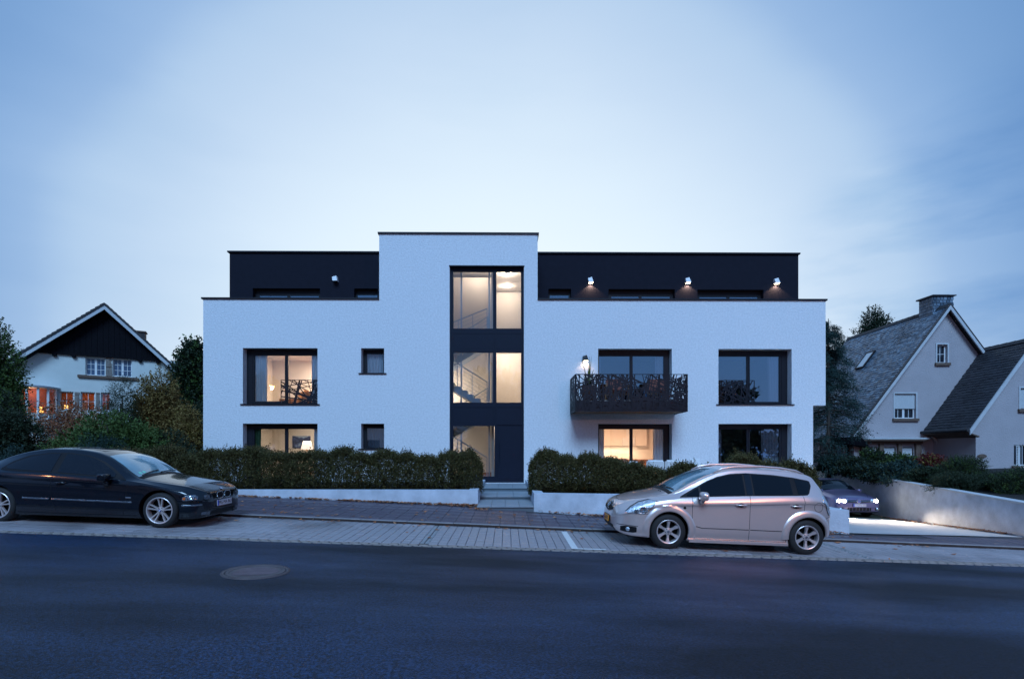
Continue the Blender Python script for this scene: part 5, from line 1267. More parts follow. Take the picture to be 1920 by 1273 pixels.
MB().box(lx(G1(1608, 826)[0]) + .06, lx(G1(1731, 826)[0]) - .06, -.42, -.002, gl[0][3] + .32, gl[0][3] + .399).build('canopy_beam', 'brown_stone', rh)
# left porch under the eave
MB().box(lx(X1l) - 1.55, lx(X1l) + .12, .4, .6, .0, zE1 - .5).build('porch_wall', 'stucco_grey', rh)
m = MB(); xe = lx(X1l) - ex; m.hexa([(xe - 1.6, -.1, zE1 - .62), (lx(X1l) + .5, -.5, zE1 - .95), (lx(X1l) + .5, .39, zE1 - .95), (xe - 1.6, .39, zE1 - .62)], [(xe - 1.6, -.1, zE1 - .52), (lx(X1l), -.5, zE1 - .40), (lx(X1l), .39, zE1 - .40), (xe - 1.6, .39, zE1 - .52)]); m.build('porch_roof', 'dark_wood', rh, fix=True)
for k in range(3): u0_ = lx(G1(1556 + k * 19, 850)[0]); house_window((u0_, u0_ + .36, 1.2, 2.4), rh, y=.34, cols=1, bars=(1, 1), fm='brown_stone', pm='pane_dark')
MB().box(lx(X1l), lx(X1l) + .3, .301, dep1, 0, zE1 - .1).build('side_wall', 'stucco_grey', rh)
MB().box(lx(X1r) - .5, lx(X1r) - .2, .301, dep1, 0, zE1 - .1).build('side_wall', 'stucco_grey', rh)
m = gable_sheet(MB(), lx(X1l), lx(X1r) - .2, 0, zA1, zE1, 0.0, [], dep1 - .3, dep1 - .001); w = m.build('gable_wall', 'stucco_grey', rh)
m = MB(); m.tube([(lx(X1l) - ex - .06, -.3, zE1 - ex * sl1 - .05), (lx(X1l) - ex - .06, dep1, zE1 - ex * sl1 - .05)], .07, 8); m.build('gutter', 'tile_dark', rh)
# front door in the recess
a = door1; MB().box(a[0] + .25, a[1] - .02, .15, .2, a[2], a[3] - .02).build('front_door', 'trim_pale', rh); dd = bpy.data.objects['front_door']
MB().box(a[0] + .50, a[1] - .16, .135, .149, a[2] + 1.0, a[3] - .38).build('door_pane', 'pane_dark', dd)
m = MB(); m.prism([(a[0] - .14, -.05, a[3]), (a[1] + .14, -.05, a[3]), (a[1] + .14, -.05, a[3] + .12), ((a[0] + a[1]) / 2, -.05, a[3] + .26), (a[0] - .14, -.05, a[3] + .12)], (0, .18, 0)); m.build('door_arch', 'brown_stone', rh, fix=True)
for x in (a[0] - .14, a[1]): MB().box(x, x + .14, -.05, .12, a[2], a[3] - .001).build('door_jamb', 'brown_stone', rh)
MB().box(a[0] - .0, a[0] + .24, .1, .14, a[2], a[3] - .02).build('brick_panel', 'brown_stone', rh)

# second gable, nearer, right edge of the view
rg2 = thing('gabled_house', 'nearer grey stucco gable with dark wet roof and barred window at the right edge', 'house', (X2a, d2, 0), 0)
def l2(x): return x - X2a
bar_w = (l2(G1(1901, 860, d2)[0]), l2(G1(1930, 860, d2)[0]), G1(1910, 873, d2)[1], G1(1910, 833.5, d2)[1])
shw = (l2(G1(1912.5, 750, d2)[0]), l2(G1(1950, 750, d2)[0]), G1(1912, 767, d2)[1], G1(1912, 727.5, d2)[1])
cxl = G1(1829.5, 850, d2)[0]
sl2 = (zA2 - zE2) / (X2a - X2l)
s2_ = sl2; m = MB(); top2 = lambda x: zA2 - abs(x) * s2_ - .18
hs = [bar_w, shw]; xs = sorted(set([l2(cxl), l2(X2r) - .2, 0] + [v for h_ in hs for v in h_[:2]] + [l2(cxl) + k * .3 for k in range(20) if l2(cxl) + k * .3 < l2(X2r) - .2]))
for a, b_ in zip(xs, xs[1:]):
    if b_ - a < 1e-4: continue
    mid = (a + b_) / 2; lo = -.2
    for h_ in sorted([h_ for h_ in hs if h_[0] < mid < h_[1]], key=lambda q: q[2]): m.box(a, b_, 0, .3, lo, h_[2]); lo = h_[3]
    m.hexa([(a, 0, lo), (b_, 0, lo), (b_, .3, lo), (a, .3, lo)], [(a, 0, top2(a)), (b_, 0, top2(b_)), (b_, .3, top2(b_)), (a, .3, top2(a))])
w = m.build('gable_wall', 'stucco_grey', rg2); bm = bmesh.new(); bm.from_mesh(w.data); bmesh.ops.remove_doubles(bm, verts=bm.verts, dist=.0005); bm.to_mesh(w.data); bm.free()
# corbelled corner under the verge
zc_ = G1(1829, 818, d2)[1]
m = MB(); m.prism([(l2(X2l) + .05, 0.001, zE2 - .25), (l2(cxl) - .001, .001, zc_), (l2(cxl) - .001, .001, top2(l2(cxl)))], (0, .29, 0)); m.build('corbel', 'stucco_grey', rg2, fix=True)
MB().box(l2(cxl), l2(cxl) + .3, .301, d1 - d2, -.2, zE2).build('side_wall', 'stucco_grey', rg2)
r2 = slab_roof(rg2, 0, zA2, l2(X2l) - .12, zE2 - .12 * sl2, -.28, d1 - d2 - .01, 'tile_dark', 'roof'); slates(r2, 0, zA2, l2(X2l) - .12, zE2 - .12 * sl2, -.28, d1 - d2 - .01, 'slate_wet', 9)
r3 = slab_roof(rg2, .003, zA2, l2(X2r), zE2, -.28, d1 - d2 - .01, 'tile_dark', 'roof')
m = MB(); xe = l2(X2l) - .12; ze_ = zE2 - .12 * sl2
m.hexa([(0, -.34, zA2 - .26), (xe, -.34, ze_ - .26), (xe, -.281, ze_ - .26), (0, -.281, zA2 - .26)], [(0, -.34, zA2 - .02), (xe, -.34, ze_ - .02), (xe, -.281, ze_ - .02), (0, -.281, zA2 - .02)]); m.build('bargeboard', 'trim_pale', rg2, fix=True)
for k in range(6): y = -.25 + k * .435; m = MB(); m.hexa([(-.16, y, zA2 - .12), (.16, y, zA2 - .12), (.16, y + .42, zA2 - .13), (-.16, y + .42, zA2 - .13)], [(-.02, y, zA2 + .075), (.02, y, zA2 + .075), (.02, y + .42, zA2 + .06), (-.02, y + .42, zA2 + .06)]); m.build('ridge_tile', 'tile_dark', rg2)
# sloping soffit over the entrance and gutter with downpipe
m = MB(); m.hexa([(xe, -.2, ze_ - .14), (l2(cxl) - .01, -.2, zc_ - .05), (l2(cxl) - .01, d1 - d2 - .02, zc_ - .05), (xe, d1 - d2 - .02, ze_ - .14)], [(xe, -.2, ze_ - .11), (l2(cxl) - .01, -.2, zc_ + .02), (l2(cxl) - .01, d1 - d2 - .02, zc_ + .02), (xe, d1 - d2 - .02, ze_ - .11)]); m.build('eave_soffit', 'brown_stone', rg2, fix=True)
m = MB(); m.tube([(xe - .06, -.3, ze_ - .03), (xe - .06, d1 - d2, ze_ - .03)], .075, 10); m.build('gutter', 'tile_dark', rg2)
gx = l2(G1(1739, 812, 26.3)[0]); gx2 = l2(G1(1758, 838, 26.3)[0]); m = MB(); yy = 26.3 - d2
m.tube([(gx, yy, G1(1739, 806, 26.3)[1]), (gx + .1, yy, G1(1741, 812, 26.3)[1]), (gx2 - .04, yy, G1(1757, 828, 26.3)[1]), (gx2, yy, G1(1758, 834, 26.3)[1]), (gx2, yy, .2)], .055, 10); m.build('downpipe', 'trim_pale', rg2, smooth=True)
w = house_window(shw, rg2, cols=2, bars=(1, 1), sill='brown_stone', pm='pane_dark'); surround(shw, rg2); z_ = shw[3]; n_ = 0
while z_ > shw[2] + .08: MB().box(shw[0] + .01, shw[1] - .01, .06, .085 + .001 * (n_ % 2), z_ - .052, z_ - .004).build('shutter_slat', 'shutter', w); z_ -= .056; n_ += 1
w = house_window(bar_w, rg2, cols=2, bars=(1, 1), sill='brown_stone', pm='pane_dark'); a = bar_w
for k in range(6):
    x = a[0] + .03 + k * (a[1] - a[0] - .06) / 5; m = MB(); m.tube([(x, -.02, a[3] - .02), (x, -.09, a[3] - .05), (x, -.09, a[2] + .05), (x + .05, -.14, a[2] - .12), (x, -.10, a[2] - .2), (x - .06, -.04, a[2] - .26)], .011, 6); m.build('window_bar', 'frame_white', rg2)
m = MB(); zz = a[2] + .05
while zz < a[3] - .08: m.tube([(a[0] + .03, -.09, zz), (a[0] + .14, -.09, zz + .09)], .008, 5); m.tube([(a[0] + .14, -.09, zz), (a[0] + .03, -.09, zz + .09)], .008, 5); zz += .12
o = m.build('window_bar_lattice', 'frame_white', rg2); o['kind'] = 'stuff'
# oval house number plate
u_, z_ = l2(G1(1841, 855, d2)[0]), G1(1841, 855, d2)[1]
m = MB(); pts = [(u_ + .20 * math.cos(k / 24 * 6.283) * (1.0 if abs(math.cos(k / 24 * 6.283)) < .8 else 1.08), -.03, z_ + .10 * math.sin(k / 24 * 6.283)) for k in range(24)]; m.prism(pts, (0, .029, 0)); nb_ = m.build('number_plate', 'brown_stone', rg2, fix=True)

# ================================================================== houses and lamps across the street (behind the camera, seen in reflections)
def far_house(x, y, w, d, h, rh_, lb, mt):
    g = thing('opposite_house', lb, 'house', (x, y, z_ter(x, y)), 0)
    m = MB(); m.prism([(-w / 2, -d / 2, 0), (w / 2, -d / 2, 0), (w / 2, -d / 2, h), (0, -d / 2, h + rh_ - .15), (-w / 2, -d / 2, h)], (0, d, 0)); m.build('wall', mt, g, fix=True)
    for s in (-1, 1):
        m = MB(); m.hexa([(0, -d / 2 - .4, h + rh_), (s * (w / 2 + .4), -d / 2 - .4, h - .35), (s * (w / 2 + .4), d / 2 + .4, h - .35), (0, d / 2 + .4, h + rh_)], [(0, -d / 2 - .4, h + rh_ + .2), (s * (w / 2 + .4), -d / 2 - .4, h - .15), (s * (w / 2 + .4), d / 2 + .4, h - .15), (0, d / 2 + .4, h + rh_ + .2)]); m.build('roof', 'tile_dark', g, fix=True)
    for k in (-1, 1):
        for z in (1.2, 4.0): 
            if z < h - 1: MB().box(k * w / 4 - .6, k * w / 4 + .6, d / 2 + .001, d / 2 + .06, z, z + 1.3).build('window', 'pane_dark', g)
far_house(-16, -15, 13, 9, 5.0, 5.5, 'brown gabled house across the street mirrored in the upper left window', 'stucco_grey')
far_house(1, -16, 10, 9, 3.0, 3.5, 'low dark house across the street mirrored in the stair window', 'brown_stone')
far_house(15, -14, 12, 9, 4.0, 5.0, 'gabled house across the street mirrored in the right windows', 'stucco_grey')
def street_lamp(x, y, h, e, lb):
    g = thing('street_lamp', lb, 'street lamp', (x, y, z_road(x, y) + .12), 0, 'street lamps behind the viewer')
    MB().tube([(0, 0, 0), (0, 0, h * .5), (0, 0, h - .4), (0, .25, h), (0, 1.1, h + .12)], .06, 10, [.09, .07, .05, .045, .04]).build('pole', 'dark_metal', g, smooth=True)
    MB().box(-.12, .12, .95, 1.65, h + .10, h + .22).build('head', 'dark_metal', g)
    MB().box(-.09, .09, 1.0, 1.6, h + .06, h + .099).build('lens', 'glow_street', g)
    lamp('POINT', e, (1, .42, .22), (0, 1.3, h - .1), .12, g)
street_lamp(9.4, -3.2, 6.6, 900, 'glowing orange street lamp mirrored in the silver car window')
street_lamp(-19.0, -3.2, 6.2, 150, 'glowing orange street lamp mirrored in the black car side')
# ================================================================== VEGETATION
def hedge(name, label, path, tops, base_z, thick, n, k, seed, group='clipped hedges in the planters', size=.042, ln=.16):
    """path: list of (X, Y); tops: top z at each; a hedge of upright sprigs"""
    global RNG
    rg = np.random.default_rng(seed); root = thing(name, label, 'hedge', (0, 0, 0), 0, group)
    P = np.array(path, float); T = np.array(tops, float); Bz = np.array(base_z if isinstance(base_z, (list, tuple)) else [base_z] * len(P), float)
    seg = np.linalg.norm(np.diff(P, axis=0), axis=1); cum = np.concatenate([[0], np.cumsum(seg)]); Lt = cum[-1]
    s = rg.random(n) * Lt; x = np.interp(s, cum, P[:, 0]); y = np.interp(s, cum, P[:, 1]); tz = np.interp(s, cum, T); bz = np.interp(s, cum, Bz)
    idx = np.clip(np.searchsorted(cum, s) - 1, 0, len(seg) - 1); dr = np.diff(P, axis=0)[idx] / seg[idx][:, None]; nr = np.stack([-dr[:, 1], dr[:, 0]], 1)
    # bulging bushes along the run
    nbush = max(3, int(Lt / .62)); cb_ = np.sort(rg.random(nbush) * Lt * .0 + (np.arange(nbush) + .5) / nbush * Lt + rg.normal(size=nbush) * .08); hb = rg.normal(size=nbush) * .06
    di = np.abs(s[:, None] - cb_[None]); near = di.argmin(1); f = np.clip(di.min(1) / (Lt / nbush / 2), 0, 1.2)
    endf = np.clip(np.minimum(s, Lt - s) / .28, 0, 1) ** .5
    top = tz + hb[near] - .10 * f ** 2 + rg.normal(size=n) * .025 + (rg.random(n) < .08) * rg.random(n) * .15
    th = thick / 2 * (1.0 - .22 * f ** 2) * (.45 + .55 * endf)
    v = rg.random(n) ** .85; prof = np.sqrt(np.clip(1 - np.abs(v * 1.9 - 1.0) ** 3.2, .05, 1)) * (.72 + .28 * np.clip(v * 3, 0, 1))
    side = np.where(rg.random(n) < .62, -1, 1) * (.12 + .88 * rg.random(n) ** .7) ; tp = rg.random(n) < .25
    side = np.where(tp, rg.uniform(-1, 1, n), side); v = np.where(tp, .90 + .10 * rg.random(n), v)
    off = side * th * np.where(tp, .85, prof)
    z = bz + (top - bz) * v * (.35 + .65 * endf) ** .5
    c = np.stack([x + nr[:, 0] * off, y + nr[:, 1] * off, z], 1)
    a = np.stack([nr[:, 0] * side * .45 + rg.normal(size=n) * .35, nr[:, 1] * side * .45 + rg.normal(size=n) * .25, .9 + 0 * z], 1); a /= np.linalg.norm(a, axis=1, keepdims=True)
    c -= a * ln * .6
    o = leaf_mesh('foliage', c, a, ln, k, size, 'leaf_hedge', root, .42, .45); o['kind'] = 'stuff'
    m = MB()
    for i in range(nbush):
        xx = np.interp(cb_[i], cum, P[:, 0]); yy = np.interp(cb_[i], cum, P[:, 1]); b_ = np.interp(cb_[i], cum, Bz); t_ = np.interp(cb_[i], cum, T)
        for q in range(4): m.tube([(xx + rg.normal() * .03, yy + rg.normal() * .03, b_ - .05), (xx + rg.normal() * .12, yy + rg.normal() * .1, b_ + (t_ - b_) * .45), (xx + rg.normal() * .2, yy + rg.normal() * .18, b_ + (t_ - b_) * .85)], .01, 5, [.02, .012, .005])
    o = m.build('stems', 'bark', root); o['kind'] = 'stuff'
    return root
hedge('hedge', 'long dark olive hedge in the planter left of the steps', [(-13.4, 14.95), (-8, 14.95), (-4.5, 15.0), (-0.72, 15.0)], [1.70, 1.72, 1.74, 1.75], .60, 1.15, 25000, 13, 1)
hedge('hedge', 'dark olive hedge in the planter right of the steps ending behind the silver car', [(0.66, 14.6), (1.6, 14.4), (2.2, 14.3), (3.0, 14.2), (4.4, 13.7), (5.7, 13.3)], [1.70, 1.64, 1.54, 1.43, 1.41, 1.38], .55, 1.05, 12500, 13, 2)
hedge('hedge', 'rounded olive hedge sloping down behind the roof of the silver car', [(5.5, 12.95), (6.4, 12.9), (7.2, 12.75), (7.85, 12.9)], [1.72, 1.66, 1.45, 1.12], .33, .85, 5200, 13, 3)

def gz(x, y): return z_ter(x, y)
# left garden
T_ = shrub_at
T_('maple_shrub', 'rust coloured leafy shrub in front of the orange lit bay windows', 'shrub', 128, 768, 190, 20.0, .3, 'leaf_rust', 2300, 10, .075, .34, 18, seed=11, spread=.6)
T_('berry_shrub', 'dark evergreen shrub with small red berries at the far left behind the black car', 'shrub', 22, 782, 140, 18.0, .3, 'leaf_dark', 2600, 12, .07, .26, 16, seed=12, col2='leaf_dark')
T_('conifer_shrub', 'pointed dark conifer between the rust shrub and the olive tree', 'shrub', 224, 722, 72, 20.0, .3, 'leaf_dark', 2600, 12, .055, .34, 16, seed=13, spread=.25, aspect=.25)
T_('green_shrub', 'broad fresh green shrub above the roof of the black car', 'shrub', 215, 786, 215, 17.6, .3, 'leaf_green', 4200, 12, .075, .26, 20, seed=14)
T_('olive_tree', 'olive and gold leafed small tree beside the left wall of the apartment block', 'tree', 288, 704, 125, 21.0, .3, 'leaf_olive', 4600, 12, .075, .30, 22, seed=15, col2='leaf_olive')
T_('gold_shrub', 'yellowing shrub low beside the white wall', 'shrub', 348, 768, 70, 20.3, .3, 'leaf_olive', 1700, 10, .07, .26, 12, seed=16, col2='leaf_yellow')
T_('rust_shrub', 'brownish shrub behind the rear window of the black car', 'shrub', 160, 796, 130, 18.6, .3, 'leaf_rust', 1700, 10, .07, .28, 12, seed=17, col2='leaf_olive')
T_('juniper', 'bluish low juniper just above the black car roof', 'shrub', 195, 826, 120, 16.8, .3, 'leaf_blue', 1500, 12, .05, .24, 10, seed=18, aspect=.25)
T_('dark_shrub', 'dark low shrub filling the corner by the white wall above the hedge', 'shrub', 335, 808, 120, 18.4, .3, 'leaf_dark', 2200, 12, .06, .24, 12, seed=19)
T_('chestnut_tree', 'drooping dark green tree at the upper left corner of the apartment block', 'tree', 360, 652, 90, 27.0, 1.0, 'leaf_dark', 3000, 10, .16, .42, 18, seed=20, trunk=1.6, low=.2, aspect=.45, col2='leaf_green')
T_('dark_shrub', 'dark shrub below the drooping tree by the wall', 'shrub', 372, 775, 60, 24.0, .5, 'leaf_dark', 1200, 12, .08, .26, 10, seed=21)
T_('tall_tree', 'tall sparse leafed tree at the left edge of the view', 'tree', -8, 612, 95, 23.6, .5, 'leaf_green', 3400, 10, .10, .34, 20, seed=22, trunk=.8, low=.1, col2='leaf_dark', fill=.7)
T_('dark_shrub', 'dark shrub under the tall tree at the left edge', 'shrub', 5, 745, 110, 21.5, .5, 'leaf_dark', 2000, 12, .08, .26, 14, seed=23, col2='leaf_green')
T_('leaf_bush', 'small pale grey bush beside the tail of the black car', 'shrub', 14, 846, 60, 15.6, .3, 'leaf_blue', 700, 10, .045, .20, 8, seed=24)
# right garden above the retaining wall
RB = [('dark_shrub', 'dark shrub at the left end of the retaining wall beside the white block', 1566, 862, 80, 24.5, 'leaf_blue', 1500, 31, 'leaf_dark'),
      ('rhododendron', 'rounded dark green bush before the first shuttered window', 1640, 850, 62, 22.5, 'leaf_dark', 1500, 32, 'leaf_green'),
      ('rhododendron', 'rounded green bush before the middle shuttered window', 1690, 857, 62, 21.5, 'leaf_green', 1500, 33, 'leaf_dark'),
      ('hydrangea', 'bluish green bush with a few pale flowers before the third shuttered window', 1690, 872, 90, 19.6, 'leaf_blue', 1500, 34, 'leaf_dark'),
      ('barberry', 'yellow and red twiggy shrub beside the downpipe', 1750, 858, 70, 20.6, 'leaf_red', 700, 35, 'leaf_yellow'),
      ('pine_bush', 'dense dark green mugo pine in front of the grey front door', 1808, 864, 110, 17.6, 'leaf_dark', 3000, 36, 'leaf_green'),
      ('pine_bush', 'dense dark mugo pine below the house number plate', 1860, 893, 90, 16.6, 'leaf_dark', 2200, 37, None),
      ('pine_bush', 'low dark pine bush at the right edge above the retaining wall', 1915, 886, 110, 15.6, 'leaf_dark', 2600, 38, 'leaf_green'),
      ('pine_bush', 'dark pine bush between the wall coping and the mugo pines', 1790, 896, 110, 16.4, 'leaf_dark', 2000, 39, None),
      ('dark_shrub', 'low dark ground shrub along the middle of the wall coping', 1740, 880, 90, 18.4, 'leaf_dark', 1700, 40, None),
      ('dark_shrub', 'low dark shrub along the wall coping near the white block', 1610, 866, 80, 22.4, 'leaf_dark', 1700, 41, 'leaf_blue'),
      ('dark_shrub', 'low dark shrub over the wall coping above the hatchback', 1655, 874, 90, 20.6, 'leaf_dark', 1700, 42, 'leaf_blue')]
for nm, lb, cx, tp_, w_, d_, mt, n_, sd, c2 in RB:
    T_(nm, lb, 'shrub', cx, tp_, w_, d_, wtop(d_) - .1, mt, n_, 11, .055 if 'pine' in nm else .075, .20, 13, seed=sd, col2=c2, aspect=.22 if 'pine' in nm else .5, spread=.3, dep=1.2)
# conifers behind the building and the slate roof
def conifer(label, base, h, w_, n, seed, name='conifer', droop=.5, sparse=1.0, mt='leaf_dark'):
    rg = np.random.default_rng(seed); root = thing(name, label, 'tree', base, 0, 'dark conifers between the block and the grey house')
    cs, as_ = [], []; m = MB(); m.tube([(0, 0, -1), (0, 0, h * .5), (0, 0, h)], .1, 8, [.12, .07, .015])
    nb_ = int(h * 11 * sparse)
    for i in range(nb_):
        f = rg.random() ** .8; z = h * (.08 + .90 * f); ln = w_ / 2 * (1 - f) ** .75 * rg.uniform(.65, 1.15) + .15; an = rg.random() * 6.283
        dr = np.array([math.cos(an), math.sin(an), .12]); k = max(5, int(n / nb_)); t_ = rg.random((k, 1)) ** .6
        p = np.array([0, 0, z]) + dr * ln * t_ - np.array([0, 0, 1]) * droop * ln * t_ ** 2 * .5 + rg.normal(size=(k, 3)) * .05 * (1 + ln)
        cs.append(p); aa = dr * .7 + np.array([0, 0, -droop]) + rg.normal(size=(k, 3)) * .35; as_.append(aa / np.linalg.norm(aa, axis=1, keepdims=True))
        e_ = np.array([0, 0, z]) + dr * ln - np.array([0, 0, 1]) * droop * ln * .5; m.tube([(0, 0, z), tuple((np.array([0, 0, z]) + e_) / 2 + [0, 0, .05]), tuple(e_)], .02, 4, [.03, .018, .006])
    m.build('trunk', 'bark', root)
    o = leaf_mesh('foliage', np.concatenate(cs), np.concatenate(as_), .30, 9, .085, mt, root, .22, .22); o['kind'] = 'stuff'
conifer('tall weeping cypress close behind the right edge of the white block', (16.0, 25.2, .2), 8.2, 3.9, 9000, 51, 'cypress', .8, 1.5, mt='leaf_blue')
conifer('dark conifer behind the weeping cypress', (18.6, 31.0, 0), 9.6, 5.0, 3600, 52, 'conifer', .6)
conifer('slender dark conifer rising behind the left end of the slate roof', (21.2, 36.5, 0), 10.2, 4.2, 2400, 53, 'conifer', .5)
shrub('pine_tree', 'dark pine crown showing above the slate roof ridge', 'tree', (27.8, 39.0, 0), 2.4, 2.2, 12.5, 'leaf_dark', 1500, 10, .12, .4, 12, seed=54, trunk=7.5, low=.1)
shrub('pine_tree', 'lower dark pine crown left of the one above the slate ridge', 'tree', (26.4, 38.5, 0), 2.4, 2.2, 11.2, 'leaf_dark', 1100, 10, .12, .4, 10, seed=55, trunk=7.5, low=.1)
shrub('pine_tree', 'rightmost dark pine crown just above the slate ridge', 'tree', (28.9, 39.4, 0), 2.2, 2.0, 12.1, 'leaf_dark', 1000, 10, .12, .4, 10, seed=57, trunk=8.0, low=.1)
# a few backdrop trees left so no bare horizon shows
shrub('garden_tree', 'dark tree mass behind the left house garden at the frame edge', 'tree', (-33, 33, 1.5), 6, 4, 5.5, 'leaf_dark', 1200, 10, .16, .4, 10, seed=56, trunk=.8)

for k, (x, y, w_, h_) in enumerate([(-24, -11, 9, 9), (-8, -12, 8, 8.5), (7, -12, 7, 8), (23, -10, 9, 9), (-1, -22, 12, 11), (33, -12, 9, 9), (-36, -12, 10, 9)]):
    shrub('opposite_tree', ['dark tree across the street left of the brown gabled house', 'dark tree across the street right of the brown gabled house', 'dark tree across the street left of the right-hand gabled house', 'dark tree across the street right of the right-hand gabled house', 'tallest dark tree behind the low house across the street', 'last dark tree across the street towards the driveway side', 'last dark tree across the street towards the cream house side'][k], 'tree', (x, y, z_ter(x, y)), w_, 5, h_, 'leaf_dark', 900, 8, .55, .8, 14, seed=70 + k, trunk=1.2)
# fallen leaves along the planters and kerb
rg = np.random.default_rng(99); pts = []
def strew(cx, cd, sx, sd, n, zf, heap=0.0):
    for _ in range(n):
        x = cx + rg.normal() * sx; d = cd - abs(rg.normal()) * sd; pts.append((x, d, zf(x, d) + rg.random() * heap + .006))
for x in np.arange(-9.5, xR, .42):
    if rg.random() < .80: strew(x, 13.97, .16, .07, int(rg.integers(8, 60)), z_walk, .03)
strew(xR - .3, 13.95, .55, .12, 260, z_walk, .05); strew(xR + .12, 13.6, .10, .25, 60, z_walk, .03)
def db(x): return d_back(x)
for x in np.arange(1.2, 7.8, .35):
    c = rg.integers(0, 14) if x < 2.0 else rg.integers(14, 60)
    for _ in range(int(c)): xx = x + rg.normal() * .15; d = db(xx) - .03 - abs(rg.normal()) * .10; pts.append((xx, d, z_walk(xx, d) + .006 + rg.random() * .04))
for _ in range(190): x = rg.uniform(-9, 8); d = rg.uniform(11.0, 13.8 if x < 0 else db(x)); pts.append((x, d, z_walk(x, d) + .006))
for _ in range(60): x = rg.uniform(-6, 9); d = KD - abs(rg.normal()) * .12 - .02; pts.append((x, d, z_park(x, d) + .008))
for _ in range(26): x = rg.uniform(-6, 9); d = rg.uniform(9.1, 10.8); pts.append((x, d, z_park(x, d) + .008))
for y in np.arange(13.2, 21, .3):
    for _ in range(int(rg.integers(6, 30))): d = y + rg.normal() * .12; x = 12.95 + (d - 12.42) * .2457 - .04 - abs(rg.normal()) * .10; pts.append((x, d, z_drive(x, d) + .008 + rg.random() * .03))
v = []; f = []
for (x, y, z) in pts:
    s_ = rg.uniform(.028, .065); an = rg.random() * 6.28; c_, n_ = math.cos(an) * s_, math.sin(an) * s_; t1, t2 = rg.normal() * .012, rg.normal() * .012; b = len(v)
    v += [(x + c_, y + n_, z + .004 + abs(t1)), (x - n_ * .7, y + c_ * .7, z + .002), (x - c_, y - n_, z + .004 + abs(t2)), (x + n_ * .7, y - c_ * .7, z + .001), (x + c_ * .5 - n_ * .5, y + n_ * .5 + c_ * .5, z + .012)]
    f += [(b, b + 4, b + 1), (b + 4, b + 2, b + 1), (b, b + 2, b + 4), (b, b + 3, b + 2)]
me = bpy.data.meshes.new('fallen_leaves'); me.from_pydata(v, [], f); slots(me, 'leaf_litter'); o = link('fallen_leaves', me); tag(o, 'brown and orange fallen leaves drifted against the planter walls', None, None, 'stuff')
# ================================================================== CARS
def pchip(xs, ys):
    xs = np.array(xs, float); ys = np.array(ys, float); h = np.diff(xs); d = np.diff(ys) / h; m = np.zeros(len(xs))
    for i in range(1, len(xs) - 1):
        if d[i - 1] * d[i] > 0: w1, w2 = 2 * h[i] + h[i - 1], h[i] + 2 * h[i - 1]; m[i] = (w1 + w2) / (w1 / d[i - 1] + w2 / d[i])
    m[0], m[-1] = d[0], d[-1]
    def f(x):
        x = min(max(x, xs[0]), xs[-1]); i = min(int(np.searchsorted(xs, x, side='right')) - 1, len(h) - 1); i = max(i, 0); t = (x - xs[i]) / h[i]
        return float((2 * t**3 - 3 * t**2 + 1) * ys[i] + (t**3 - 2 * t**2 + t) * h[i] * m[i] + (-2 * t**3 + 3 * t**2) * ys[i + 1] + (t**3 - t**2) * h[i] * m[i + 1])
    return f
def curve(pts): return pchip([p[0] for p in pts], [p[1] for p in pts])

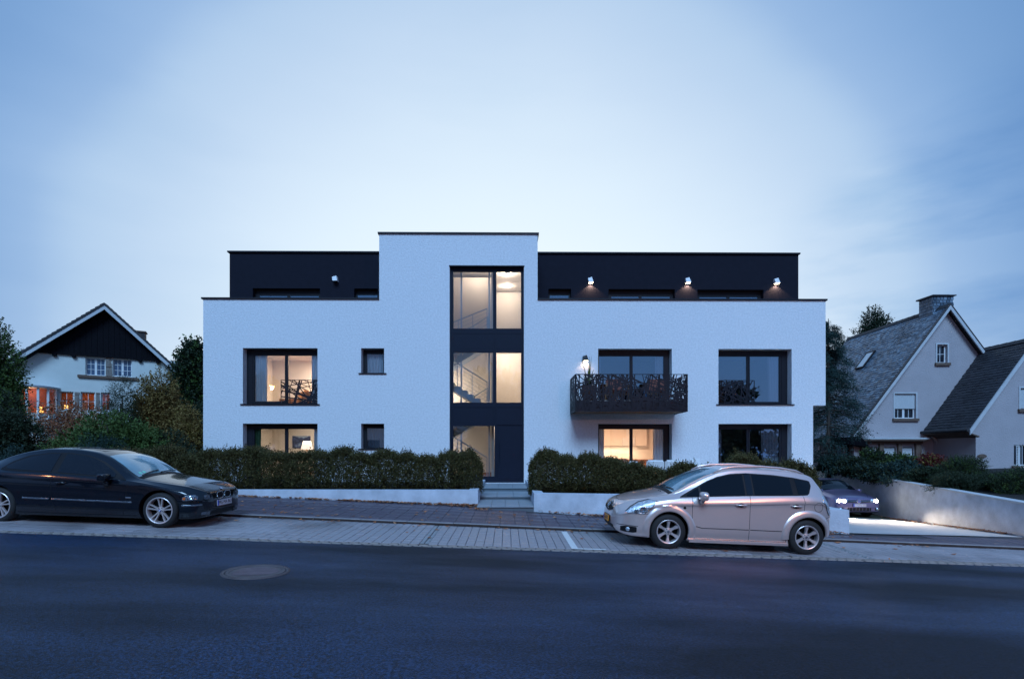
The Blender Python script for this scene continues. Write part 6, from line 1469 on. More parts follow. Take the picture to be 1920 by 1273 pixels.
class Car:
    """body lofted over cross-sections; trim projected on to it from the side, the front, the rear or above"""
    def __init__(s, root, spec, paint, arches, ar):
        s.root = root; s.spec = spec; s.paint = paint
        T, S, B, Wd, WT = (curve(spec[k]) for k in ('top', 'sh', 'bot', 'w', 'wt')); CR = curve(spec['crown'])
        x0, x1 = spec['top'][0][0], spec['top'][-1][0]
        n = 120; st = [x0 + (x1 - x0) * (0.5 - 0.5 * math.cos(math.pi * i / n)) * .5 + (x1 - x0) * i / n * .5 for i in range(n + 1)]
        rings = []
        for x in st:
            zt, zs, zb, w, wt, cr = T(x), S(x), B(x), Wd(x), WT(x), CR(x); zs = min(zs, zt - .012); ws = w * .965; g = zt - zs
            hi = min(1, g / .30)
            pts = [(0, zb), (w * .55, zb), (w * .90, zb + .01), (w * .97, zb + .05), ] + ([(w * 1.0, zb + .25 * (zs - zb)), (w * .995, zb + .60 * (zs - zb)), (w * .988, zs - .185 * (zs - zb)), (w * 1.003, zs - .150 * (zs - zb)), (w * .995, zs - .08 * (zs - zb))] if spec.get('crease') else [(w * 1.0, zb + .30 * (zs - zb)), (w * 1.005, zb + .58 * (zs - zb)), (w * .995, zs - .16 * (zs - zb)), (w * .985, zs - .08 * (zs - zb))]) + [(ws, zs)]
            if hi > .35: pts += [(ws + (wt - ws) * .06, zs + .05 * g), (ws + (wt - ws) * .45, zs + .46 * g), (ws + (wt - ws) * .86, zs + .86 * g)]
            else: pts += [(ws + (wt - ws) * .22, zs + .22 * g), (ws + (wt - ws) * .5, zs + .5 * g), (ws + (wt - ws) * .80, zs + .80 * g)]
            pts += [(wt, zt), (wt * .80, zt + cr * .42), (wt * .45, zt + cr * .85), (0, zt + cr)]
            # smooth the ring with a Catmull-Rom pass
            q = []; P = [np.array(p) for p in pts]; m_ = len(P)
            for i in range(m_ - 1):
                p0, p1, p2, p3 = P[max(i - 1, 0)], P[i], P[i + 1], P[min(i + 2, m_ - 1)]
                for t in ((0, .33, .66)):
                    q.append(.5 * (2 * p1 + (p2 - p0) * t + (2 * p0 - 5 * p1 + 4 * p2 - p3) * t * t + (3 * p1 - p0 - 3 * p2 + p3) * t**3))
            q.append(P[-1]); q[0][0] = 0; rings.append([(x, max(0, p[0]), p[1]) for p in q])
        m = MB(); nr = len(rings[0]); full = []
        for r in rings: full.append(r + [(p[0], -p[1], p[2]) for p in r[-2:0:-1]])
        nn = len(full[0])
        for r in full: m.verts(r)
        for i in range(n):
            for j in range(nn): k = (j + 1) % nn; m.face([i * nn + j, (i + 1) * nn + j, (i + 1) * nn + k, i * nn + k])
        m.face(range(nn)); m.face([n * nn + j for j in range(nn)][::-1])
        me = bpy.data.meshes.new('body'); me.from_pydata(m.v, [], m.f); slots(me, [paint, 'black_plastic'])
        bm = bmesh.new(); bm.from_mesh(me); bmesh.ops.recalc_face_normals(bm, faces=bm.faces); s.bvh = BVHTree.FromBMesh(bm); bm.to_mesh(me); bm.free()
        body = link('body', me)
        cut = MB(); cut.cur = 1
        wmax = max(p[1] for p in spec['w'])
        for ax in arches:
            for sg in (-1, 1):
                y0, y1 = sorted((sg * (wmax - .34), sg * (wmax + .3))); cut.lathe([(0, y0), (ar, y0), (ar, y1), (0, y1)], 48, (ax, 0, spec['wr'] + .01), 'y')
        co_ = cut.build('cutter', [paint, 'black_plastic'], fix=True)
        md = body.modifiers.new('arch', 'BOOLEAN'); md.operation = 'DIFFERENCE'; md.object = co_; md.solver = 'EXACT'
        try: md.material_mode = 'INDEX'
        except Exception: pass
        dg = bpy.context.evaluated_depsgraph_get(); me2 = bpy.data.meshes.new_from_object(body.evaluated_get(dg)); body.modifiers.clear(); body.data = me2
        bpy.data.objects.remove(co_); me2.polygons.foreach_set('use_smooth', [True] * len(me2.polygons)); me2.set_sharp_from_angle(angle=R(42)); body.parent = root; s.body = body
    def cast(s, mode, a, b):
        """mode side: (x, z) seen from -y / +y; front, rear: (y, z); top: (x, y)"""
        if mode == 'near': o, d = Vector((a, -3, b)), Vector((0, 1, 0))
        elif mode == 'far': o, d = Vector((a, 3, b)), Vector((0, -1, 0))
        elif mode == 'front': o, d = Vector((-4, a, b)), Vector((1, 0, 0))
        elif mode == 'rear': o, d = Vector((8, a, b)), Vector((-1, 0, 0))
        else: o, d = Vector((a, b, 4)), Vector((0, 0, -1))
        h = s.bvh.ray_cast(o, d)
        if h[0] is None: return None, None
        nrm_ = h[1]; return h[0], (nrm_ if nrm_.dot(d) < 0 else -nrm_)
    def patch(s, name, mode, lo, hi, mt, off=.005, nu=36, nv=10, parent=None, u0=None, u1=None, rim=.012, offf=None):
        """lo/hi: point lists of the lower and upper edge over u"""
        fl, fh = curve_lin(lo), curve_lin(hi); u0 = lo[0][0] if u0 is None else u0; u1 = lo[-1][0] if u1 is None else u1; P = []
        last = (None, None)
        for i in range(nu + 1):
            u = u0 + (u1 - u0) * i / nu; row = []
            for j in range(nv + 1):
                v = fl(u) + (fh(u) - fl(u)) * j / nv; p, n_ = s.cast(mode, u, v)
                if p is None: p, n_ = last
                if p is None: p, n_ = Vector((u, 0, v)), Vector((0, 0, 1))
                last = (p, n_); o_ = offf(i / nu, j / nv) if offf else off; row.append((p, n_, o_))
            P.append(row)
        m = MB(); m.grid([[q[0] + q[1] * q[2] for q in row] for row in P]); b = len(m.v); a_ = nv + 1
        ring = [(0, j) for j in range(nv + 1)] + [(i, nv) for i in range(1, nu + 1)] + [(nu, j) for j in range(nv - 1, -1, -1)] + [(i, 0) for i in range(nu - 1, 0, -1)]
        for (i, j) in ring: q = P[i][j]; m.v.append(tuple(q[0] - q[1] * rim))
        for k in range(len(ring)):
            k2 = (k + 1) % len(ring); A, B = ring[k], ring[k2]; m.face([A[0] * a_ + A[1], B[0] * a_ + B[1], b + k2, b + k])
        o = m.build(name, mt, parent or s.root, smooth=True, fix=True); o.data.set_sharp_from_angle(angle=R(40)); return o
    def both(s, name, lo, hi, mt, **k): return [s.patch(name, md, lo, hi, mt, **k) for md in ('near', 'far')]
    def line(s, name, mode, pts, w=.008, mt='black_plastic', off=.0025, parent=None, closed=False):
        if closed: pts = pts + [pts[0]]
        D = []
        for a, b in zip(pts, pts[1:]):
            n = max(2, int(math.dist(a, b) / .03)); D += [(a[0] + (b[0] - a[0]) * i / n, a[1] + (b[1] - a[1]) * i / n) for i in range(n)]
        D.append(pts[-1]); m = MB(); rows = []
        for i, p in enumerate(D):
            q, r = D[max(i - 1, 0)], D[min(i + 1, len(D) - 1)]; d = Vector((r[0] - q[0], r[1] - q[1])); d = d.normalized() if d.length > 0 else Vector((1, 0)); n_ = Vector((-d.y, d.x)) * w / 2
            row = []
            for sg in (-1, 0, 1):
                h, nn = s.cast(mode, p[0] + n_.x * sg, p[1] + n_.y * sg)
                if h is None: row = None; break
                row.append(h + nn * (off if sg == 0 else off * .3))
            if row: rows.append(row)
        if len(rows) > 1: m.grid(rows); return m.build(name, mt, parent or s.root, smooth=True)
    def side_lines(s, name, pts, **k):
        for md in ('near', 'far'): s.line(name, md, pts, **k)
def curve_lin(pts):
    xs = [p[0] for p in pts]; ys = [p[1] for p in pts]
    return lambda x: float(np.interp(x, xs, ys))
def arc_pts(cx, cz, r, a0, a1, n=24): return [(cx + r * math.cos(R(a0 + (a1 - a0) * i / n)), cz + r * math.sin(R(a0 + (a1 - a0) * i / n))) for i in range(n + 1)]

def wheel(root, x, yc, r, rr, spokes, style, side, steer=0, w=.205):
    """yc: outer face y (signed); side -1 near, +1 far"""
    o = bpy.data.objects.new('tmp', None)
    sg = side; m = MB(); k = lambda h: sg * h
    prof = [(rr - .005, -w / 2), (rr + .02, -w / 2 - .004), (r - .03, -w / 2 + .004), (r - .008, -w / 2 + .03), (r, -w / 2 + .06), (r, w / 2 - .06), (r - .008, w / 2 - .03), (r - .03, w / 2 - .004), (rr + .02, w / 2 + .004), (rr - .005, w / 2)]
    m.lathe(prof + [prof[0]], 56, axis='y', cap=False); tyre = m.build('wheel', 'rubber', root, smooth=True, loc=(x, yc - sg * w / 2, r), rot=(0, 0, steer))
    m = MB()
    for q in range(56):
        for t_ in (-.05, 0, .05): an = q / 56 * 6.283 + t_; m.box(0, 0, 0, 0, 0, 0) if False else None
    m = MB(); o_ = sg * w / 2
    m.lathe([(rr + .004, o_), (rr - .004, o_ + sg * .006), (rr - .018, o_), (rr - .026, o_ - sg * .03), (rr - .03, -o_ * .6)], 56, axis='y', cap=False)
    for q in range(spokes):
        an = q / spokes * 6.283 + math.pi / 2
        if style == 'double': spans = [(-.11, -.18, .032), (.11, .18, .032)]
        else: spans = [(0, 0, .056)]
        for a_in, a_out, bw in spans:
            i_, e_ = an + a_in * 1.6, an + a_out; r0, r1 = .045, rr - .012
            p0 = Vector((math.cos(i_) * r0, o_ - sg * .035, math.sin(i_) * r0)); p1 = Vector((math.cos(an + a_out * 1.1) * r1 * .55, o_ - sg * .028, math.sin(an + a_out * 1.1) * r1 * .55)); p2 = Vector((math.cos(e_) * r1, o_ - sg * .010, math.sin(e_) * r1))
            for (A, B, w0, w1) in ((p0, p1, bw * 1.1, bw * .85), (p1, p2, bw * .85, bw * (1.1 if style == 'double' else 1.5))):
                d = (B - A).normalized(); t_ = d.cross(Vector((0, 1, 0))).normalized(); y_ = Vector((0, -sg * .03, 0))
                m.hexa([A - t_ * w0 / 2 + y_, A + t_ * w0 / 2 + y_, B + t_ * w1 / 2 + y_, B - t_ * w1 / 2 + y_], [A - t_ * w0 * .36, A + t_ * w0 * .36, B + t_ * w1 * .36, B - t_ * w1 * .36])
    m.lathe([(.07, o_ - sg * .06), (.068, o_ - sg * .03), (.04, o_ - sg * .024), (0, o_ - sg * .022)], 28, axis='y')
    rim = m.build('rim', 'alloy', tyre, fix=True)
    MB().lathe([(rr - .028, o_ - sg * .10), (0, o_ - sg * .10)], 32, axis='y').build('brake_disc', 'black_plastic', tyre)
    MB().lathe([(.028, o_ - sg * .022), (.026, o_ - sg * .016), (0, o_ - sg * .015)], 20, axis='y').build('hub_cap', 'chrome', tyre)
    m = MB()
    for q in range(5): an = q / 5 * 6.283 + math.pi / 2 + .63; m.lathe([(.008, o_ - sg * .03), (.008, o_ - sg * .021), (0, o_ - sg * .020)], 8, (math.cos(an) * .052, 0, math.sin(an) * .052), 'y')
    q = m.build('wheel_bolts', 'black_plastic', tyre); q['kind'] = 'stuff'
    return tyre

def plate(car, mode, y0, z, w, h, txt, back, ink, tilt=0.0, band=True, ang=0.0):
    p, n_ = car.cast(mode, y0, z); n_ = Vector((n_.x, n_.y, 0)).normalized(); rz = math.atan2(n_.y, n_.x) + math.pi / 2
    e = bpy.data.objects.new('number_plate', None)
    me = MB().box(-w / 2, w / 2, -.006, .006, -h / 2, h / 2); o = me.build('number_plate', back, car.root, loc=p + n_ * .030, rot=(tilt, 0, rz))
    MB().box(-w / 2 - .008, w / 2 + .008, .0065, .03, -h / 2 - .008, h / 2 + .008).build('plate_holder', 'black_plastic', o)
    if band: MB().box(-w / 2 + .002, -w / 2 + .042, -.0085, -.0062, -h / 2 + .003, h / 2 - .003).build('plate_band', 'plate_blue', o)
    t_ = text_mesh('plate_lettering', txt, h * .92, ink, o, (.018 if band else 0, -.0075, 0), (R(90), 0, 0), .0012, xs=.86)
    wd = t_.dimensions.x or 1
    bb = [v.co.x for v in t_.data.vertices]; ww = (max(bb) - min(bb)); t_.scale = (min(1.1, (w - .07) / ww), 1, 1)
    return o
def handle(car, x, z, col):
    for md, sg in (('near', -1), ('far', 1)):
        p, n_ = car.cast(md, x, z)
        car.patch('handle_recess', md, [(x - .065, z - .03), (x, z - .048), (x + .055, z - .03)], [(x - .065, z + .02), (x, z + .04), (x + .055, z + .02)], 'black_plastic', off=.002, nu=10, nv=4, rim=.004)
        m = MB(); y = p.y + sg * .032
        m.tube([(x - .10, p.y + sg * .004, z), (x - .085, y, z), (x, y + sg * .006, z + .002), (x + .085, y, z), (x + .10, p.y + sg * .004, z)], .016, 8, [.010, .015, .016, .015, .010]); m.build('door_handle', col, car.root, smooth=True)
def mirror(car, x, z, sg, yb, col, sz=(.13, .24, .17), stalk=True, boxy=False):
    m = MB(); P = []; a, b, c = sz; ex = .45 if boxy else .75
    for i in range(13):
        th = math.pi * i / 12; row = []
        for j in range(25):
            ph = 2 * math.pi * j / 24; f = lambda v: math.copysign(abs(v) ** ex, v)
            row.append((x + a / 2 * f(math.sin(th) * math.cos(ph)) - (.03 if math.cos(ph) < 0 else 0) * math.sin(th), yb + sg * b / 2 + b / 2 * f(math.cos(th)), z + c / 2 * f(math.sin(th) * math.sin(ph))))
        P.append(row)
    m.grid(P); o = m.build('wing_mirror', col, car.root, smooth=True)
    if stalk: m = MB(); m.tube([(x - .02, yb - sg * .06, z - .15), (x - .01, yb + sg * .05, z - .12), (x, yb + sg * .10, z - .04)], .03, 8, [.05, .04, .035]); m.build('mirror_stalk', col, car.root, smooth=True)
    return o
def wiper(car, y0, y1, x0, x1):
    pts = []
    for i in range(9): f = i / 8; p, n_ = car.cast('top', x0 + (x1 - x0) * f, y0 + (y1 - y0) * f); pts.append(p + n_ * .022)
    m = MB(); m.tube(pts, .010, 6); m.build('wiper', 'black_plastic', car.root)

# ---------------------------------------------------------------- silver people carrier
CY = 9.28 + .875
sx = (1249.4 - VX) * 9.40 / FP
sv = thing('silver_car', 'silver people carrier with roof rails and yellow front number plate parked at the kerb', 'car', (sx, CY, z_park(sx, CY) - .002))
sv.rotation_euler = (0.02, SL, 0); sv.scale = (.975, .975, .975)
spec = dict(wr=.335, crease=1,
  top=[(-.985, .52), (-.975, .62), (-.93, .72), (-.83, .80), (-.6, .885), (-.3, .955), (-.02, 1.01), (.12, 1.055), (.45, 1.235), (.8, 1.405), (1.08, 1.505), (1.3, 1.545), (1.7, 1.57), (2.2, 1.56), (2.6, 1.515), (2.80, 1.455), (2.90, 1.34), (3.02, 1.13), (3.09, .90), (3.15, .76), (3.17, .60)],
  sh=[(-.985, .50), (-.93, .62), (-.8, .70), (-.6, .79), (-.28, .885), (.1, .95), (.5, .975), (1.5, 1.035), (2.6, 1.10), (2.85, 1.09), (3.0, 1.0), (3.1, .82), (3.15, .70), (3.17, .58)],
  bot=[(-.985, .44), (-.96, .33), (-.88, .25), (-.7, .205), (-.4, .19), (.4, .17), (2.2, .17), (2.75, .24), (3.0, .30), (3.12, .36), (3.17, .44)],
  w=[(-.985, .34), (-.96, .52), (-.90, .66), (-.80, .765), (-.62, .845), (-.35, .875), (.3, .885), (1.5, .89), (2.6, .885), (2.85, .865), (3.02, .80), (3.12, .71), (3.17, .56)],
  wt=[(-.985, .28), (-.90, .46), (-.6, .60), (-.2, .69), (.12, .715), (.5, .665), (1.08, .60), (1.6, .585), (2.5, .57), (2.85, .565), (3.02, .62), (3.12, .60), (3.17, .48)],
  crown=[(-.985, .01), (-.6, .035), (0, .05), (.4, .075), (1.1, .05), (2.5, .04), (2.9, .04), (3.17, .02)])
cs = Car(sv, spec, 'silver_paint', [0, 2.61], .375)
belt = [(.20, .985), (1.0, 1.035), (2.62, 1.125)]
# glass
cs.both('window_surround', [(.20, .985), (1.4, 1.062), (2.4, 1.112), (2.62, 1.13), (2.72, 1.30)], [(.20, 1.0), (.45, 1.145), (.72, 1.30), (.95, 1.40), (1.2, 1.463), (1.5, 1.488), (2.0, 1.475), (2.4, 1.440), (2.68, 1.395), (2.72, 1.38)], 'black_plastic', off=.004, nu=60)
cs.both('side_window', [(.60, 1.03), (1.42, 1.078)], [(.60, 1.20), (.75, 1.295), (.95, 1.378), (1.2, 1.440), (1.42, 1.462)], 'car_glass', off=.008, nu=30)
cs.both('side_window', [(.33, 1.008), (.56, 1.025)], [(.33, 1.04), (.56, 1.175)], 'car_glass', off=.008, nu=12)
cs.both('side_window', [(1.60, 1.088), (2.32, 1.120)], [(1.60, 1.462), (1.9, 1.455), (2.32, 1.424)], 'car_glass', off=.008, nu=30)
cs.both('side_window', [(2.42, 1.128), (2.60, 1.140), (2.69, 1.30)], [(2.42, 1.412), (2.69, 1.370)], 'car_glass', off=.008, nu=20)
cs.both('door_pillar', [(1.455, 1.085), (1.57, 1.09)], [(1.455, 1.475), (1.57, 1.475)], 'black_paint', off=.009, nu=6, nv=6)
cs.patch('windscreen', 'top', [(.10, -.63), (.3, -.63), (.7, -.575), (1.04, -.545)], [(.10, .63), (.3, .63), (.7, .575), (1.04, .545)], 'windscreen_sky_glass', off=.006, nu=40, nv=30)
cs.patch('windscreen_edge', 'top', [(.02, -.66), (.10, -.66)], [(.02, .66), (.10, .66)], 'black_plastic', off=.007, nu=4, nv=20)
cs.patch('rear_window', 'rear', [(-.52, 1.13), (0, 1.12), (.52, 1.13)], [(-.46, 1.42), (0, 1.44), (.46, 1.42)], 'car_glass', off=.006, nu=20, nv=12)
# shut lines
cs.side_lines('door_gap', [(.42, 1.0), (.425, .55), (.47, .42), (.49, .235)])
cs.side_lines('door_gap', [(1.505, 1.07), (1.50, .225)])
cs.side_lines('door_gap', [(2.50, 1.12), (2.53, .98), (2.52, .80), (2.42, .62), (2.30, .50), (2.22, .40), (2.20, .225)])
cs.side_lines('sill_gap', [(.47, .222), (2.22, .226)], w=.010)
cs.side_lines('crease', [(.50, .46), (.62, .432), (1.49, .435)], w=.014, mt='black_plastic', off=.001)
cs.side_lines('crease', [(1.52, .435), (2.14, .432), (2.25, .48)], w=.014, mt='black_plastic', off=.001)
cs.side_lines('bumper_gap', [(-.62, .655), (-.36, .645), (-.33, .60)])
cs.side_lines('bumper_gap', [(2.88, .62), (2.98, .70), (3.08, .735)])
cs.side_lines('fuel_flap', [(2.80 + .085 * math.cos(k / 20 * 6.283), .91 + .085 * math.sin(k / 20 * 6.283)) for k in range(21)], w=.007)
for c_ in (0, 2.61):
    for md in ('near', 'far'):
        r0, r1 = .372, .50; rows = []
        for i in range(41):
            an = R(-12 + 204 * i / 40) if c_ == 0 else R(-8 + 196 * i / 40); row = []
            for j in range(7):
                f = j / 6; r_ = r0 + (r1 - r0) * f; p, n_ = cs.cast(md, c_ + r_ * math.cos(an), .345 + r_ * math.sin(an))
                if p is None: break
                o_ = .026 * (1 - f ** 3) ** .8 + .001; row.append(p + n_ * (o_ if j else .026))
            if len(row) == 7: rows.append([row[0] + Vector((0, .07 if md == 'near' else -.07, 0))] + row)
        m = MB(); m.grid(rows); m.build('arch_flare', 'silver_paint', sv, smooth=True, fix=True)
# sill
for sg in (-1, 1): m = MB(); m.hexa([(.38, sg * .80, .155), (2.24, sg * .80, .16), (2.24, sg * .90, .165), (.38, sg * .90, .16)], [(.38, sg * .80, .22), (2.24, sg * .80, .22), (2.24, sg * .905, .205), (.38, sg * .905, .20)]); m.build('sill', 'silver_paint', sv, fix=True)
# lamps
cs.both('headlight', [(-.80, .665), (-.70, .650), (-.48, .652), (-.36, .76), (-.26, .88)], [(-.80, .675), (-.70, .76), (-.55, .85), (-.38, .905), (-.26, .905)], 'lens_clear', off=.010, nu=36, nv=14)
cs.side_lines('headlight_rim', [(-.80, .662), (-.48, .645), (-.35, .755), (-.245, .90), (-.38, .915), (-.56, .86), (-.71, .77), (-.81, .675)], w=.010, off=.011)
for md in ('near', 'far'):
    p, n_ = cs.cast(md, -.50, .74); o = MB().lathe([(0, 0), (.05, .0), (.058, .012), (.055, .02), (.04, .012), (0, .008)], 24).build('headlight_bulb', 'chrome', sv, smooth=True, loc=p + n_ * .004); o.rotation_euler = n_.to_track_quat('Z', 'Y').to_euler()
    p, n_ = cs.cast(md, -.62, .70); o = MB().lathe([(0, 0), (.035, .0), (.042, .012), (.03, .012), (0, .006)], 20).build('headlight_bulb', 'chrome', sv, smooth=True, loc=p + n_ * .004); o.rotation_euler = n_.to_track_quat('Z', 'Y').to_euler()
cs.both('tail_lamp', [(2.87, 1.0), (2.93, .98), (2.99, .86), (3.05, .76), (3.08, .76)], [(2.87, 1.10), (2.93, 1.13), (2.99, 1.10), (3.05, .98), (3.08, .93)], 'lens_clear', off=.010, nu=24, nv=12)
cs.side_lines('tail_lamp_rim', [(2.86, 1.005), (2.93, .972), (2.99, .85), (3.04, .755)], w=.010, off=.010)
cs.patch('fog_lamp_recess', 'near', [(-.875, .30), (-.80, .29), (-.66, .285), (-.60, .30)], [(-.875, .385), (-.80, .405), (-.62, .40), (-.60, .385)], 'black_plastic', off=.004, nu=16)
cs.patch('fog_lamp_recess', 'far', [(-.875, .30), (-.80, .29), (-.66, .285), (-.60, .30)], [(-.875, .385), (-.80, .405), (-.62, .40), (-.60, .385)], 'black_plastic', off=.004, nu=16)
for md in ('near', 'far'):
    p, n_ = cs.cast(md, -.755, .345); o = MB().lathe([(0, .014), (.036, .010), (.042, 0), (0, 0)], 20).build('fog_lamp', 'lens_clear', sv, smooth=True, loc=p + n_ * .005); o.rotation_euler = n_.to_track_quat('Z', 'Y').to_euler()
    p, n_ = cs.cast(md, .28, .80); o = MB().lathe([(0, .006), (.022, .005), (.026, 0), (0, 0)], 16).build('side_repeater', 'black_plastic', sv, loc=p + n_ * .001); o.rotation_euler = n_.to_track_quat('Z', 'Y').to_euler()
    p, n_ = cs.cast(md, -.12, .80); 
cs.side_lines('bumper_crease', [(-.93, .415), (-.80, .418), (-.58, .41)], w=.012)
# grille, badge, intake
cs.patch('grille', 'front', [(-.36, .655), (-.1, .60), (.1, .60), (.36, .655)], [(-.36, .70), (-.10, .72), (.10, .72), (.36, .70)], 'black_plastic', off=.006, nu=30, nv=8)
cs.patch('grille_bar', 'front', [(-.33, .675), (0, .645), (.33, .675)], [(-.33, .690), (0, .662), (.33, .690)], 'chrome', off=.016, nu=24, nv=2)
cs.patch('lower_intake', 'front', [(-.44, .27), (0, .255), (.44, .27)], [(-.46, .37), (0, .37), (.46, .37)], 'black_plastic', off=.005, nu=24, nv=5)
cs.line('bonnet_gap', 'top', [(-.80, .0), (-.80, .14), (-.74, .34), (-.55, .55), (-.3, .64), (.02, .69)], w=.010, off=.003)
cs.line('bonnet_gap', 'top', [(-.80, .0), (-.80, -.14), (-.74, -.34), (-.55, -.55), (-.3, -.64), (.02, -.69)], w=.010, off=.003)
for y in (-.22, -.34, .22, .34): p, n_ = cs.cast('top', -.03, y); MB().lathe([(.012, 0), (.009, .012), (0, .014)], 10, tuple(p)).build('washer_jet', 'black_plastic', sv)
def oval(c, n_, a, b, r, name, root, mt='chrome', up=(0, 0, 1)):
    up = Vector(up); s_ = n_.cross(up).normalized(); u = s_.cross(n_).normalized(); pts = [c + s_ * a * math.cos(k / 24 * 6.2832) + u * b * math.sin(k / 24 * 6.2832) for k in range(25)]; m = MB(); m.tube(pts, r, 6); return m.build(name, mt, root, smooth=True)
p, n_ = cs.cast('front', 0, .715); n_ = Vector((-1, 0, .45)).normalized(); c = p + n_ * .022 + Vector((0, 0, .0))
oval(c, n_, .068, .047, .007, 'badge_ring', sv); oval(c, n_, .022, .043, .005, 'badge_ring', sv); oval(c + Vector((0, 0, .016)), n_, .046, .020, .005, 'badge_ring', sv)
cs.patch('badge_field', 'front', [(-.11, .66), (0, .63), (.11, .66)], [(-.11, .76), (0, .795), (.11, .76)], 'black_paint', off=.009, nu=12, nv=6)
plate(cs, 'front', 0, .455, .46, .112, 'JG 8173', 'plate_yellow', 'plate_ink', R(-4))
handle(cs, 1.33, .895, 'silver_paint'); handle(cs, 2.37, .915, 'silver_paint')
mirror(cs, .60, 1.04, -1, -.86, 'silver_paint'); mirror(cs, .60, 1.04, 1, .86, 'silver_paint')
for sg in (-1, 1):
    m = MB(); pts = [(.90, sg * .585, 1.47), (1.06, sg * .575, 1.555), (1.3, sg * .57, 1.60), (1.8, sg * .56, 1.625), (2.2, sg * .555, 1.61), (2.5, sg * .55, 1.57), (2.66, sg * .55, 1.515)]
    m.tube(pts, .022, 10, [.012, .022, .023, .024, .023, .022, .012]); m.build('roof_rail', 'silver_paint', sv, smooth=True)
wiper(cs, -.55, .10, .16, .10); wiper(cs, -.02, .56, .17, .12)
for x in (0, 2.61):
    for sg in (-1, 1): wheel(sv, x, sg * .865, .335, .225, 6, 'single', sg)
MB().box(-.7, 2.95, -.5, .5, .16, .30).build('underbody', 'black_plastic', sv)

# ---------------------------------------------------------------- black coupe
bx = (301 - VX) * 9.33 / FP; CYb = 9.25 + .86
bk = thing('black_car', 'wet black three-door hatchback coupe with white German number plate parked at the kerb', 'car', (bx, CYb, z_park(bx, CYb) - .002))
bk.rotation_euler = (-0.02, -.034, math.pi); bk.scale = (.975, .975, .975)
spec = dict(wr=.335,
  top=[(-.96, .50), (-.95, .60), (-.90, .675), (-.80, .705), (-.5, .765), (0, .835), (.35, .88), (.52, .91), (.9, 1.14), (1.22, 1.30), (1.5, 1.375), (1.9, 1.41), (2.3, 1.405), (2.7, 1.35), (3.1, 1.235), (3.5, 1.06), (3.70, .97), (3.80, .88), (3.86, .72), (3.88, .60)],
  sh=[(-.96, .48), (-.9, .56), (-.8, .60), (-.5, .67), (0, .775), (.5, .855), (1.5, .915), (2.5, .945), (3.3, .955), (3.7, .90), (3.82, .72), (3.88, .55)],
  bot=[(-.96, .38), (-.93, .25), (-.85, .18), (-.5, .165), (.4, .16), (2.7, .16), (3.5, .24), (3.8, .32), (3.88, .42)],
  w=[(-.96, .38), (-.93, .54), (-.87, .66), (-.75, .755), (-.5, .825), (-.2, .85), (.5, .865), (2.5, .87), (3.2, .86), (3.6, .79), (3.82, .66), (3.88, .50)],
  wt=[(-.96, .34), (-.9, .50), (-.8, .57), (-.5, .64), (0, .69), (.5, .69), (1.22, .565), (1.8, .53), (2.6, .52), (3.2, .53), (3.6, .58), (3.82, .55), (3.88, .42)],
  crown=[(-.96, .01), (-.5, .03), (.3, .05), (.7, .08), (1.25, .05), (2.5, .035), (3.88, .02)])
cb_ = Car(bk, spec, 'black_paint', [0, 3.05], .375)
cb_.both('window_surround', [(.66, .875), (1.0, .915), (2.0, .965), (2.9, .985), (3.05, 1.0)], [(.66, .885), (.95, 1.07), (1.2, 1.205), (1.5, 1.305), (1.9, 1.350), (2.3, 1.340), (2.7, 1.27), (2.95, 1.15), (3.05, 1.03)], 'black_plastic', off=.004, nu=60)
cb_.both('side_window', [(.88, .925), (1.2, .948), (1.96, .985)], [(.88, .98), (1.0, 1.055), (1.2, 1.17), (1.4, 1.255), (1.6, 1.302), (1.96, 1.328)], 'car_glass_misty', off=.009, nu=36)
cb_.both('side_window', [(2.08, .990), (2.6, 1.005), (2.92, 1.020), (2.98, 1.045)], [(2.08, 1.325), (2.3, 1.315), (2.6, 1.258), (2.85, 1.155), (2.98, 1.065)], 'car_glass_misty', off=.009, nu=36)
cb_.patch('windscreen', 'top', [(.54, -.63), (.8, -.60), (1.20, -.52)], [(.54, .63), (.8, .60), (1.20, .52)], 'windscreen_sky_glass', off=.006, nu=40, nv=30)
cb_.patch('windscreen_edge', 'top', [(.45, -.65), (.54, -.65)], [(.45, .65), (.54, .65)], 'black_plastic', off=.007, nu=4, nv=20)
cb_.patch('sunroof', 'top', [(1.42, -.36), (1.92, -.36)], [(1.42, .36), (1.92, .36)], 'car_glass', off=.004, nu=14, nv=14)
cb_.patch('rear_window', 'top', [(2.95, -.44), (3.45, -.46)], [(2.95, .44), (3.45, .46)], 'car_glass', off=.005, nu=14, nv=14)
cb_.side_lines('door_gap', [(.60, .86), (.62, .50), (.66, .30), (.68, .215)])
cb_.side_lines('door_gap', [(2.02, 1.34), (2.03, .80), (2.00, .45), (1.93, .28), (1.86, .215)])
cb_.side_lines('crease', [(.66, .80), (1.5, .835), (2.6, .85), (3.3, .845)], w=.010, mt='black_plastic', off=.003)
cb_.side_lines('rub_strip', [(.50, .475), (1.5, .485), (2.0, .49)], w=.030, mt='lens_dark', off=.012)
cb_.side_lines('rub_strip', [(2.05, .49), (2.55, .495)], w=.030, mt='lens_dark', off=.012)
cb_.side_lines('bumper_strip', [(-.88, .445), (-.7, .44), (-.42, .435)], w=.030, mt='lens_dark', off=.012)
cb_.side_lines('bumper_gap', [(-.80, .50), (-.5, .495), (-.33, .48)], w=.010)
cb_.side_lines('sill_line', [(.42, .225), (2.65, .225)], w=.012)
cb_.side_lines('side_badge', [(.52, .56), (.62, .562)], w=.022, mt='chrome', off=.006)
cb_.both('headlight', [(-.80, .545), (-.75, .53), (-.50, .525), (-.43, .54)], [(-.80, .60), (-.72, .635), (-.50, .625), (-.43, .585)], 'lens_dark', off=.010, nu=24, nv=10)
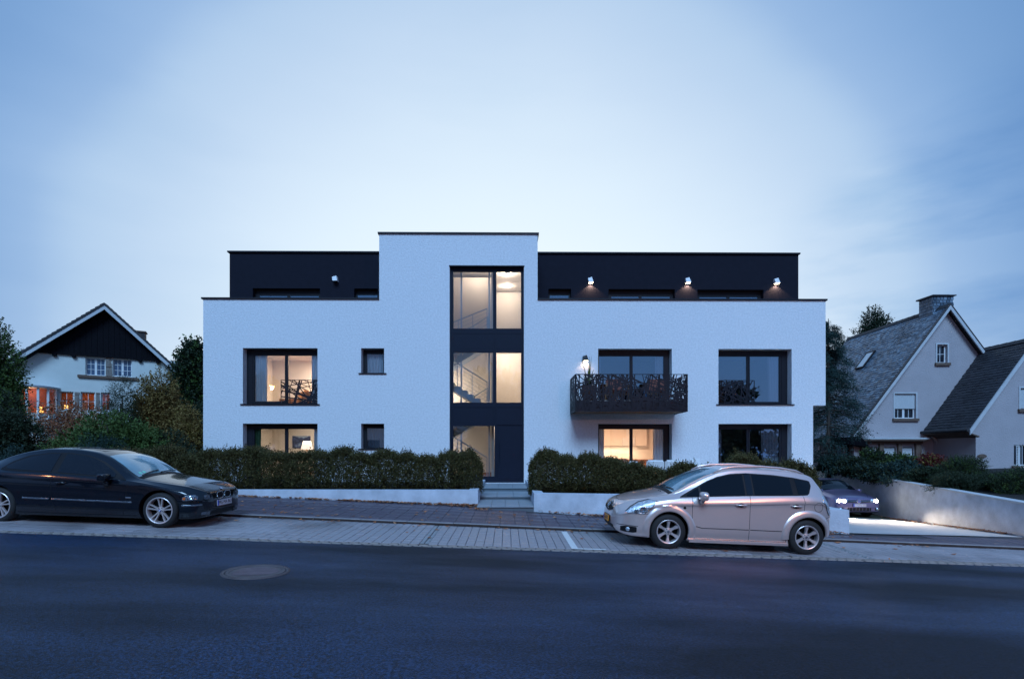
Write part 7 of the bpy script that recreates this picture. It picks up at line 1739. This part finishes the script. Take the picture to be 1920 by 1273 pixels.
cb_.both('indicator', [(-.52, .545), (-.45, .55)], [(-.52, .60), (-.45, .585)], 'lens_amber', off=.014, nu=8, nv=6)
for md in ('near', 'far'):
    p, n_ = cb_.cast(md, -.66, .58); o = MB().lathe([(0, 0), (.042, .0), (.05, .012), (.03, .012), (0, .006)], 24).build('headlight_bulb', 'chrome', bk, smooth=True, loc=p + n_ * .006); o.rotation_euler = n_.to_track_quat('Z', 'Y').to_euler()
for sg in (-1, 1):
    a, b = (sg * .46, sg * .60) if sg > 0 else (-.60, -.46)
    cb_.patch('inner_headlight', 'front', [(a, .535), (b, .54)], [(a, .625), (b, .615)], 'lens_dark', off=.008, nu=10, nv=8)
    a, b = sorted((sg * .03, sg * .24)); r_ = [(a + .012, .525), (b - .012, .525)]
    cb_.patch('grille_recess', 'front', r_, [(a, .640), (b, .635)], 'black_plastic', off=.008, nu=12, nv=8, u0=a + .006, u1=b - .006)
    mid = (a + b) / 2; pts = []
    for k in range(29):
        t_ = k / 28 * 6.2832; f = lambda v: math.copysign(abs(v) ** .55, v); yy = mid + (b - a) / 2 * f(math.cos(t_)) * (1 + .10 * math.sin(t_)); zz = .582 + .062 * f(math.sin(t_)); p, n_ = cb_.cast('front', yy, zz); pts.append(p + n_ * .018)
    m = MB(); m.tube(pts, .0065, 6); m.build('kidney_grille_rim', 'chrome', bk, smooth=True)
    for k in range(6): yy = a + .03 + k * (b - a - .06) / 5; p, n_ = cb_.cast('front', yy, .54); q, n2 = cb_.cast('front', yy, .63); MB().tube([p + n_ * .012, q + n2 * .012], .004, 5).build('grille_bar', 'black_plastic', bk)
    a, b = sorted((sg * .46, sg * .66)); cb_.patch('fog_lamp', 'front', [(a, .245), (b, .25)], [(a, .30), (b, .30)], 'lens_dark', off=.008, nu=10, nv=5)
cb_.patch('lower_intake', 'front', [(-.42, .22), (0, .21), (.42, .22)], [(-.42, .30), (0, .31), (.42, .30)], 'black_plastic', off=.004, nu=20, nv=5)
cb_.line('bonnet_gap', 'top', [(-.88, .26), (-.80, .38), (-.5, .53), (0, .62), (.45, .66)], w=.010)
cb_.line('bonnet_gap', 'top', [(-.88, -.26), (-.80, -.38), (-.5, -.53), (0, -.62), (.45, -.66)], w=.010)
# roundel badge on the bonnet tip and on the wheels
def roundel(root, c, n_, r):
    q = n_.to_track_quat('Z', 'Y').to_euler(); o = MB().lathe([(r, 0), (r, .004), (r * .72, .005), (0, .005)], 28).build('roundel_badge', 'chrome', root, loc=c, rot=q)
    for k in range(4):
        m = MB(); pts = [(0, 0, .0055)] + [(r * .66 * math.cos(R(90 * k + 90 * i / 6)), r * .66 * math.sin(R(90 * k + 90 * i / 6)), .0055) for i in range(7)]; i = m.verts(pts); m.face(range(i, i + 8)); m.build('badge_quarter', 'plate_blue' if k % 2 else 'fitting_white', o)
p, n_ = cb_.cast('top', -.86, 0); roundel(bk, p + n_ * .004, n_, .042)
plate(cb_, 'front', 0, .435, .52, .112, 'MG·MA 863', 'plate_white', 'plate_ink', R(-3))
handle(cb_, 1.83, .80, 'black_paint')
mirror(cb_, .98, .93, -1, -.84, 'black_paint', (.12, .22, .14), boxy=True); mirror(cb_, .98, .93, 1, .84, 'black_paint', (.12, .22, .14), boxy=True)
wiper(cb_, -.50, .05, .60, .53); wiper(cb_, .02, .56, .61, .54)
for (dx, dy) in ((.0, 0), (.07, .05)):
    p, n_ = cb_.cast('top', .62, .50 - dy * 2 + dx * 0); q = n_.to_track_quat('Z', 'Y').to_euler(); MB().lathe([(0, .002), (.034, .002), (.034, .0), (0, 0)], 16).build('parking_sticker', 'sticker', bk, loc=p + n_ * .008, rot=q)
for x in (0, 3.05):
    for sg in (-1, 1):
        w_ = wheel(bk, x, sg * .845, .335, .248, 5, 'double', sg); roundel(w_, Vector((0, sg * (.1025 - .014), 0)), Vector((0, sg, 0)), .028)
MB().box(-.7, 3.6, -.5, .5, .16, .30).build('underbody', 'black_plastic', bk)

# the short nose of the coupe: overhang ahead of the front wheel
def short_(x): return x if x > -.40 else -.40 + (x + .40) * .60
done_ = set()
for o in list(bk.children):
    if o.type != 'MESH' or o.name.startswith('wheel'): continue
    if o.location.length < 1e-6:
        if o.data.name in done_: continue
        done_.add(o.data.name)
        for v_ in o.data.vertices: v_.co.x = short_(v_.co.x)
        o.data.update()
    else: o.location.x = short_(o.location.x)

# ---------------------------------------------------------------- dark hatchback on the driveway, headlights on
gx_ = 13.22; gy = 19.75
gf = thing('purple_grey_car', 'dark purple grey hatchback with headlights on coming up the driveway', 'car', (gx_, gy, z_drive(gx_, gy) + .0))
gf.rotation_euler = (0, 0, 0)
gf.rotation_euler = Matrix(((math.sin(R(6)), 0, 0), (0, 0, 0), (0, 0, 0))).to_euler() if False else (0, R(2.5), R(90 - 4))
spec = dict(wr=.32,
  top=[(-.86, .48), (-.85, .60), (-.80, .70), (-.65, .78), (-.3, .86), (.1, .93), (.30, .97), (.7, 1.18), (1.15, 1.38), (1.5, 1.44), (2.2, 1.44), (2.8, 1.36), (3.0, 1.22), (3.2, .98), (3.28, .7)],
  sh=[(-.86, .46), (-.8, .60), (-.65, .68), (-.3, .76), (.3, .86), (1.5, .92), (2.8, .97), (3.1, .90), (3.28, .6)],
  bot=[(-.86, .36), (-.83, .24), (-.6, .18), (2.7, .18), (3.1, .28), (3.28, .38)],
  w=[(-.86, .52), (-.83, .66), (-.76, .77), (-.55, .84), (-.2, .87), (2.6, .88), (3.0, .82), (3.28, .6)],
  wt=[(-.86, .44), (-.8, .56), (-.5, .64), (.3, .70), (1.15, .57), (2.6, .54), (3.0, .58), (3.28, .48)],
  crown=[(-.86, .01), (-.3, .04), (.6, .07), (1.3, .05), (3.28, .02)])
cg = Car(gf, spec, 'grey_paint', [0, 2.58], .365)
cg.both('window_surround', [(.42, .90), (1.4, .965), (2.75, 1.02)], [(.42, .92), (.8, 1.12), (1.2, 1.30), (1.6, 1.37), (2.3, 1.36), (2.75, 1.25)], 'black_plastic', off=.004, nu=40)
cg.both('side_window', [(.62, .95), (1.42, .99)], [(.62, 1.01), (.9, 1.15), (1.2, 1.27), (1.42, 1.33)], 'car_glass', off=.008, nu=24)
cg.both('side_window', [(1.5, .99), (2.3, 1.03)], [(1.5, 1.345), (2.3, 1.33)], 'car_glass', off=.008, nu=24)
cg.patch('windscreen', 'top', [(.34, -.63), (.7, -.60), (1.12, -.53)], [(.34, .63), (.7, .60), (1.12, .53)], 'car_glass', off=.006, nu=30, nv=24)
cg.patch('grille', 'front', [(-.40, .575), (.40, .575)], [(-.40, .67), (.40, .67)], 'black_plastic', off=.006, nu=16, nv=4)
for z in (.605, .64): cg.patch('grille_bar', 'front', [(-.39, z - .006), (.39, z - .006)], [(-.39, z + .006), (.39, z + .006)], 'chrome', off=.012, nu=16, nv=1)
cg.patch('lower_intake', 'front', [(-.42, .27), (.42, .27)], [(-.46, .39), (.46, .39)], 'black_plastic', off=.006, nu=16, nv=4)
for k in range(7): y = -.36 + k * .12; cg.patch('intake_bar', 'front', [(y - .005, .275), (y + .005, .275)], [(y - .005, .385), (y + .005, .385)], 'grey_paint', off=.012, nu=2, nv=3)
for sg in (-1, 1):
    a, b = sorted((sg * .42, sg * .76)); cg.patch('headlight', 'front', [(a, .58 if sg < 0 else .575), (b, .575 if sg < 0 else .58)], [(a, .70), (b, .70)], 'lens_clear', off=.008, nu=14, nv=6)
    a, b = sorted((sg * .56, sg * .74)); cg.patch('fog_lamp_recess', 'front', [(a, .29), (b, .29)], [(a, .39), (b, .39)], 'black_plastic', off=.006, nu=8, nv=4)
    p, n_ = cg.cast('front', sg * .65, .34); MB().lathe([(.05, 0), (.045, -.02), (0, -.025)], 18, tuple(p), 'x').build('fog_lamp', 'lens_clear', gf, smooth=True)
    for y in ((.52, .68) if sg > 0 else (.63,)):
        p, n_ = cg.cast('front', sg * y, .635); MB().lathe([(.062, .01), (.058, -.024), (0, -.032)], 20, tuple(p), 'x').build('headlight_bulb', 'glow_head', gf)
        if y > .6: lamp('SPOT', 1900, (1.0, .80, .60), (p.x - .08, p.y, p.z), .05, gf, R(49), (R(90), 0, R(90)), 1.0)
for o in [q for q in gf.children if q.type == 'LIGHT']:
    o.rotation_euler = Vector((-1, .15, -.36)).to_track_quat('-Z', 'Y').to_euler()
plate(cg, 'front', .0, .475, .46, .10, '1-HAN-555', 'plate_white', 'plate_red')
p, n_ = cg.cast('front', 0, .625); o = MB().lathe([(.075, 0), (.075, -.02), (.06, -.024), (0, -.024)], 28, tuple(p), 'x').build('badge_disc', 'chrome', gf)
m = MB(); c = p + Vector((-.028, 0, 0))
def seg_(a, b): m.bar(c + Vector((0, a[0], a[1])), c + Vector((0, b[0], b[1])), .010, .004, up=(1, 0, 0))
for a, b in (((-.024, .052), (0, .008)), ((0, .008), (.024, .052)), ((-.050, .022), (-.024, -.046)), ((-.024, -.046), (0, .002)), ((0, .002), (.024, -.046)), ((.024, -.046), (.050, .022))): seg_(a, b)
q = m.build('badge_letters', 'plate_blue', gf); q['kind'] = 'stuff'
cg.side_lines('door_gap', [(.50, .88), (.52, .30)]); cg.side_lines('door_gap', [(1.46, .96), (1.46, .24)])
cg.line('bonnet_gap', 'top', [(-.72, .40), (-.3, .60), (.3, .66)], w=.012); cg.line('bonnet_gap', 'top', [(-.72, -.40), (-.3, -.60), (.3, -.66)], w=.012)
mirror(cg, .72, .98, -1, -.84, 'grey_paint', (.12, .20, .14)); mirror(cg, .72, .98, 1, .84, 'grey_paint', (.12, .20, .14))
for x in (0, 2.58):
    for sg in (-1, 1): wheel(gf, x, sg * .86, .32, .22, 10, 'single', sg)
MB().box(-.6, 2.95, -.5, .5, .17, .30).build('underbody', 'black_plastic', gf)
bpy.context.view_layer.update()
